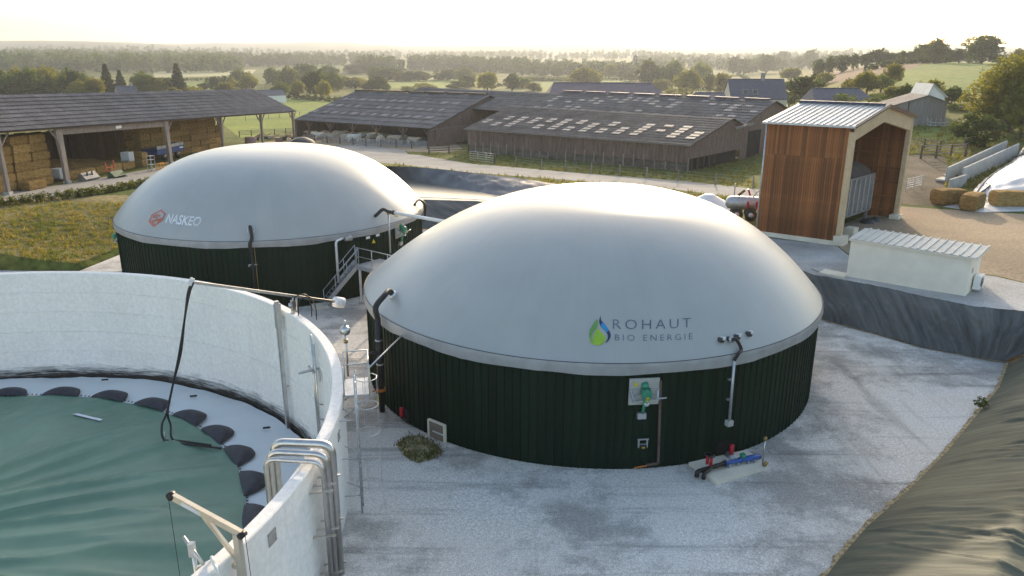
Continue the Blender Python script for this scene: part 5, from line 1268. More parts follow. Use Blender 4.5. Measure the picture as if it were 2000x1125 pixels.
# blue trailer
sT = on_line(368, flat(PA) + Zv * 2.5, dv) ; P = ln(S_[2] + 4.8) + pv_ * 3.0
r_ = thing('blue_trailer', 'blue farm trailer with pale side boards parked in the hay barn', 'trailer', P); F = Fr(P, -pv_)
mb = MB(); F.box(mb, 0, 1.35, -1.0, 6.4, .75, 2.3); mb.build('body', BLUET, r_)
for k in range(6): mb = MB(); F.box(mb, -2.65 + k * 1.06, 1.95, .12, .98, .42, .06); mb.build('side_board', CONC2, r_)
mb = MB(); F.box(mb, 3.22, 1.55, -1.0, .06, .9, 2.2); mb.build('tailgate', BLUET, r_)
mb = MB(); F.box(mb, 3.26, 1.85, -.4, .04, .3, .8); F.box(mb, 2.5, 1.45, .17, .9, .2, .02); mb.build('marking', INKW, r_)
for a in (-1.6, 1.6):
    for c in (0, -2.0): MB().tube([F.p(a, .5, c - .12), F.p(a, .5, c + .15)], .5, 18).build('wheel', BLACKP, r_, True)
mb = MB(); F.box(mb, 0, .85, -1.0, 6.0, .18, 1.0); mb.build('chassis', BLACKP, r_)
# ---------------- cattle barn
CB = G(840, 286); CA = G(578, 271); cd_ = flat(CB - CA).normalized(); cp_ = Vector((-cd_.y, cd_.x, 0)); LC = flat(CB - CA).length
Ec1 = Vector((CB.x, CB.y, zreach(CB, 250))); Ec0 = Vector((CA.x, CA.y, zreach(CA, 233))) 
ze = (Ec0.z + Ec1.z) / 2
w_, h_ = solve3(Ec1, cp_, Zv, 963, 185.5); w0, h0_ = solve3(Ec0, cp_, Zv, 685, 174)
w_ = max(6, min(16, w_)); h_ = max(2, min(6, h_))
cb = thing('cattle_barn', 'wide cattle barn with dark corrugated roof and open front', 'barn', CA.lerp(CB, .5))
Rc0, Rc1 = Ec0 + cp_ * w_ + Zv * h_, Ec1 + cp_ * w_ + Zv * h_
ov = cd_ * .5
rf = slope(cb, Ec0 - cp_ * .4 - Zv * .1, Ec1 - cp_ * .4 - Zv * .1 + ov, Rc0, Rc1 + ov, 9, FIBRE)
slope(cb, Ec1 + cp_ * 2 * w_ + ov, Ec0 + cp_ * 2 * w_, Rc1 + ov, Rc0, 3, FIBRE)
def rooflights(parent, E0, E1, R0, R1, spots, wd, n, m_=None, hf=.33):
    d = (E1 - E0).normalized(); s_ = (R0 - E0); L = s_.length; s_.normalize(); nrm = d.cross(s_).normalized(); nrm = nrm if nrm.z > 0 else -nrm; first = None
    for q, row in spots:
        c = E0.lerp(E1, q) + s_ * L * (row + .5) / n + nrm * .05
        if first is None: first = MB().obox(c, d * wd / 2, s_ * L / n * hf, nrm * .02).build('rooflight', m_ or SKYL, parent); c0 = c
        else: inst(first, parent, Matrix.Translation(c - c0))
random.seed(11)
sp = [((k + .5 + .25 * (r % 2)) / 13, r) for k in range(13) for r in (2, 4, 6) if random.random() < .8]
sp += [((k + .72 + .25 * (r % 2)) / 13, r) for k in range(13) for r in (2, 4, 6) if random.random() < .55 and k < 12]
rooflights(rf, Ec0 - cp_ * .4, Ec1 - cp_ * .4, Rc0, Rc1, sp, 1.0, 9, mat('rooflight_dim', (.20, .185, .19), (.15, .135, .14), rough=.7, nscale=.9, rand=.15))
for k in range(7):
    q0 = k / 7 + .01; MB().beam(Rc0.lerp(Rc1, q0) + Zv * .22, Rc0.lerp(Rc1, q0 + .12) + Zv * .22, .9, .3).build('ridge_vent', DARKW, rf)
gA_, gB_ = Ec1, Ec1 + cp_ * 2 * w_; zg = zU(CB.x, CB.y)
gable_wall(cb, gA_, gB_, zg + .1, Ec1.z - .15, .5, Rc1.z - .2, Ec1.z - .15, OLDW)
mb = MB(); mb.obox(gA_ + cp_ * w_ * 1.0 + cd_ * .12 + Zv * 0, cp_ * 1.6, cd_ * .02, Zv * .75); mb.build('gable_opening', HOLED, cb)
mb = MB(); q_ = gA_ + cp_ * .55 * w_; mb.obox((q_.x + cd_.x * .18, q_.y + cd_.y * .18, Ec1.z - .3), cp_ * (.55 * w_), cd_ * .06, Zv * .1); mb.build('door_track', POSTW, cb)
mb = MB(); q_ = gA_ + cp_ * .5 * w_; mb.obox((q_.x + cd_.x * .2, q_.y + cd_.y * .2, zg + 1.4), cp_ * (.42 * w_), cd_ * .05, Zv * 1.35); mb.build('sliding_door', OLDW, cb)
for u in (581, 605, 647, 691, 737, 788, 838):
    s = on_line(u, flat(CA) + Zv * CA.z, cd_); P = CA + cd_ * s; P = Vector((P.x, P.y, zU(P.x, P.y))); zt = Ec0.z + (Ec1.z - Ec0.z) * s / LC
    MB().beam(P, Vector((P.x, P.y, zt - .1)), .26, .26, cd_).build('post', OLDW, cb)
    for sg in (-1, 1):
        if 581 < u < 838 or (sg < 0 and u == 838): MB().beam(Vector((P.x, P.y, zt - 1.4)), Vector((P.x, P.y, zt - .2)) + cd_ * sg * 1.15, .14, .14, cp_).build('brace', OLDW, cb)
bA, bB = CA + cp_ * 2 * w_, CB + cp_ * 2 * w_
boards(cb, bA, bB, zg - 1, Ec0.z - .2, DARKW, .8, name='back_board'); boards(cb, CA, bA, zg - 1, Ec0.z, DARKW, .6, name='end_board')
bA, bB = CA + cp_ * w_ * .7, CB + cp_ * w_ * .7
MB().beam(Vector((bA.x, bA.y, zg + .6)), Vector((bB.x, bB.y, zg + .6)), .2, 1.2).build('feed_wall', DARKW, cb)
# ---------------- long low barn with boarded front
LA, LBp = G(915, 297), G(1343, 335); ld = flat(LBp - LA).normalized(); lp = Vector((-ld.y, ld.x, 0)); LL = flat(LBp - LA).length
E0 = Vector((LA.x, LA.y, zreach(LA, 250))); E1 = Vector((LBp.x, LBp.y, zreach(LBp, 281)))
w1, h1 = solve3(E1, lp, Zv, 1428, 230.5); w0, h0_ = solve3(E0, lp, Zv, 1001, 206.5)
lb = thing('boarded_barn', 'long low barn with weathered board front and pale rooflights', 'barn', LA.lerp(LBp, .5))
ov = ld * .5; R0_, R1_ = E0 + lp * w0 + Zv * h0_, E1 + lp * w1 + Zv * h1
e0, e1 = E0 - lp * .5 - Zv * .12 - ld * .4, E1 - lp * .5 - Zv * .12 + ov
rf = slope(lb, e0, e1, R0_ - ld * .4, R1_ + ov, 12, FIBRE2)
sp = []
for k in range(14):
    for r in (2, 3, 4, 5, 6):
        if random.random() < .82: sp.append(((k + .45 + .03 * r) / 14, r - (k % 2) * .0))
rooflights(rf, e0, e1, R0_ - ld * .4, R1_ + ov, [s for i, s in enumerate(sp)], 1.25, 12)
MB().tube([e0 - Zv * .06 - lp * .05, e1 - Zv * .06 - lp * .05], .08, 6).build('gutter', POSTW, lb)
zb0, zb1 = zU(LA.x, LA.y), zU(LBp.x, LBp.y)
# upper boards
n = 150; first = None; mb = MB()
for k in range(n):
    q0, q1 = k / n, (k + .9) / n; A_, B_ = LA.lerp(LBp, q0), LA.lerp(LBp, q1); zl = lambda q: (zreach(LA, 283) * (1 - q) + zreach(LBp, 318) * q); zt = lambda q: E0.z * (1 - q) + E1.z * q - .12
    off = lp * (-.05 - .02 * (k % 3)); j = .06 * random.random()
    a = [Vector((A_.x, A_.y, zl(q0) - j)) + off, Vector((B_.x, B_.y, zl(q1) - j)) + off, Vector((B_.x, B_.y, zt(q1))) + off, Vector((A_.x, A_.y, zt(q0))) + off]; b = [p_ + lp * .05 for p_ in a]
    o = MB().add(a + b, [(0, 1, 2, 3), (7, 6, 5, 4), (0, 4, 5, 1), (1, 5, 6, 2), (2, 6, 7, 3), (3, 7, 4, 0)]).build('wall_board', OLDW, lb)
for k in range(25):
    q0, q1 = k / 24, (k + .9) / 24; A_ = LA.lerp(LBp, min(1, q0))
    MB().box((A_.x, A_.y, zU(A_.x, A_.y) + .75), (.16, .16, 1.7), math.atan2(ld.y, ld.x)).build('wall_post', POSTW, lb)
    if k < 24:
        B_ = LA.lerp(LBp, q1)
        for r in range(3): 
            c = A_.lerp(B_, .5) + ld * .08 + lp * .08; MB().obox((c.x, c.y, zU(c.x, c.y) + .24 + r * .48), ld * (LL / 24 * .44), lp * .04, Zv * .22).build('wall_panel', mat('plank_dirty', (.155, .125, .10), (.10, .08, .065), rough=.95, nscale=2, rand=.2), lb)
gable_wall(lb, E1, E1 + lp * (w1 + 3.5), zb1 + 1.5, E1.z - .1, w1 / (w1 + 3.5), R1_.z - .12, R1_.z - 1.0, OLDW)
for k in range(5): P = E1 + lp * (1 + k * 1.5); MB().box((P.x, P.y, zb1 + .7), (.2, .2, 1.7), .3 * k).build('end_post', DARKW, lb)
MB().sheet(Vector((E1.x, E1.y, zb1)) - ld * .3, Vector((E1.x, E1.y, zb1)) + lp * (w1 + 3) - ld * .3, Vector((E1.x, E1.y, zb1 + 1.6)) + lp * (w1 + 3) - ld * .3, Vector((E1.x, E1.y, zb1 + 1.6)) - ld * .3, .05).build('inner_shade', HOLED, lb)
# back slope meets the tall barn behind
wq, hq = solve3(R1_, lp, Zv, 1447, 243)
wq = max(1.5, min(8, wq)); hq = min(-.2, max(-2, hq))
V0, V1 = R0_ + lp * wq + Zv * hq, R1_ + lp * wq + Zv * hq
slope(lb, V1 + ov, V0 - ld * .4, R1_ + ov, R0_ - ld * .4, 3, FIBRE2)
MB().beam(R1_ + ov + lp * 0 - Zv * 1.3 + ld * .2, V1 + lp * 2.6 + ov - Zv * .0 + ld * .2, .3, .3).build('barge_beam', POSTW, lb)
# ---------------- tall barn behind it
E1b = V1 + lp * .3; w4, h4 = solve3(E1b, lp, Zv, 1511, 196.5); w4 = max(5, min(20, w4)); h4 = max(1.5, min(7, h4))
R1b = E1b + lp * w4 + Zv * h4; sL = on_line(1099, R1b, ld, -90, 5); R0b = R1b + ld * sL; E0b = E1b + ld * sL
tb = thing('long_barn', 'long tall barn with pale patched roof behind the boarded barn', 'barn', Vector((R0b.x, R0b.y, zU(R0b.x, R0b.y))))
rf = slope(tb, E0b, E1b + ov, R0b, R1b + ov, 9, FIBRE)
sp = [((k + .4 + .06 * r) / 20, r) for k in range(20) for r in (1, 2, 4, 5, 6, 7) if random.random() < .5]
rooflights(rf, E0b, E1b, R0b, R1b, sp, 1.1, 9, mat('rooflight_mid', (.225, .215, .225), (.165, .155, .165), rough=.6, nscale=.9, rand=.2))
slope(tb, E1b + lp * 2 * w4 + ov, E0b + lp * 2 * w4, R1b + ov, R0b, 3, FIBRE)
for k in range(8): MB().beam(R0b.lerp(R1b, k / 8 + .01) + Zv * .15, R0b.lerp(R1b, k / 8 + .11) + Zv * .15, .8, .22).build('ridge_vent', SLATEP, rf)
zq = zU(E1b.x, E1b.y)
gable_wall(tb, E1b, E1b + lp * 2 * w4, zq, E1b.z - .1, .5, R1b.z - .15, E1b.z - .1, OLDW)
mb = MB(); q_ = E1b + lp * w4 * .42; mb.obox((q_.x + ld.x * .15, q_.y + ld.y * .15, zq + 1.9), lp * w4 * .2, ld * .03, Zv * 1.9); mb.build('doorway', HOLED, tb)
s2 = on_line(822, R0b, ld, -90, 5); R00 = R0b + ld * s2; E00 = E0b + ld * s2
ob = thing('old_barn', 'old barn with plain mossy roof between the cattle barn and long barn', 'barn', Vector((R00.x, R00.y, zU(R00.x, R00.y))))
dz = Zv * -.35
slope(ob, E00 + dz, E0b + dz - ld * .05, R00 + dz, R0b + dz - ld * .05, 9, FIBRE); slope(ob, E0b + lp * 2 * w4 + dz - ld * .05, E00 + lp * 2 * w4 + dz, R0b + dz - ld * .05, R00 + dz, 3, FIBRE)
gable_wall(ob, E00 + lp * 2 * w4, E00, zU(E00.x, E00.y), E00.z - .5, .5, R00.z - .5, E00.z - .5, OLDW, board=.6)
for A_, B_, r_ in ((E0b + lp * 2 * w4, E00 + lp * 2 * w4, ob), (E1b + lp * 2 * w4, E0b + lp * 2 * w4, tb)): boards(r_, A_, B_, zU(A_.x, A_.y) - .5, E00.z - .6, DARKW, 1.2, name='rear_board')
# ---------------- generic distant house with parts
def house(label, cat, u0, u1, v_ridge, v_eave, dist, m_wall, m_roof, hip0=0, hip1=0, base=None, yaw=0, depth=7, chim=None, wins=(), name='house', gable_px=None, group=None):
    # long side faces the camera; pixels give the two eave corners at the distance of the site
    def pd(u, v, y): d = ray(u, v); return CAMP + d * (y / d.y)
    A, B = pd(u0, v_eave, dist), pd(u1, v_eave, dist + yaw); d = flat(B - A).normalized(); p = Vector((-d.y, d.x, 0)); ze = (A.z + B.z) / 2; A.z = B.z = ze
    w = depth / 2; hr = (zreach(flat(A.lerp(B, .5)) + p * w, v_ridge) - ze)
    zb = min(zU(A.x, A.y), zU(B.x, B.y), zU(A.x + p.x * depth, A.y + p.y * depth)) - .3
    r = thing(name, label, cat, Vector(((A.x + B.x) / 2, (A.y + B.y) / 2, zb)), group)
    L = flat(B - A).length
    q = [A + d * .2 + p * .3, B - d * .2 + p * .3, B - d * .2 + p * (depth - .3), A + d * .2 + p * (depth - .3)]
    mb = MB(); bot = [Vector((x.x, x.y, zb)) for x in q]; top = [Vector((x.x, x.y, ze)) for x in q]
    vs = bot + top; fs = [(i, (i + 1) % 4, (i + 1) % 4 + 4, i + 4) for i in range(4)]
    R0, R1 = A + p * w + Zv * hr + d * hip0, B + p * w + Zv * hr - d * hip1
    if not hip0: vs.append(R0 + d * .2 - Zv * .1); fs.append((4, 7, len(vs) - 1))
    if not hip1: vs.append(R1 - d * .2 - Zv * .1); fs.append((5, 6, len(vs) - 1))
    mb.add(vs, fs).build('wall', m_wall, r)
    C, D = A + p * depth, B + p * depth; mb = MB(); mb.add([A, B, R1, R0, C, D], [(0, 1, 2, 3), (5, 4, 3, 2)] + ([(4, 0, 3)] if hip0 else []) + ([(1, 5, 2)] if hip1 else []))
    rf = mb.build('roof', m_roof, r); so = rf.modifiers.new('thick', 'SOLIDIFY'); so.thickness = .18
    MB().tube([R0 + Zv * .05, R1 + Zv * .05], .16, 6).build('ridge_tiles', m_roof, rf)
    if chim is not None:
        P = R0.lerp(R1, chim); MB().box((P.x, P.y, P.z + .6), (.9, .7, 2.0), math.atan2(d.y, d.x)).build('chimney', STONE, rf)
    for t, z, kind in wins:
        if kind == 'roof':
            c = A.lerp(B, t).lerp(R0.lerp(R1, t), z); sl = (R0 - A).normalized() if not hip0 else (p * w + Zv * hr).normalized(); sl = (p * w + Zv * hr).normalized(); nn = d.cross(sl); nn = nn if nn.z > 0 else -nn
            o = MB().obox(c + nn * .1, d * .65, sl * .75, nn * .05).build('roof_window', STONE, rf); MB().obox(c + nn * .17, d * .5, sl * .6, nn * .015).build('pane', GLASSD, o)
        else:
            c = A.lerp(B, t) + p * .28; o = MB().obox((c.x, c.y, zb + z), d * .55, p * .06, Zv * .75).build('window', WHITEP, r); MB().obox((c.x - p.x * .06, c.y - p.y * .06, zb + z), d * .42, p * .03, Zv * .62).build('pane', GLASSD, o)
    return r
house('grey barn with low violet slate roof behind the long barn', 'barn', 1072, 1299, 162, 184, 205, STONE, SLATEP, hip0=1.5, hip1=2.5, depth=14, name='slate_barn')
house('farmhouse with blue slate roof, roof windows and brick chimney', 'house', 1428, 1540, 155, 194, 190, HOUSEW, SLATE, depth=9, chim=.62, wins=((.27, .35, 'roof'), (.44, .35, 'roof'), (.2, 2.0, 'w'), (.7, 2.0, 'w')), name='farmhouse')
house('low slate roofed outbuilding in front of the farmhouse', 'outbuilding', 1362, 1420, 181, 192, 185, STONE, SLATE, depth=6, name='outbuilding')
house('stone cottage with hipped slate roof beside the dark tree', 'cottage', 1592, 1714, 173, 199, 165, RENDER, SLATE, hip0=.6, hip1=2.2, depth=9, name='cottage')
house('small cream house with dark roof behind the hay barn', 'house', 233, 272, 168, 184, 330, HOUSEW, SLATE, depth=7, yaw=6, chim=.8, wins=((.75, 2.2, 'w'),), name='house')
house('white walled bungalow behind the end of the hay barn', 'house', 512, 560, 176, 186, 325, WHITEP, SLATE, depth=7, yaw=8, wins=((.3, 1.6, 'w'),), name='house')
# small grey barn with gable to the camera and a white gable behind it
def gable_house(label, uL, uR, uA, vE0, vE1, vA, vB, dist, depth, m_wall, m_roof, name):
    def pd(u, v, y): d = ray(u, v); return CAMP + d * (y / d.y)
    A, B = pd(uL, vE0, dist), pd(uR, vE1, dist); ap = pd(uA, vA, dist); d = flat(B - A).normalized(); p = Vector((-d.y, d.x, 0)); zb = zU(A.x, A.y) - .3
    r = thing(name, label, 'barn', Vector(((A.x + B.x) / 2, (A.y + B.y) / 2, zb)))
    mb = MB(); f = [Vector((A.x, A.y, zb)), Vector((B.x, B.y, zb)), B, ap, A]; b = [x + p * depth for x in f]
    mb.add(f + b, [(0, 1, 2, 3, 4), (9, 8, 7, 6, 5), (0, 5, 6, 1), (1, 6, 7, 2), (4, 9, 5, 0)]).build('wall', m_wall, r)
    mb = MB(); o1 = -p * .3 + Zv * .06; A2, B2 = A - (ap - A).normalized() * .5, B - (ap - B).normalized() * .5
    mb.add([A2 + o1, ap + o1, ap + o1 + p * (depth + .6), A2 + o1 + p * (depth + .6), B2 + o1, B2 + o1 + p * (depth + .6)], [(0, 1, 2, 3), (1, 4, 5, 2)]); rf = mb.build('roof', m_roof, r); so = rf.modifiers.new('thick', 'SOLIDIFY'); so.thickness = .14
    return r, A, B, d, p, zb
r_, A_, B_, d_, p_, zb_ = gable_house('small grey boarded barn with low gable in the pasture', 1740, 1851, 1813, 207, 200, 186, 218, 113, 5, mat('grey_boards', (.27, .25, .24), (.2, .185, .175), rough=.9, nscale=1, stretch=(5, 5, .4), fine=.2, fscale=6), FIBRE, 'pasture_barn')
MB().box(((A_.x + B_.x) / 2 - 1.5, A_.y - .06, zb_ + 2.2), (.15, .08, 3.6)).build('corner_post', DARKW, r_)
gable_house('narrow white gabled shed showing behind the grey pasture barn', 1808, 1846, 1822, 190, 186, 164, 200, 124, 5, WHITEP, ROOFM, 'white_shed')
# church tower far away
P = CAMP + ray(1239, 150) * (850 / ray(1239, 150).y); zb = zU(P.x, P.y); zt = zreach(P, 112)
r_ = thing('church_tower', 'hazy square church tower above the distant trees', 'tower', (P.x, P.y, zb))
MB().box((P.x, P.y, (zb + zt) / 2), (5.0, 5.0, zt - zb)).build('tower', STONE, r_); MB().lathe([(3.4, 0), (.1, 3.2)], (P.x, P.y, zt), 4, math.pi / 4).build('cap_roof', SLATE, r_)
for x in (-1, 1): MB().box((P.x + x, P.y - 2.5, zt - 3), (.9, .3, 2.4)).build('belfry_opening', HOLED, r_)
# poles
for u, v0, v1, l in ((70, 193, 165, 'grey utility pole behind the hay barn'), (516, 187, 156, 'slim mast beside the white bungalow')):
    P = G(u, v0 + 6); zt = zreach(P, v1); r_ = thing('utility_pole', l, 'pole', P); MB().tube([P, (P.x, P.y, zt)], [.16, .1], 6).build('pole', CONC2, r_); MB().beam((P.x - .7, P.y, zt - .5), (P.x + .7, P.y, zt - .5), .1, .1).build('crossarm', CONC2, r_)

# ================================================================== TIMBER SHED, HUT, SILAGE
A = G(1478, 462); B = G(1632, 479); C = G(1749, 424)
zb = B.z; A.z = C.z = zb; ld2 = flat(B - A).normalized(); gp2 = flat(C - B); W2 = gp2.length; gp2.normalize()
Bz = zreach(B, 245); Az = zreach(A, 236); ze = (Az + Bz) / 2; Be = Vector((B.x, B.y, ze)); Ae = Vector((A.x, A.y, ze))
wA, hA = solve3(Be, gp2, Zv, 1726, 207); wA = max(W2 * .42, min(W2 * .62, wA)); hA = max(.8, min(2.6, hA))
Ce = Vector((C.x, C.y, ze)); D = A + (C - B); De = Ae + (Ce - Be); LS = flat(B - A).length
sh = thing('timber_shed', 'tall brown plank shed with pale arched front and metal roof', 'shed', A.lerp(C, .5))
out = Vector((ld2.y, -ld2.x, 0)); out = out if out.dot(gp2) < 0 else -out
zmid = zreach(B, 312)
MB().obox(A.lerp(B, .5) + Zv * .14, ld2 * LS / 2, out * .12, Zv * .16).build('plinth', CREAM, sh)
n = 34
wl = MB().obox((A.lerp(B, .5).x - out.x * .06, A.lerp(B, .5).y - out.y * .06, (zb + .3 + ze) / 2), ld2 * (LS / 2 - .05), out * .02, Zv * ((ze - zb - .3) / 2)).build('side_wall', DARKW, sh)
def planks(par, P, Q, z0, z1, cnt, nrm, m_=PLANK, jit=.012):
    L = flat(Q - P).length; d = flat(Q - P).normalized(); bw = L / cnt; ms = []
    for k in range(3):
        me = MB().obox((0, 0, 0), d * bw * .468, nrm * .018, Zv * (z1 - z0) / 2)
        ms.append(me)
    first = None
    for k in range(cnt):
        c = P + d * bw * (k + .5) + nrm * random.uniform(0, jit); c.z = (z0 + z1) / 2
        if first is None: 
            first = MB().obox(c, d * bw * .468, nrm * .018, Zv * (z1 - z0) / 2).build('plank', m_, par); c0 = c
        else: inst(first, par, Matrix.Translation(c - c0))
planks(wl, A, B, zb + .3, zmid, n, out); planks(wl, A, B, zmid + .01, ze - .02, n, out)
fw_ = MB().obox((C.lerp(D, .5).x, C.lerp(D, .5).y, (zb + ze) / 2), ld2 * (LS / 2), out * .02, Zv * ((ze - zb) / 2)).build('far_wall', PLANK, sh)
planks(fw_, D + out * .05, C + out * .05, zb + .2, ze, 30, out)
for k in range(7): P = C.lerp(D, .5) + out * .16; MB().obox((P.x, P.y, zb + .9 + k * (ze - zb - 1.2) / 6.3), ld2 * LS / 2, out * .06, Zv * .055).build('wall_rail', PLANK, sh)
bw_ = MB().obox((A.lerp(D, .5).x, A.lerp(D, .5).y, (zb + ze) / 2), gp2 * W2 / 2, ld2 * .03, Zv * ((ze - zb) / 2)).build('back_wall', PLANK, sh)
planks(bw_, D + ld2 * .07, A + ld2 * .07, zb + .2, ze, 60, ld2)
for k in range(6): P = A.lerp(D, .5) + ld2 * .14; MB().obox((P.x, P.y, zb + 1.2 + k * 1.2), gp2 * W2 / 2, ld2 * .05, Zv * .07).build('wall_rail', GLU, sh)
Ra, Rb = Ae + gp2 * wA + Zv * hA, Be + gp2 * wA + Zv * hA
MB().add([De, Ae, Ra], [(0, 1, 2)]).build('back_gable', PLANK, sh)
# arched front frame
def frame_front(off, th):
    mb = MB(); N = 28; vs = []; fs = []
    for i in range(N + 1):
        s = W2 * i / N; zt = ze + hA * s / wA if s < wA else ze + hA * (W2 - s) / (W2 - wA)
        q = i / N; arch = ze - 1.15 + (hA + .45) * (1 - abs(2 * q - 1) ** 2.2) ** .62
        zl = min(zt - 1.1, arch); P = B + gp2 * s
        for o in (off, off - th): vs += [Vector((P.x, P.y, zl)) + ld2 * o, Vector((P.x, P.y, zt - .04)) + ld2 * o]
    for i in range(N):
        a = i * 4; b = a + 4; fs += [(a, b, b + 1, a + 1), (a + 3, b + 3, b + 2, a + 2), (a + 2, b + 2, b, a), (a + 1, b + 1, b + 3, a + 3)]
    return mb.add(vs, fs)
frame_front(.22, .3).build('arched_beam', GLU, sh)
for P, sg in ((B, 1), (C, -1)):
    c = P + gp2 * sg * .17 + ld2 * .08; MB().obox((c.x, c.y, (zb + .2 + ze - .6) / 2 + .05), gp2 * .2, ld2 * .16, Zv * ((ze - .6 - zb) / 2)).build('front_post', GLU, sh)
    P2 = P - ld2 * (LS - .4) + gp2 * sg * .2; MB().obox((P2.x, P2.y, (zb + ze) / 2), gp2 * .15, ld2 * .15, Zv * ((ze - zb) / 2)).build('rear_post', GLU, sh)
# roof sheets
nrm = (Be - Ae).cross(Ra - Ae).normalized(); nrm = nrm if nrm.z > 0 else -nrm
rf = MB().sheet(Ae - nrm * .05, Be - nrm * .05, Rb - nrm * .05, Ra - nrm * .05, .1 if (Be - Ae).cross(Ra - Ae).z > 0 else -.1).build('roof', GLU, sh)
sl = (Ra - Ae); Ls = sl.length; sl.normalize(); ns = 15; dL = (LS + .7) / ns; E_ = Ae - ld2 * .25 - sl * .35; first = None
for k in range(ns):
    c = E_ + ld2 * dL * (k + .5)
    if first is None:
        mb = MB(); mb.obox(c + sl * (Ls + .35) / 2 + nrm * .02, ld2 * dL * .5, sl * (Ls + .35) / 2, nrm * .015); mb.obox(c + ld2 * dL * .42 + sl * (Ls + .35) / 2 + nrm * .06, ld2 * .035, sl * (Ls + .35) / 2, nrm * .035); first = mb.build('roof_sheet', ROOFM, rf); c0 = c
    else: inst(first, rf, Matrix.Translation(c - c0))
MB().sheet(Ce + ld2 * .4, De - ld2 * .3, Ra - ld2 * .3, Rb + ld2 * .4, -.08 if (De - Ce).cross(Ra - Ce).z < 0 else .08).build('rear_slope', ROOFM, sh)
MB().beam(Ra - ld2 * .3 + Zv * .12, Rb + ld2 * .1 + Zv * .12, .5, .16).build('ridge_cap', SLATE, rf)
MB().beam(Rb + ld2 * .42 + Zv * .02, Be + ld2 * .42 - sl * .35 + Zv * .02, .06, .24).build('verge_board', mat('verge_brown', (.16, .08, .05), rough=.6), rf); MB().beam(Rb + ld2 * .42 + Zv * .02, Ce + ld2 * .42 + Zv * .02, .06, .24).build('verge_board', MATS['verge_brown'], rf)
MB().beam(Ae - sl * .4 - ld2 * .25 - Zv * .03, Be - sl * .4 + ld2 * .4 - Zv * .03, .12, .12).build('gutter', GALV, rf)
MB().tube([Ae + out * .12 - ld2 * .05, A + out * .12 - ld2 * .05 + Zv * .1], .06, 8).build('downpipe', GALV, sh, True)
# concrete blocks
for s, l in ((.35, 'white concrete block under the near shed post'), (3.6, 'white concrete block under the hopper legs'), (W2 - .5, 'white concrete block under the far shed post')):
    P = B + gp2 * s + ld2 * (-.4 if s == 3.6 else .15); MB().box((P.x, P.y, zb + .34), (.9, .7, .68), math.atan2(gp2.y, gp2.x)).build('concrete_block', CREAM, None, label=l, cat='block')
# feed hopper
s1 = on_line(1700, B - ld2 * 1.4 + Zv * 3, gp2, 0, 30); s0_ = .9; P0 = B + gp2 * s0_ - ld2 * 1.3; LH = s1 - s0_
hp_ = thing('feed_hopper', 'grey ribbed steel feed hopper heaped with dark load in the shed', 'hopper', Vector((P0.x + gp2.x * LH / 2, P0.y + gp2.y * LH / 2, zb)))
z0, z1 = zb + 1.25, zb + 4.0; dpt = 2.6
q = [P0, P0 + gp2 * LH, P0 + gp2 * LH - ld2 * dpt, P0 - ld2 * dpt]
mb = MB(); vs = [Vector((p_.x, p_.y, z0)) for p_ in q] + [Vector((p_.x, p_.y, z1)) for p_ in q]; mb.add(vs, [(0, 1, 5, 4), (1, 2, 6, 5), (2, 3, 7, 6), (3, 0, 4, 7), (3, 2, 1, 0)]).build('body', HOPPER, hp_)
nrb = 9
for k in range(nrb + 1): P = P0 + gp2 * LH * k / nrb + ld2 * .06; MB().box((P.x, P.y, (z0 + z1) / 2), (.12, .14, z1 - z0), math.atan2(gp2.y, gp2.x)).build('rib', GALV, hp_)
for z in (z0, z1): P = P0 + gp2 * LH / 2 + ld2 * .07; MB().obox((P.x, P.y, z), gp2 * LH / 2, ld2 * .07, Zv * .08).build('rail', HOPPER, hp_)
for k in (.06, .94):
    for o in (0, dpt): P = P0 + gp2 * LH * k - ld2 * o; MB().box((P.x, P.y, (zb + z0) / 2), (.2, .2, z0 - zb), math.atan2(gp2.y, gp2.x)).build('leg', HOPPER, hp_)
mb = MB(); vs = []; fs = []; N = 20
for i in range(N + 1):
    for j in range(N + 1):
        a, b = i / N, j / N; P = P0 + gp2 * LH * a - ld2 * dpt * b; hh = 1.5 * (math.sin(math.pi * a) * math.sin(math.pi * b)) ** .35 + .12 * mnoise.noise(Vector((a * 9, b * 7, 1)))
        vs.append((P.x, P.y, z1 - .1 + max(0, hh)))
for i in range(N):
    for j in range(N): a = i * (N + 1) + j; fs.append((a, a + 1, a + N + 2, a + N + 1))
mb.add(vs, fs).build('load', TARPD, hp_, True)
P = P0 + gp2 * (LH + .1) + ld2 * .1; MB().box((P.x, P.y, z1 - .35), (.3, .1, .14), math.atan2(gp2.y, gp2.x)).build('tail_lamp', REDV, hp_)
P = B + gp2 * (W2 - 3.2) - ld2 * .9
mb = MB(); bm_ = [(.5, 0), (.62, .18), (.45, .5), (.1, .62)]; mb.lathe(bm_, (P.x, P.y, zb), 10); mb.lathe(bm_, (P.x + .7, P.y + .5, zb), 10); mb.build('tarpaulin_bundle', FOIL, None, True, label='crumpled dark blue tarpaulin on the shed floor', cat='tarpaulin')
P = G(1584, 474); r_ = thing('marker_stake', 'thin dark stake in the gravel before the plank wall', 'stake', P); MB().tube([P, P + Zv * 1.35], .03, 6).build('rod', BLACKP, r_); MB().box((P.x, P.y, P.z + .03), (.5, .5, .06)).build('base', CONC2, r_)
P = G(1607, 527); MB().box((P.x, P.y, P.z + .03), (1.1, .75, .05), .3).build('manhole_cover', CONC2, None, label='flat square manhole cover in the gravel near the white hut', cat='manhole cover')

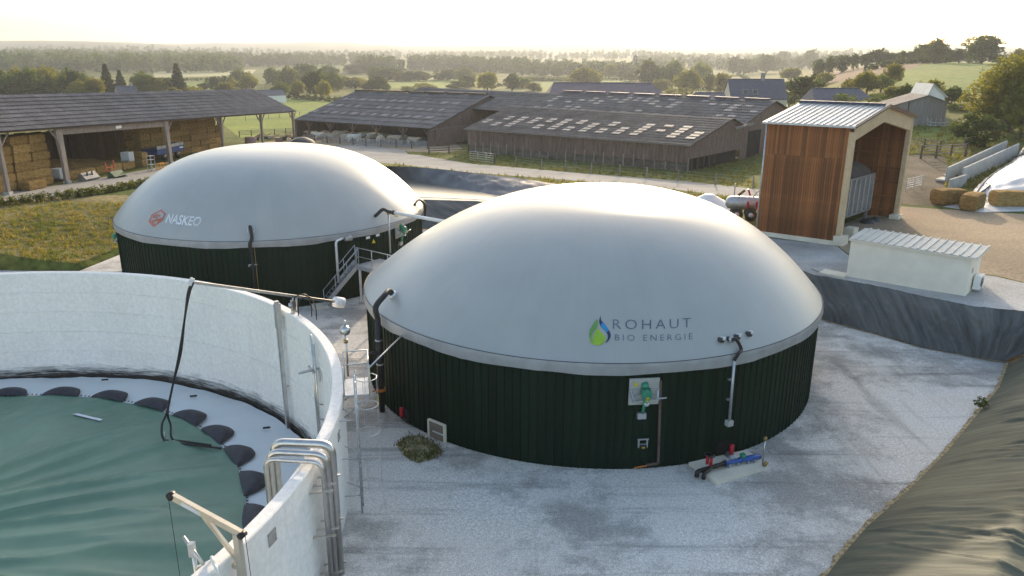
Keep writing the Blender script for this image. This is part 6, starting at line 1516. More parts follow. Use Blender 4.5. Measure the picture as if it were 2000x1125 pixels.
# ---- white hut
hA_, hB_ = Vector((20.37, 44.3, 0)), Vector((25.11, 39.94, 0)); hd = (hB_ - hA_).normalized(); hq_ = Vector((-hd.y, hd.x, 0)); HL = (hB_ - hA_).length; HD = 2.4; zt = 4.5
gA2, gB2 = zU(*hA_[:2]) - .15, zU(*hB_[:2]) - .15
ht = thing('utility_hut', 'low cream utility hut with ribbed roof on the gravel', 'hut', (hA_ + hB_ + hq_ * HD) / 2 + Zv * gA2)
q = [hA_, hB_, hB_ + hq_ * HD, hA_ + hq_ * HD]; mb = MB(); mb.add([Vector((p_.x, p_.y, min(gA2, gB2))) for p_ in q] + [Vector((p_.x, p_.y, zt + (.18 if k > 1 else 0))) for k, p_ in enumerate(q)], [(i, (i + 1) % 4, (i + 1) % 4 + 4, i + 4) for i in range(4)]).build('wall', RENDER, ht)
rq = [hA_ - hd * .1 - hq_ * .15 + Zv * (zt + .02), hB_ + hd * .3 - hq_ * .15 + Zv * (zt + .02), hB_ + hd * .3 + hq_ * (HD + .15) + Zv * (zt + .22), hA_ - hd * .1 + hq_ * (HD + .15) + Zv * (zt + .22)]
rf = MB().slab([p_ - Zv * .03 for p_ in rq], .08).build('roof', RENDER, ht)
ns = 16; first = None; dL = (rq[1] - rq[0]) / ns
for k in range(ns):
    c = rq[0] + dL * (k + .5)
    if first is None:
        e = (rq[3] - rq[0]); mb = MB(); mb.obox(c + e / 2, dL / 2, e / 2, Zv * .012); mb.obox(c + e / 2 + dL * .4 + Zv * .045, dL.normalized() * .04, e / 2, Zv * .035); first = mb.build('roof_sheet', ROOFC, rf); c0 = c
    else: inst(first, rf, Matrix.Translation(c - c0))
F = Fr(hB_ + hq_ * 1.1 + Zv * (gB2 + .75), hd)
mb = MB(); F.box(mb, .35, 0, .25, .9, .75, .34); ac = mb.build('air_conditioner', WHITEP, ht)
MB().tube([F.p(.3, 0, .42), F.p(.3, 0, .45)], .27, 16).build('fan_grille', CAPGREY, ac, True)
for k in range(5): mb = MB(); F.box(mb, .3, -.24 + k * .12, .46, .55, .02, .012); mb.build('grille_bar', GALV, ac)
MB().obox(F.p(-.45, .75, .01), F.t * .14, Zv * .14, F.n * .01).build('wall_vent', GALV, ht)
for k in (0, .95): mb = MB(); F.box(mb, .0 + k * .7, -.42, .2, .06, .06, .5); mb.build('bracket', GALV, ac)
P = hA_ - hq_ * .1 - hd * .7; MB().obox((P.x, P.y, gA2 + .2), hd * .75, hq_ * .5, Zv * .06).build('hut_doorstep', CREAM, None, label='pale concrete step at the left end of the hut', cat='step')
# ---- silage clamp
def wallrow(uvA, uvB, nP, hgt, label, group):
    a, b = G(*uvA), G(*uvB); d = flat(b - a).normalized(); L = flat(b - a).length; p = Vector((-d.y, d.x, 0)); proto = None
    for k in range(nP):
        c = a.lerp(b, (k + .5) / nP)
        if proto is None:
            proto = thing('wall_block', label, 'concrete wall', c, group); MB().obox(c + Zv * hgt / 2, (b - a) * (.5 / nP - .003), p * .09, Zv * hgt / 2).build('stem', CONC2, proto); MB().obox(c + Zv * .12 + p * .5, d * (L / nP / 2 - .02), p * .45, Zv * .1).build('foot', CONC2, proto)
        else: copy_tree(proto, c)
wallrow((1846, 357), (1962, 300), 9, 1.5, 'pale concrete retaining wall block beside the silage heap', 'outer silage wall blocks')
wallrow((1877, 358), (1985, 306), 8, 1.5, 'pale concrete retaining wall block against the silage sheet', 'inner silage wall blocks')
F0_, F1_ = G(1852, 372), G(1884, 362)
MB().beam(F0_ + Zv * .5, F1_ + Zv * .5, .2, 1.1).build('end_wall', CONC2, None, label='short pale concrete end wall between the two block rows', cat='concrete wall')
hA0, hA1 = G(1888, 391), G(1990, 302); ax = flat(hA1 - hA0).normalized(); LX = flat(hA1 - hA0).length + 14; ay = Vector((ax.y, -ax.x, 0)); LY = 13.0; cS = hA0; mb = MB(); vs = []; fs = []; NI, NJ = 110, 70
for i in range(NI + 1):
    for j in range(NJ + 1):
        x = i / NI; y = j / NJ; P = hA0 + ax * x * LX + ay * (y * LY - .25 * math.sin(x * 9))
        e = ss(0, .26, x) ** .8 * (1 - ss(.9, 1, x)) * (ss(-.06, .42, y) * (1 - ss(.6, 1.03, y))); hh = 3.0 * max(0, e) ** .75
        wv = mnoise.noise(Vector((x * 26, y * 4, 0))); wz = mnoise.noise(Vector((x * 9, y * 15, 5))); wy = mnoise.noise(Vector((x * 40 + y * 12, y * 9, 3)))
        hh += (.25 + e ** .3) * (.18 * (1 - abs(wv)) ** 3 + .15 * (1 - abs(wz)) ** 4 + .06 * wy - .1); vs.append((P.x, P.y, zU(P.x, P.y) + max(.03, hh)))
for i in range(NI):
    for j in range(NJ): a = i * (NJ + 1) + j; fs.append((a, a + NJ + 1, a + NJ + 2, a + 1))
sl_ = thing('silage_heap', 'silage heap under a wrinkled silver plastic sheet', 'silage heap', cS); mb.add(vs, fs).build('sheet', TARPW, sl_, True)
def heap_line(pairs, r, nm):
    pts = [Vector(vs[min(NI, int(x * NI)) * (NJ + 1) + min(NJ, int(y * NJ))]) + Zv * .05 for x, y in pairs]; MB().tube(spline(pts, 5), r, 6).build(nm, FOIL, sl_, True)
heap_line([(.55, y / 12) for y in range(0, 12)], .10, 'sandbag_rope'); heap_line([(x / 12, .03) for x in range(0, 11)], .08, 'edge_fold'); heap_line([(.04, .05), (.1, .09), (.14, .06)], .10, 'dark_fold')
P = G(1945, 412); 
MB().slab([G(1842, 404) + Zv * .05, G(1915, 415) + Zv * .05, G(2040, 412) + Zv * .05, G(2040, 398) + Zv * .05, G(1900, 396) + Zv * .05], .04).build('sheet_tail', TARPW, None, label='tail of silver sheet lying on the yard under the bales', cat='plastic sheet')
for (u, v, an, l) in ((1858, 401, .15, 'big straw bale at the foot of the silage heap, by the block wall'), (1905, 411, .78, 'big straw bale lying askew between two others at the silage heap'), (1975, 405, -.05, 'big straw bale lying square before the silver sheet'), (2040, 404, -.05, 'big straw bale at the far end of the bale row before the sheet')):
    P = G(u, v); o = bale(P + Vector((.0, .6, .03)), an, l, None, 1.12); o.scale = (1.12, 1.15, 1.42)
# ---- white cone cover and tanker behind the big dome
yy = 66.0; P = CAMP + ray(1385, 379) * (yy / ray(1385, 379).y); zg = zU(P.x, P.y)
r_ = thing('pit_cover', 'white conical cover of a small pit behind the big dome', 'pit cover', (P.x, P.y, zg)); hh = P.z - zg
MB().lathe([(hh * 1.75 + .5, 0), (hh * .95 + .35, hh * .5), (.45, hh * .97), (.3, hh), (.01, hh * 1.01)], (P.x, P.y, zg), 48).build('cone', WHITEP, r_)
P = G(1452, 428); P = Vector((P.x, P.y, zU(P.x, P.y))); ax = Vector((1, -.25, 0)).normalized(); ay = Vector((.25, 1, 0)).normalized()
r_ = thing('slurry_tanker', 'small white slurry tanker with red fittings beside the shed', 'tanker', P); cz = P.z + 1.35
MB().tube([P + ax * x + Zv * 1.35 for x in (-1.55, -1.4, -1.1, 1.1, 1.4, 1.5)], [.2, .45, .55, .55, .45, .2], 18).build('tank', GALV, r_, True)
for x in (-.6, .5):
    for s in (-.7, .7): w_ = MB().tube([P + ax * x + ay * (s - .12) + Zv * .5, P + ax * x + ay * (s + .12) + Zv * .5], .5, 18).build('wheel', BLACKP, r_, True); MB().tube([P + ax * x + ay * (s - .14) + Zv * .5, P + ax * x + ay * (s + .14) + Zv * .5], .2, 10).build('rim', ALU, w_, True)
for x in (.2, .9): MB().beam(P + ax * x - ay * .66 + Zv * 1.0, P + ax * x - ay * .66 + Zv * 1.6, .16, .12).build('red_fitting', REDV, r_)
MB().beam(P + ax * .35 + Zv * 2.0, P + ax * .15 + Zv * 2.5, .14, .14).build('lever', REDV, r_)
MB().tube(spline([P + ax * 1.3 + Zv * 1.8, P + ax * 1.7 + Zv * 2.2, P + ax * 2.2 + Zv * 2.0, P + ax * 2.3 + Zv * 1.3], 6), .13, 10).build('hose', WHITEP, r_, True)
MB().tube(spline([P + ax * .6 + Zv * 1.9, P + ax * 1.0 + Zv * 2.4, P + ax * 1.6 + Zv * 2.4, P + ax * 2.1 + Zv * 2.0], 6), .06, 8).build('hose', CREAM, r_, True)
MB().box((P.x + 1.75, P.y - .6, P.z + .75), (.2, .2, 1.5)).build('drawbar_post', BLACKP, r_); MB().beam(P + ax * 1.2 + Zv * .7, P + ax * 2.4 + Zv * .6, .2, .15).build('drawbar', REDV, r_)
MB().tube([P - ax * .9 + Zv * 1.9, P - ax * .9 + Zv * 2.9], .05, 6).build('vent_pipe', GALV, r_); MB().beam(P - ax * .6 + Zv * 1.95, P - ax * .1 + Zv * 2.4, .2, .2).build('pump', mat('rust_brown', (.2, .11, .07), rough=.8), r_)
# manhole in the crest of the near bank
P = Vector((13.75, 17.3, 2.02)); r_ = thing('round_manhole', 'round concrete manhole lid half buried in the green geotextile', 'manhole', P - Zv * .3); MB().lathe([(.44, -.4), (.44, .02), (.40, .06), (.001, .07)], P, 24).build('lid', mat('lid_brown', (.13, .115, .10), (.09, .08, .07), rough=.9, nscale=8, bump=.4, bscale=20), r_, True)

# ================================================================== FENCES AND GATES
def fence(name, label, pts, h, nr, m_post, m_rail, pr=.07, rr=.035, cat='fence', wire=False, gap=None):
    base = [Vector((p_.x, p_.y, zU(p_.x, p_.y))) for p_ in pts]
    r = thing(name, label, cat, base[0]); 
    for P in base: MB().tube([P - Zv * .1, P + Zv * (h + random.uniform(-.05, .05))], [pr, pr * .85], 6).build('post', m_post, r)
    for a, b in zip(base[:-1], base[1:]):
        for k in range(nr): z = h * (.95 - k * .8 / max(1, nr - .0)) ; MB().tube([a + Zv * z, b + Zv * z], rr, 4 if wire else 6).build('wire' if wire else 'rail', m_rail, r)
    return r
def along(u0, v0, u1, v1, n): 
    a, b = G(u0, v0), G(u1, v1); return [a.lerp(b, k / n) for k in range(n + 1)]
fence('post_fence', 'wire fence on pale wooden posts along the road', [G(u, v) for u, v in ((1008, 324), (1058, 331), (1104, 334), (1155, 339), (1210, 343), (1263, 348), (1324, 354), (1397, 362), (1470, 368))], 1.25, 3, POSTW, GALV, .09, .006, wire=True)
fence('cattle_barrier', 'galvanised tube barrier in front of the cattle barn', along(592, 276, 690, 283, 4) + along(715, 286, 835, 291, 4), 1.25, 5, DARKW, GALV, .09, .035)
fence('cattle_barrier', 'inner galvanised feed barrier under the cattle barn eave', along(585, 268, 830, 284, 6), 1.1, 3, GALV, GALV, .05, .03)
fence('yard_fence', 'wooden rail fence between the hay barn and cattle barn', along(468, 268, 580, 262, 5), 1.3, 4, DARKW, POSTW, .1, .05)
fence('wooden_gate', 'dark wooden rail fence beside the galvanised field gate', along(838, 302, 915, 298, 2), 1.3, 3, DARKW, DARKW, .12, .06)
fence('corral_fence', 'dark wooden corral fence below the horse pasture', along(1690, 282, 1835, 297, 5), 1.35, 4, DARKW, POSTW, .1, .05)
fence('corral_fence', 'second wooden corral fence nearer the silage wall', along(1798, 310, 1885, 306, 3), 1.5, 4, DARKW, POSTW, .12, .05)
fence('cattle_barrier', 'low galvanised barrier by the far shed post', along(1768, 376, 1800, 368, 2), 1.3, 5, GALV, GALV, .05, .03)
fence('pasture_fence', 'post and wire fence climbing beside the horse', along(1880, 292, 2010, 232, 7), 1.2, 3, POSTW, GALV, .06, .012, wire=True)
fence('field_fence', 'wire fence on dark posts in the lime field behind the barns', along(480, 236, 640, 222, 8), 1.3, 2, DARKW, GALV, .07, .012, wire=True)
def gate(label, uA, vA, uB, vB, h=1.15):
    a, b = G(uA, vA), G(uB, vB); r = thing('field_gate', label, 'gate', a)
    for k in range(5): MB().tube([a + Zv * (.15 + k * h / 4), b + Zv * (.15 + k * h / 4)], .03, 6).build('bar', GALV, r, True)
    for q in (0, .33, .66, 1): P = a.lerp(b, q); MB().tube([P + Zv * .12, P + Zv * (.18 + h)], .035, 6).build('upright', GALV, r, True)
    MB().box((b.x, b.y, b.z + .65), (.22, .22, 1.5)).build('gate_post', DARKW, r)
gate('galvanised five bar gate at the corner of the boarded barn', 918, 314, 966, 320)
P = G(1832, 246); r_ = thing('hay_feeder', 'grey ring feeder standing in the horse pasture', 'feeder', P)
for k in range(14): a = 2 * math.pi * k / 14; MB().tube([P + Vector((math.cos(a) * 1.5, math.sin(a) * 1.2, 0)), P + Vector((math.cos(a) * 1.6, math.sin(a) * 1.3, 1.1))], .05, 5).build('bar', CONC2, r_)
for z in (.15, .55): MB().tube([P + Vector((math.cos(a) * 1.55, math.sin(a) * 1.25, z)) for a in np.linspace(0, 2 * math.pi, 25)[:-1]], .09, 5, closed=True).build('ring', CONC2, r_)
P = G(590, 282); MB().lathe([(2.6, 0), (1.9, .7), (.8, 1.2), (.01, 1.3)], P, 24).build('covered_heap', FOIL, None, True, label='low heap under black foil beside the cattle pens', cat='heap')
for u, v, l in ((491, 288, 'rusty steel drum beside the brown bale stack'),):
    P = G(u, v); r_ = thing('round_tank', l, 'drum', P); MB().lathe([(.95, 0), (.95, 1.6), (.85, 1.7), (.01, 1.75)], P, 20).build('shell', mat('rusty_pink', (.36, .25, .21), (.26, .17, .14), rough=.8, nscale=3), r_, True); MB().lathe([(.97, .8), (.99, .83), (.97, .86)], P, 20).build('hoop', BLACKP, r_)
random.seed(5)
for k in range(9):                                           # old machinery strewn between the barns
    P = G(500 + k * 9, 272 + random.uniform(-3, 5)); a = random.uniform(0, 3); r_ = thing('scrap_machine', 'rusty discarded machine part lying between the two barns', 'scrap', P, 'scrap lying between the barns'); m_ = random.choice((MATS['rusty_pink'], CONC2, DARKW))
    MB().box((P.x, P.y, P.z + .35), (random.uniform(.8, 2), .5, random.uniform(.3, .7)), a).build('body', m_, r_); MB().beam((P.x - .8, P.y, P.z + .3), (P.x + .9, P.y + .4, P.z + random.uniform(.6, 1.2)), .1, .1).build('arm', m_, r_)

# ================================================================== ANIMALS (one skinned body each)
def skin_mesh(name, V, E, Rr, m_, sub=2):
    me = bpy.data.meshes.new(name); me.from_pydata(V, E, []); o = bpy.data.objects.new(name, me); COL.objects.link(o)
    md = o.modifiers.new('s', 'SKIN'); 
    for i, r in enumerate(Rr): me.skin_vertices[0].data[i].radius = r if isinstance(r, tuple) else (r, r)
    me.skin_vertices[0].data[0].use_root = True
    s = o.modifiers.new('u', 'SUBSURF'); s.levels = s.render_levels = sub
    bpy.context.view_layer.update(); out = bpy.data.meshes.new_from_object(o.evaluated_get(bpy.context.evaluated_depsgraph_get())); bpy.data.objects.remove(o)
    out.materials.clear(); out.materials.append(m_); out.polygons.foreach_set('use_smooth', [True] * len(out.polygons)); out.name = name; return out
def quadruped(name, m_, neck, head, horse=False):
    V = [(-.2, 0, 1.02), (-.75, 0, 1.08), (.35, 0, 1.0), (.75, 0, 1.06)]; Rr = [(.36, .40), (.30, .32), (.36, .40), (.27, .33)]; E = [(0, 1), (0, 2), (2, 3)]
    def ch(p, pts):
        for q, r in pts: V.append(q); Rr.append(r); E.append((p, len(V) - 1)); p = len(V) - 1
        return p
    n = ch(3, [(neck, .20 if not horse else .17), (head, .16), ((head[0] + .22, head[1] + .02, head[2] - .12), .11), ((head[0] + .34, head[1] + .02, head[2] - .2), .08)])
    for s in (-1, 1): ch(n - 2, [((head[0] - .06, head[1] + s * .16, head[2] + .1), .045)])
    for s in (-1, 1):
        ch(3, [((.68, s * .19, .72), .12), ((.70, s * .19, .42), .07), ((.66, s * .19, .18), .05), ((.69, s * .19, .03), .06)])
        ch(1, [((-.72, s * .2, .82), .17), ((-.58, s * .2, .62), .11), ((-.82, s * .2, .40), .065), ((-.78, s * .2, .16), .05), ((-.75, s * .2, .03), .06)])
    ch(1, [((-1.02, 0, 1.12), .05), ((-1.1, 0, .8), .035), ((-1.1, .02, .5), .045)])
    return skin_mesh(name, V, E, Rr, m_, 2)
COW1 = quadruped('cow', COWM, (1.05, 0, 1.22), (1.3, .05, 1.28)); COW2 = quadruped('cow', COWM, (1.08, .06, .95), (1.3, .1, .62))
WHITEC = mat('cow_white', (.74, .70, .63), (.62, .56, .47), rough=.85, nscale=.6, rand=.12); COW3 = COW1.copy(); COW3.materials.clear(); COW3.materials.append(WHITEC)
def animal(me, name, label, cat, P, rz, sc, group=None):
    o = bpy.data.objects.new(name, me); COL.objects.link(o); o.location = P; o.rotation_euler = (0, 0, rz); o.scale = (sc, sc, sc); return tag(o, label, cat, group)
random.seed(3)
for k, (u, v) in enumerate(((612, 272), (625, 274), (638, 271), (652, 276), (662, 272), (676, 278), (700, 274), (708, 276), (716, 272), (724, 281), (735, 277), (752, 275), (770, 282), (778, 280), (806, 284), (640, 278), (690, 279), (744, 284), (598, 268))):
    P = G(u, v); animal((COW1, COW3, COW2)[k % 3] if k != 14 else COW1, 'cow', 'pale beef cow in the pen before the cattle barn', 'cow', P, random.choice((0.1, 3.0, .5, 2.7, -.3, 1.2)), random.uniform(1.02, 1.2), 'cows in the cattle pen')
HORSE = quadruped('horse', HORSEM, (1.12, 0, 1.42), (1.3, 0, 1.62), True)
P = G(1952, 266); animal(HORSE, 'horse', 'dark bay horse standing in the pasture by the wire fence', 'horse', P, -1.9, 1.3)

# ================================================================== TREES, HEDGES, GRASS
def leaves(cent, crad, per, size, rg):
    """leaf quads scattered round clump centres; returns vertices and faces"""
    n = len(cent); c = np.repeat(cent, per, 0); r = np.repeat(crad, per)[:, None]
    d = rg.normal(size=(n * per, 3)); d /= np.linalg.norm(d, axis=1)[:, None]; p = c + d * r * rg.uniform(.35, 1.0, (n * per, 1)) ** .6
    nrm = d * .6 + rg.normal(size=p.shape) * .7; nrm[:, 2] += .25; nrm /= np.linalg.norm(nrm, axis=1)[:, None]
    t = np.cross(nrm, rg.normal(size=p.shape)); t /= np.linalg.norm(t, axis=1)[:, None]; b = np.cross(nrm, t)
    s = size * rg.uniform(.6, 1.3, (n * per, 1)); q = np.stack([p - t * s, p - b * s * .6, p + t * s, p + b * s * .6], 1).reshape(-1, 3)
    return q, np.arange(len(q)).reshape(-1, 4)
def mesh_np(name, V, Fq, m_):
    me = bpy.data.meshes.new(name); nV, nF = len(V), len(Fq); k = Fq.shape[1]
    me.vertices.add(nV); me.vertices.foreach_set('co', np.asarray(V, np.float32).ravel()); me.loops.add(nF * k); me.loops.foreach_set('vertex_index', Fq.astype(np.int32).ravel())
    me.polygons.add(nF); me.polygons.foreach_set('loop_start', np.arange(nF, dtype=np.int32) * k); me.update(calc_edges=True); me.validate(); me.materials.append(m_); return me
def tree_proto(kind, seed, m_, ncl, per, size):
    rg = np.random.default_rng(seed)
    if kind == 'broad':
        lobes = [(rg.uniform(-.22, .22), rg.uniform(-.22, .22), rg.uniform(.26, .76), rg.uniform(.17, .27)) for _ in range(11)] + [(0, 0, .5, .34), (0, 0, .76, .2), (0, 0, .3, .26)]
        C = []
        for _ in range(ncl):
            x, y, z, r = lobes[rg.integers(len(lobes))]; d = rg.normal(size=3); d /= np.linalg.norm(d); C.append(np.array([x, y, z]) + d * r * rg.uniform(.6, 1.0))
        C = np.array(C); C[:, 2] = np.clip(C[:, 2], .09, .97); R_ = rg.uniform(.045, .095, ncl)
    elif kind == 'conifer':
        C = []
        for _ in range(ncl):
            z = rg.uniform(.08, 1) ** 1.0; a = rg.uniform(0, 6.283); r = (1 - z) * .24 * (0.75 + .35 * math.sin(z * 60)) * rg.uniform(.5, 1) ** .5; C.append((r * math.cos(a), r * math.sin(a), z))
        C = np.array(C); R_ = .02 + .05 * (1 - C[:, 2])
    else:
        C = rg.normal(size=(ncl, 3)); C /= np.linalg.norm(C, axis=1)[:, None]; C *= rg.uniform(.5, 1, (ncl, 1)) * np.array([.5, .5, .45]); C[:, 2] = np.abs(C[:, 2] + .45) ; R_ = rg.uniform(.06, .13, ncl)
    V, Fq = leaves(C, R_, per, size, rg); me = mesh_np('crown', V, Fq, m_)
    mb = MB()
    if kind == 'bush': mb.tube([(0, 0, -.02), (.01, 0, .2), (.02, 0, .5)], [.03, .025, .01], 6)
    else:
        tr = .028 if kind == 'broad' else .018
        mb.tube([(0, 0, -.03), (0, 0, .04), (.01, .005, .25), (.0, .0, .5), (.0, 0, .8)], [tr * 1.3, tr, tr * .8, tr * .5, tr * .15], 8)
        if kind == 'broad':
            for k in range(6):
                a = k * 1.05 + rg.uniform(0, .5); z = .22 + .06 * k; r = rg.uniform(.2, .32); mb.tube([(0, 0, z), (r * .5 * math.cos(a), r * .5 * math.sin(a), z + .12), (r * math.cos(a), r * math.sin(a), z + .26)], [tr * .5, tr * .32, tr * .1], 5)
    tm = bpy.data.meshes.new('trunk'); tm.from_pydata(mb.v, [], mb.f); tm.materials.append(BARK); return me, tm
PR = {'g1': tree_proto('broad', 1, LEAF, 260, 17, .033), 'g2': tree_proto('broad', 2, LEAF, 260, 17, .033), 'y1': tree_proto('broad', 3, LEAFY, 260, 17, .033), 'y2': tree_proto('broad', 4, LEAFY, 260, 17, .033),
      'd1': tree_proto('broad', 5, LEAFD, 260, 17, .033), 'd2': tree_proto('broad', 6, LEAFD, 260, 17, .033), 'c': tree_proto('conifer', 7, LEAFC, 420, 12, .03), 'b': tree_proto('bush', 8, LEAF, 60, 18, .05), 'by': tree_proto('bush', 9, LEAFY, 60, 18, .05),
      'big': tree_proto('broad', 10, LEAFY, 700, 24, .017), 'near': tree_proto('bush', 12, LEAFD, 130, 26, .034)}
def tree(P, h, wd, kind, label, group=None, name=None):
    nm = name or ('conifer_tree' if kind == 'c' else 'bush' if kind in ('b', 'by', 'near') else 'broadleaf_tree'); cat = 'bush' if nm == 'bush' else 'tree'
    o = thing(nm, label, cat, P, group); o.scale = (wd, wd, h); o.rotation_euler = (0, 0, random.uniform(0, 6.28))
    for me, n in zip(PR[kind], ('crown', 'trunk')):
        c = bpy.data.objects.new(n, me); COL.objects.link(c); c.parent = o
    return o
KN = {'g1': 'mid green', 'g2': 'mid green', 'y1': 'yellow green', 'y2': 'yellow green', 'd1': 'dark', 'd2': 'dark', 'b': 'low bushy', 'by': 'low yellowish', 'c': 'dark'}
def zone(u): return 'near the lone fir' if u < 505 else 'around the white bungalow' if u < 665 else 'beyond the cattle barn roof' if u < 850 else 'behind the old mossy barn' if u < 1050 else 'above the violet slate barn'
def tpx(u, vt, vb, wpx, kind, label, group=None, maxr=3000):
    if '%' in label:
        label = label.replace('%z', zone(u)).replace('%k', KN[kind]).replace('%s', 'tall' if vb - vt > 40 else 'small' if vb - vt < 24 else 'rounded'); group = label
    P = G(u, vb); r = math.hypot(P.x, P.y)
    if r > maxr: q = flat(P).normalized() * maxr; P = Vector((q.x, q.y, zU(q.x, q.y))); r = maxr
    h = zreach(P, vt) - P.z; wd = wpx * r / 1543.0 / (.42 if kind == 'c' else .86)
    return tree(P, max(1.0, h), max(1.0, wd), kind, label, group)
random.seed(21)
LT = '%k tree in the thick row behind the hay barn roof'; GT = 'trees behind the hay barn'
for u, vt, w_, k in ((-20, 128, 60, 'g1'), (10, 133, 50, 'g2'), (38, 130, 55, 'y1'), (62, 126, 60, 'g1'), (92, 124, 62, 'y2'), (112, 132, 50, 'g2'), (140, 134, 55, 'y1'), (150, 131, 40, 'd1'), (172, 140, 50, 'g1'), (190, 146, 45, 'y2'), (20, 142, 60, 'g1'), (78, 145, 60, 'd2'), (120, 150, 55, 'g2'), (160, 155, 55, 'y1')):
    tpx(u, vt, 199 + random.uniform(-4, 4), w_, k, LT, GT)
tpx(214, 126, 197, 34, 'c', 'tall dark fir tree left of the small cream house'); tpx(240, 138, 195, 30, 'c', 'dark fir tree right behind the small cream house'); tpx(351, 125, 192, 38, 'c', 'tall fir tree standing alone behind the hay barn')
tpx(285, 135, 194, 52, 'g1', 'bright green round tree right of the cream house'); tpx(303, 147, 194, 46, 'y1', 'yellowish bushy tree below the bright green tree'); tpx(328, 148, 190, 36, 'd2', 'rounded grey green tree left of the lone fir')
tpx(330, 165, 194, 45, 'by', 'low yellow green bush at the foot of the lone fir'); tpx(375, 165, 192, 40, 'by', 'low yellow green bush right of the lone fir')
MT = '%s %k tree in the groves %z'; GM = 'trees in the middle groves'
for u, vt, vb, w_, k in ((420, 147, 177, 24, 'd2'), (441, 146, 172, 18, 'd1'), (470, 134, 168, 44, 'g2'), (488, 142, 175, 34, 'y1'), (445, 158, 186, 34, 'y2'), (533, 130, 166, 36, 'g2'), (566, 126, 172, 36, 'g1'), (598, 121, 166, 38, 'd2'), (584, 156, 187, 36, 'y1'), (553, 157, 191, 30, 'g1'), (650, 138, 178, 34, 'g2'), (640, 126, 158, 48, 'd1'),
        (693, 124, 144, 34, 'd2'), (716, 119, 145, 30, 'd1'), (735, 130, 158, 36, 'g2'), (757, 128, 158, 36, 'd2'), (776, 134, 158, 36, 'g1'), (800, 137, 158, 34, 'd1'), (818, 137, 158, 28, 'd2'), (740, 147, 178, 34, 'd1'), (695, 149, 172, 38, 'y1'), (675, 146, 170, 26, 'g1'), (718, 152, 176, 24, 'by'), (873, 134, 157, 38, 'd2'), (908, 131, 158, 44, 'g2'), (914, 147, 172, 30, 'd1'), (893, 158, 172, 26, 'd2'),
        (1020, 148, 172, 36, 'g1'), (1040, 160, 178, 30, 'y1'), (830, 160, 176, 36, 'by'), (800, 167, 178, 30, 'b'), (1088, 127, 150, 24, 'd2'), (1190, 121, 153, 26, 'y2'), (1218, 122, 152, 36, 'd2'), (1175, 127, 150, 20, 'd1'), (1150, 126, 146, 26, 'd2'), (1120, 126, 142, 24, 'd1'), (1230, 140, 158, 30, 'd1'), (1060, 147, 158, 40, 'b'), (1095, 149, 158, 44, 'b'), (1130, 146, 157, 36, 'b')):
    tpx(u, vt, vb, w_ * 1.15, k, MT, GM)
    for q_ in range(2): tpx(u + random.uniform(-22, 22), vt + (vb - vt) * random.uniform(.15, .5), vb + random.uniform(-2, 1), w_ * random.uniform(.75, 1.1), random.choice(('g1', 'd1', 'd2', 'y1', 'g2')), MT, GM)
tpx(616, 134, 191, 50, 'd1', 'large dark tree right of the white bungalow'); tpx(632, 155, 194, 34, 'y1', 'pale green leafy tree at the foot of the large dark tree'); tpx(952, 137, 180, 58, 'y2', 'loose yellow green tree behind the old barn'); tpx(1000, 141, 178, 42, 'd1', 'dark rounded tree next to the loose yellow green tree')
tpx(1145, 129, 172, 76, 'y1', 'broad yellow green tree above the violet slate barn')
HTt = '%s %k hazy tree in the belt behind the farmhouse'; GH = 'trees behind the farmhouse'
for u, vt, vb, w_, k in ((1263, 113, 172, 56, 'd1'), (1290, 128, 172, 40, 'g2'), (1312, 115, 172, 50, 'g2'), (1340, 132, 186, 60, 'y1'), (1366, 117, 172, 48, 'g1'), (1322, 168, 192, 56, 'by'), (1290, 152, 180, 50, 'y2'), (1408, 137, 190, 44, 'y2'), (1385, 142, 184, 40, 'g2'), (1432, 108, 146, 32, 'd1'), (1451, 112, 146, 28, 'd2'), (1470, 118, 142, 30, 'd2'), (1496, 104, 144, 50, 'd1'), (1527, 97, 130, 28, 'd2'), (1560, 108, 134, 30, 'd1'), (1580, 94, 134, 32, 'd1'), (1545, 130, 158, 50, 'y2'), (1610, 140, 165, 40, 'y1'), (1590, 146, 172, 36, 'by')):
    tpx(u, vt, vb, w_, k, HTt, GH)
tpx(1566, 143, 208, 70, 'd1', 'big dark rounded tree right in front of the farmhouse'); tpx(1540, 175, 208, 30, 'b', 'small bush left of the big dark rounded tree')
RT = '%s %k tree on the skyline of the green hill'; GR = 'trees on the right hill skyline'
for u, vt, vb, w_, k in ((1600, 112, 130, 26, 'd2'), (1622, 106, 126, 26, 'd1'), (1645, 104, 124, 30, 'd2'), (1668, 103, 122, 26, 'g2'), (1690, 102, 121, 26, 'd1'), (1713, 93, 120, 34, 'd1'), (1738, 101, 119, 30, 'd2'), (1760, 98, 118, 26, 'g2'), (1780, 98, 117, 22, 'd2'), (1800, 84, 117, 30, 'd1'), (1850, 94, 115, 26, 'd2'), (1874, 93, 115, 34, 'd1'), (1895, 97, 113, 20, 'd2'), (1955, 103, 114, 30, 'b'), (1990, 92, 110, 24, 'g1')):
    tpx(u, vt, vb, w_, k, RT, GR, 400)
tpx(1826, 73, 121, 50, 'd1', 'tall oval tree rising from the right hill skyline', None, 380); tpx(1919, 64, 112, 66, 'd2', 'lone spreading tree on the top of the right hill', None, 380)
ST = '%s %k shrubby tree in the hollow below the green hill'; GS = 'shrubby trees in the hollow'
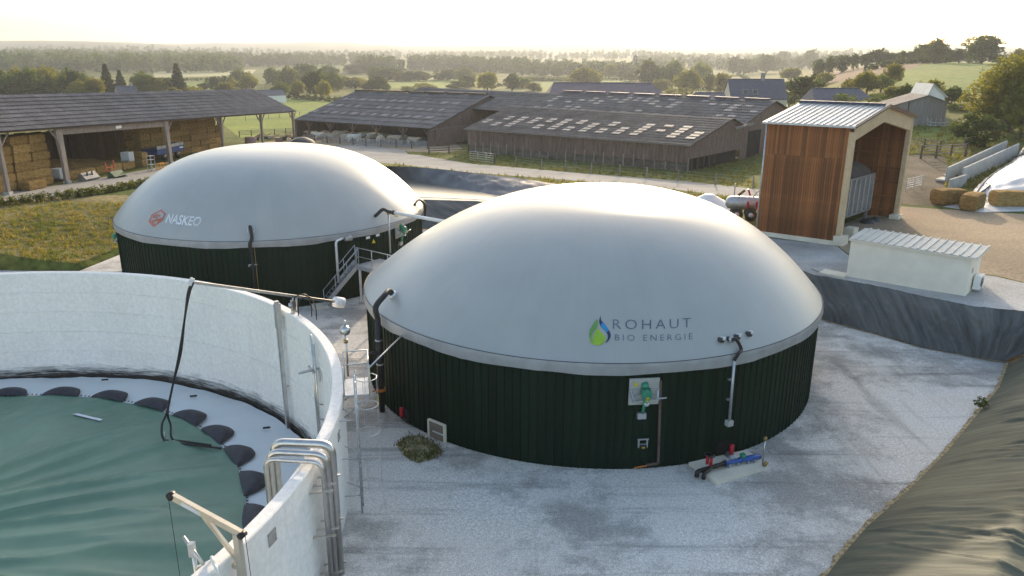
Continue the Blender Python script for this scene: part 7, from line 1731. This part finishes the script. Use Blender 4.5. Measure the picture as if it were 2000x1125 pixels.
for u, vt, vb, w_, k in ((1692, 136, 186, 58, 'y1'), (1745, 119, 168, 40, 'y2'), (1720, 142, 180, 40, 'g1'), (1765, 160, 200, 36, 'g1'), (1740, 165, 198, 40, 'y2'), (1792, 158, 196, 34, 'y1'), (1818, 150, 200, 40, 'y2'), (1858, 165, 206, 40, 'g1'), (1875, 200, 216, 44, 'b'), (1775, 185, 208, 40, 'b'), (1715, 180, 205, 40, 'b'), (1660, 150, 190, 36, 'y2'), (1650, 180, 205, 40, 'b')):
    tpx(u, vt, vb, w_, k, ST, GS)
tpx(1970, 98, 258, 160, 'big', 'huge spreading tree with thick trunk beside the horse'); tpx(1903, 214, 285, 72, 'near', 'dense dark shrub left of the horse')
tpx(1992, 150, 270, 80, 'y1', 'leafy tree partly behind the huge spreading tree')
# far woods that read as one mass
rg = np.random.default_rng(31); far = []
def wood(a0, a1, r0, r1, n, hmin, hmax, dense=1.0):
    out = []
    for _ in range(n):
        a = rad(rg.uniform(a0, a1)); r = rg.uniform(r0, r1); x, y = r * math.sin(a), r * math.cos(a); out.append((x, y, zU(x, y), rg.uniform(hmin, hmax)))
    return out
pxaz = lambda u: math.degrees(math.atan2(u - 1000, 1543))
def wood_obj(pts, m_, seed):
    rg = np.random.default_rng(seed); Cc = []; Rr = []
    for x, y, z, h in pts:
        for _ in range(11):
            a = rg.uniform(0, 6.28); q = rg.uniform(0, 1); rr = .34 * h * math.sqrt(rg.uniform(0, 1)) * (1 - .5 * q); Cc.append((x + rr * math.cos(a), y + rr * math.sin(a), z + h * (.12 + .8 * q))); Rr.append(h * rg.uniform(.10, .19))
    V, Fq = leaves(np.array(Cc), np.array(Rr), 12, 1.5, rg); o = bpy.data.objects.new('woodland', mesh_np('woodland', V, Fq, m_)); COL.objects.link(o); return tag(o, kind='stuff')
W = wood(pxaz(-40), pxaz(470), 900, 1500, 620, 12, 20); tag(wood_obj(W, LEAFD, 1), 'dark wooded slope in the haze at the left', 'woodland')
W = wood(pxaz(380), pxaz(700), 1150, 1350, 170, 12, 19) + wood(pxaz(700), pxaz(770), 900, 960, 50, 14, 20) + wood(pxaz(795), pxaz(910), 1000, 1080, 90, 13, 19) + wood(pxaz(900), pxaz(1030), 900, 1050, 120, 12, 18) + wood(pxaz(775), pxaz(783), 950, 960, 6, 13, 16)
tag(wood_obj(W, LEAFD, 2), 'ridge line of round trees fading in the haze', 'woodland')
W = wood(pxaz(1000), pxaz(1240), 800, 1100, 190, 9, 14) + wood(pxaz(1240), pxaz(1640), 1000, 1600, 260, 10, 16); tag(wood_obj(W, LEAFD, 3), 'warm hazy woods towards the low sun', 'woodland')
W = wood(pxaz(-60), pxaz(2060), 1700, 2500, 1100, 11, 17); tag(wood_obj(W, LEAFD, 4), 'faint wooded hills on the horizon', 'woodland')
# field hedges
def hedge(pxs, h, wd, m_, label, dens_=26, size=.12, name='hedge', group=None):
    pts = [G(u, v) for u, v in pxs]; rg = np.random.default_rng(abs(len(pxs) * 7 + int(pxs[0][0]))); Cc = []
    for a, b in zip(pts[:-1], pts[1:]):
        L = (b - a).length
        for _ in range(int(L * dens_ / 6)):
            t = rg.uniform(); P = a.lerp(b, t); P.z = zU(P.x, P.y); q = rg.normal(size=2) * wd * .35; Cc.append((P.x + q[0], P.y + q[1], P.z + h * rg.uniform(.1, .85)))
    V, Fq = leaves(np.array(Cc), rg.uniform(.2, .42, len(Cc)) * h, 26, size, rg); me = mesh_np(name, V, Fq, m_); o = bpy.data.objects.new(name, me); COL.objects.link(o); return tag(o, label, 'hedge', group)
hedge([(-60, 412), (0, 402), (60, 396), (145, 386), (220, 375), (300, 360)], .8, .9, HEDGE, 'long low hedge between the road and the dry field', 110, .08)
for k, ln_ in enumerate(([(540, 193), (600, 195), (665, 200)], [(1050, 158), (1130, 155), (1240, 158)], [(360, 157), (420, 158), (470, 165)], [(880, 172), (1000, 168)], [(1440, 146), (1600, 170)], [(1690, 140), (1830, 123), (1960, 114)], [(1600, 128), (1800, 119), (1990, 110)])):
    hedge(ln_, 2.2, 1.6, LEAFD, ('dark field hedge behind the white bungalow', 'field hedge above the violet slate barn', 'field hedge right of the lone fir', 'field hedge behind the old barn', 'hedge behind the farmhouse roof', 'hedge along the top of the green hill', 'skyline hedge above the ploughed field')[k], 9, .4)
# rough grass and weeds
def tufts(name, pts, hmin, hmax, m_, seed, per=7):
    rg = np.random.default_rng(seed); P = np.repeat(np.array(pts), per, 0); n = len(P); P[:, :2] += rg.normal(size=(n, 2)) * .12
    a = rg.uniform(0, 6.28, n); h = rg.uniform(hmin, hmax, n); w = h * .16; lean = rg.normal(size=(n, 2)) * .3 * h[:, None]
    A = P + np.c_[np.cos(a) * w, np.sin(a) * w, np.zeros(n)]; B = P - np.c_[np.cos(a) * w, np.sin(a) * w, np.zeros(n)]; C = P + np.c_[lean, h]
    V = np.stack([A, B, C], 1).reshape(-1, 3); o = bpy.data.objects.new(name, mesh_np(name, V, np.arange(len(V)).reshape(-1, 3), m_)); COL.objects.link(o); return tag(o, kind='stuff')
inR = [inside(p) for nme, m_, p in REG if nme != 'field']
def scatter(u0, u1, v0, v1, n, seed):
    rg = np.random.default_rng(seed); out = []
    while len(out) < n:
        P = G(rg.uniform(u0, u1), rg.uniform(v0, v1), 400)
        if inC(P.x, P.y) or inP(P.x, P.y) or any(f(P.x, P.y) for f in inR) or (-30 < P.x < 12 and 60 < P.y < 73): 
            n -= .5; continue
        out.append((P.x, P.y, P.z - .02))
    return out
tufts('grass', scatter(-40, 290, 395, 535, 2600, 1), .08, .28, BLADE, 1)
tufts('grass', scatter(760, 1480, 300, 392, 1500, 2), .15, .45, BLADE, 2)
tufts('grass', scatter(1690, 2000, 240, 395, 1300, 3), .15, .5, BLADE, 3)
# weeds along the toe of the banks and the patch before the hatch
pts = []; rg = np.random.default_rng(9)
for i in list(range(1, 11)):
    a, b = Vector(TOE[i]), Vector(TOE[i + 1])
    for _ in range(int((b - a).length * 26)): P = a.lerp(b, rg.uniform()); pts.append((P.x + rg.normal() * .07, P.y + rg.normal() * .07, -.01))
tufts('weeds', pts, .02, .06, mat('dry_weed', (.38, .28, .10), (.22, .20, .06), rough=1, nscale=1.5, glob=True), 4)
for u, v, h in ((1916, 793, .35), (1925, 788, .3)):
    pass
P = at(1915, 795, .15); tree(P, .5, .6, 'b', 'small green weed clump at the foot of the geotextile bank', None, 'weed_clump')
mp_ = [at(u, v, .03) for u, v in ((772, 868), (795, 852), (822, 850), (850, 866), (868, 882), (842, 897), (815, 904), (790, 890))]
mb = MB(); mb.add(mp_ + [sum(mp_, Vector()) / 8 + Zv * .10], [(i, (i + 1) % 8, 8) for i in range(8)]); mb.build('soil_patch', mat('mossy_soil', (.36, .31, .18), (.16, .15, .07), rough=1, nscale=2.2, mix=(.4, .6), bump=.6, bscale=9, fine=.3, fscale=12, glob=True), None, kind='structure')
ip = inside(mp_); pts = []
while len(pts) < 110:
    x, y = rg.uniform(min(p_.x for p_ in mp_), max(p_.x for p_ in mp_)), rg.uniform(min(p_.y for p_ in mp_), max(p_.y for p_ in mp_))
    if ip(x, y): pts.append((x, y, .03))
tufts('grass', pts, .05, .2, BLADE, 6)

# ================================================================== HAZE
hz = MB().box((0, 1500, 57), (11400, 8600, 146)).build('haze', None, None, kind='stuff')
m = bpy.data.materials.new('haze_air'); m.use_nodes = True; t = m.node_tree; t.nodes.clear(); o = t.nodes.new('ShaderNodeOutputMaterial'); pvn = t.nodes.new('ShaderNodeVolumePrincipled')
pvn.inputs['Color'].default_value = (.56, .61, .68, 1); pvn.inputs['Density'].default_value = HAZE_D; pvn.inputs['Anisotropy'].default_value = .42
t.links.new(pvn.outputs[0], o.inputs['Volume']); hz.data.materials.append(m)
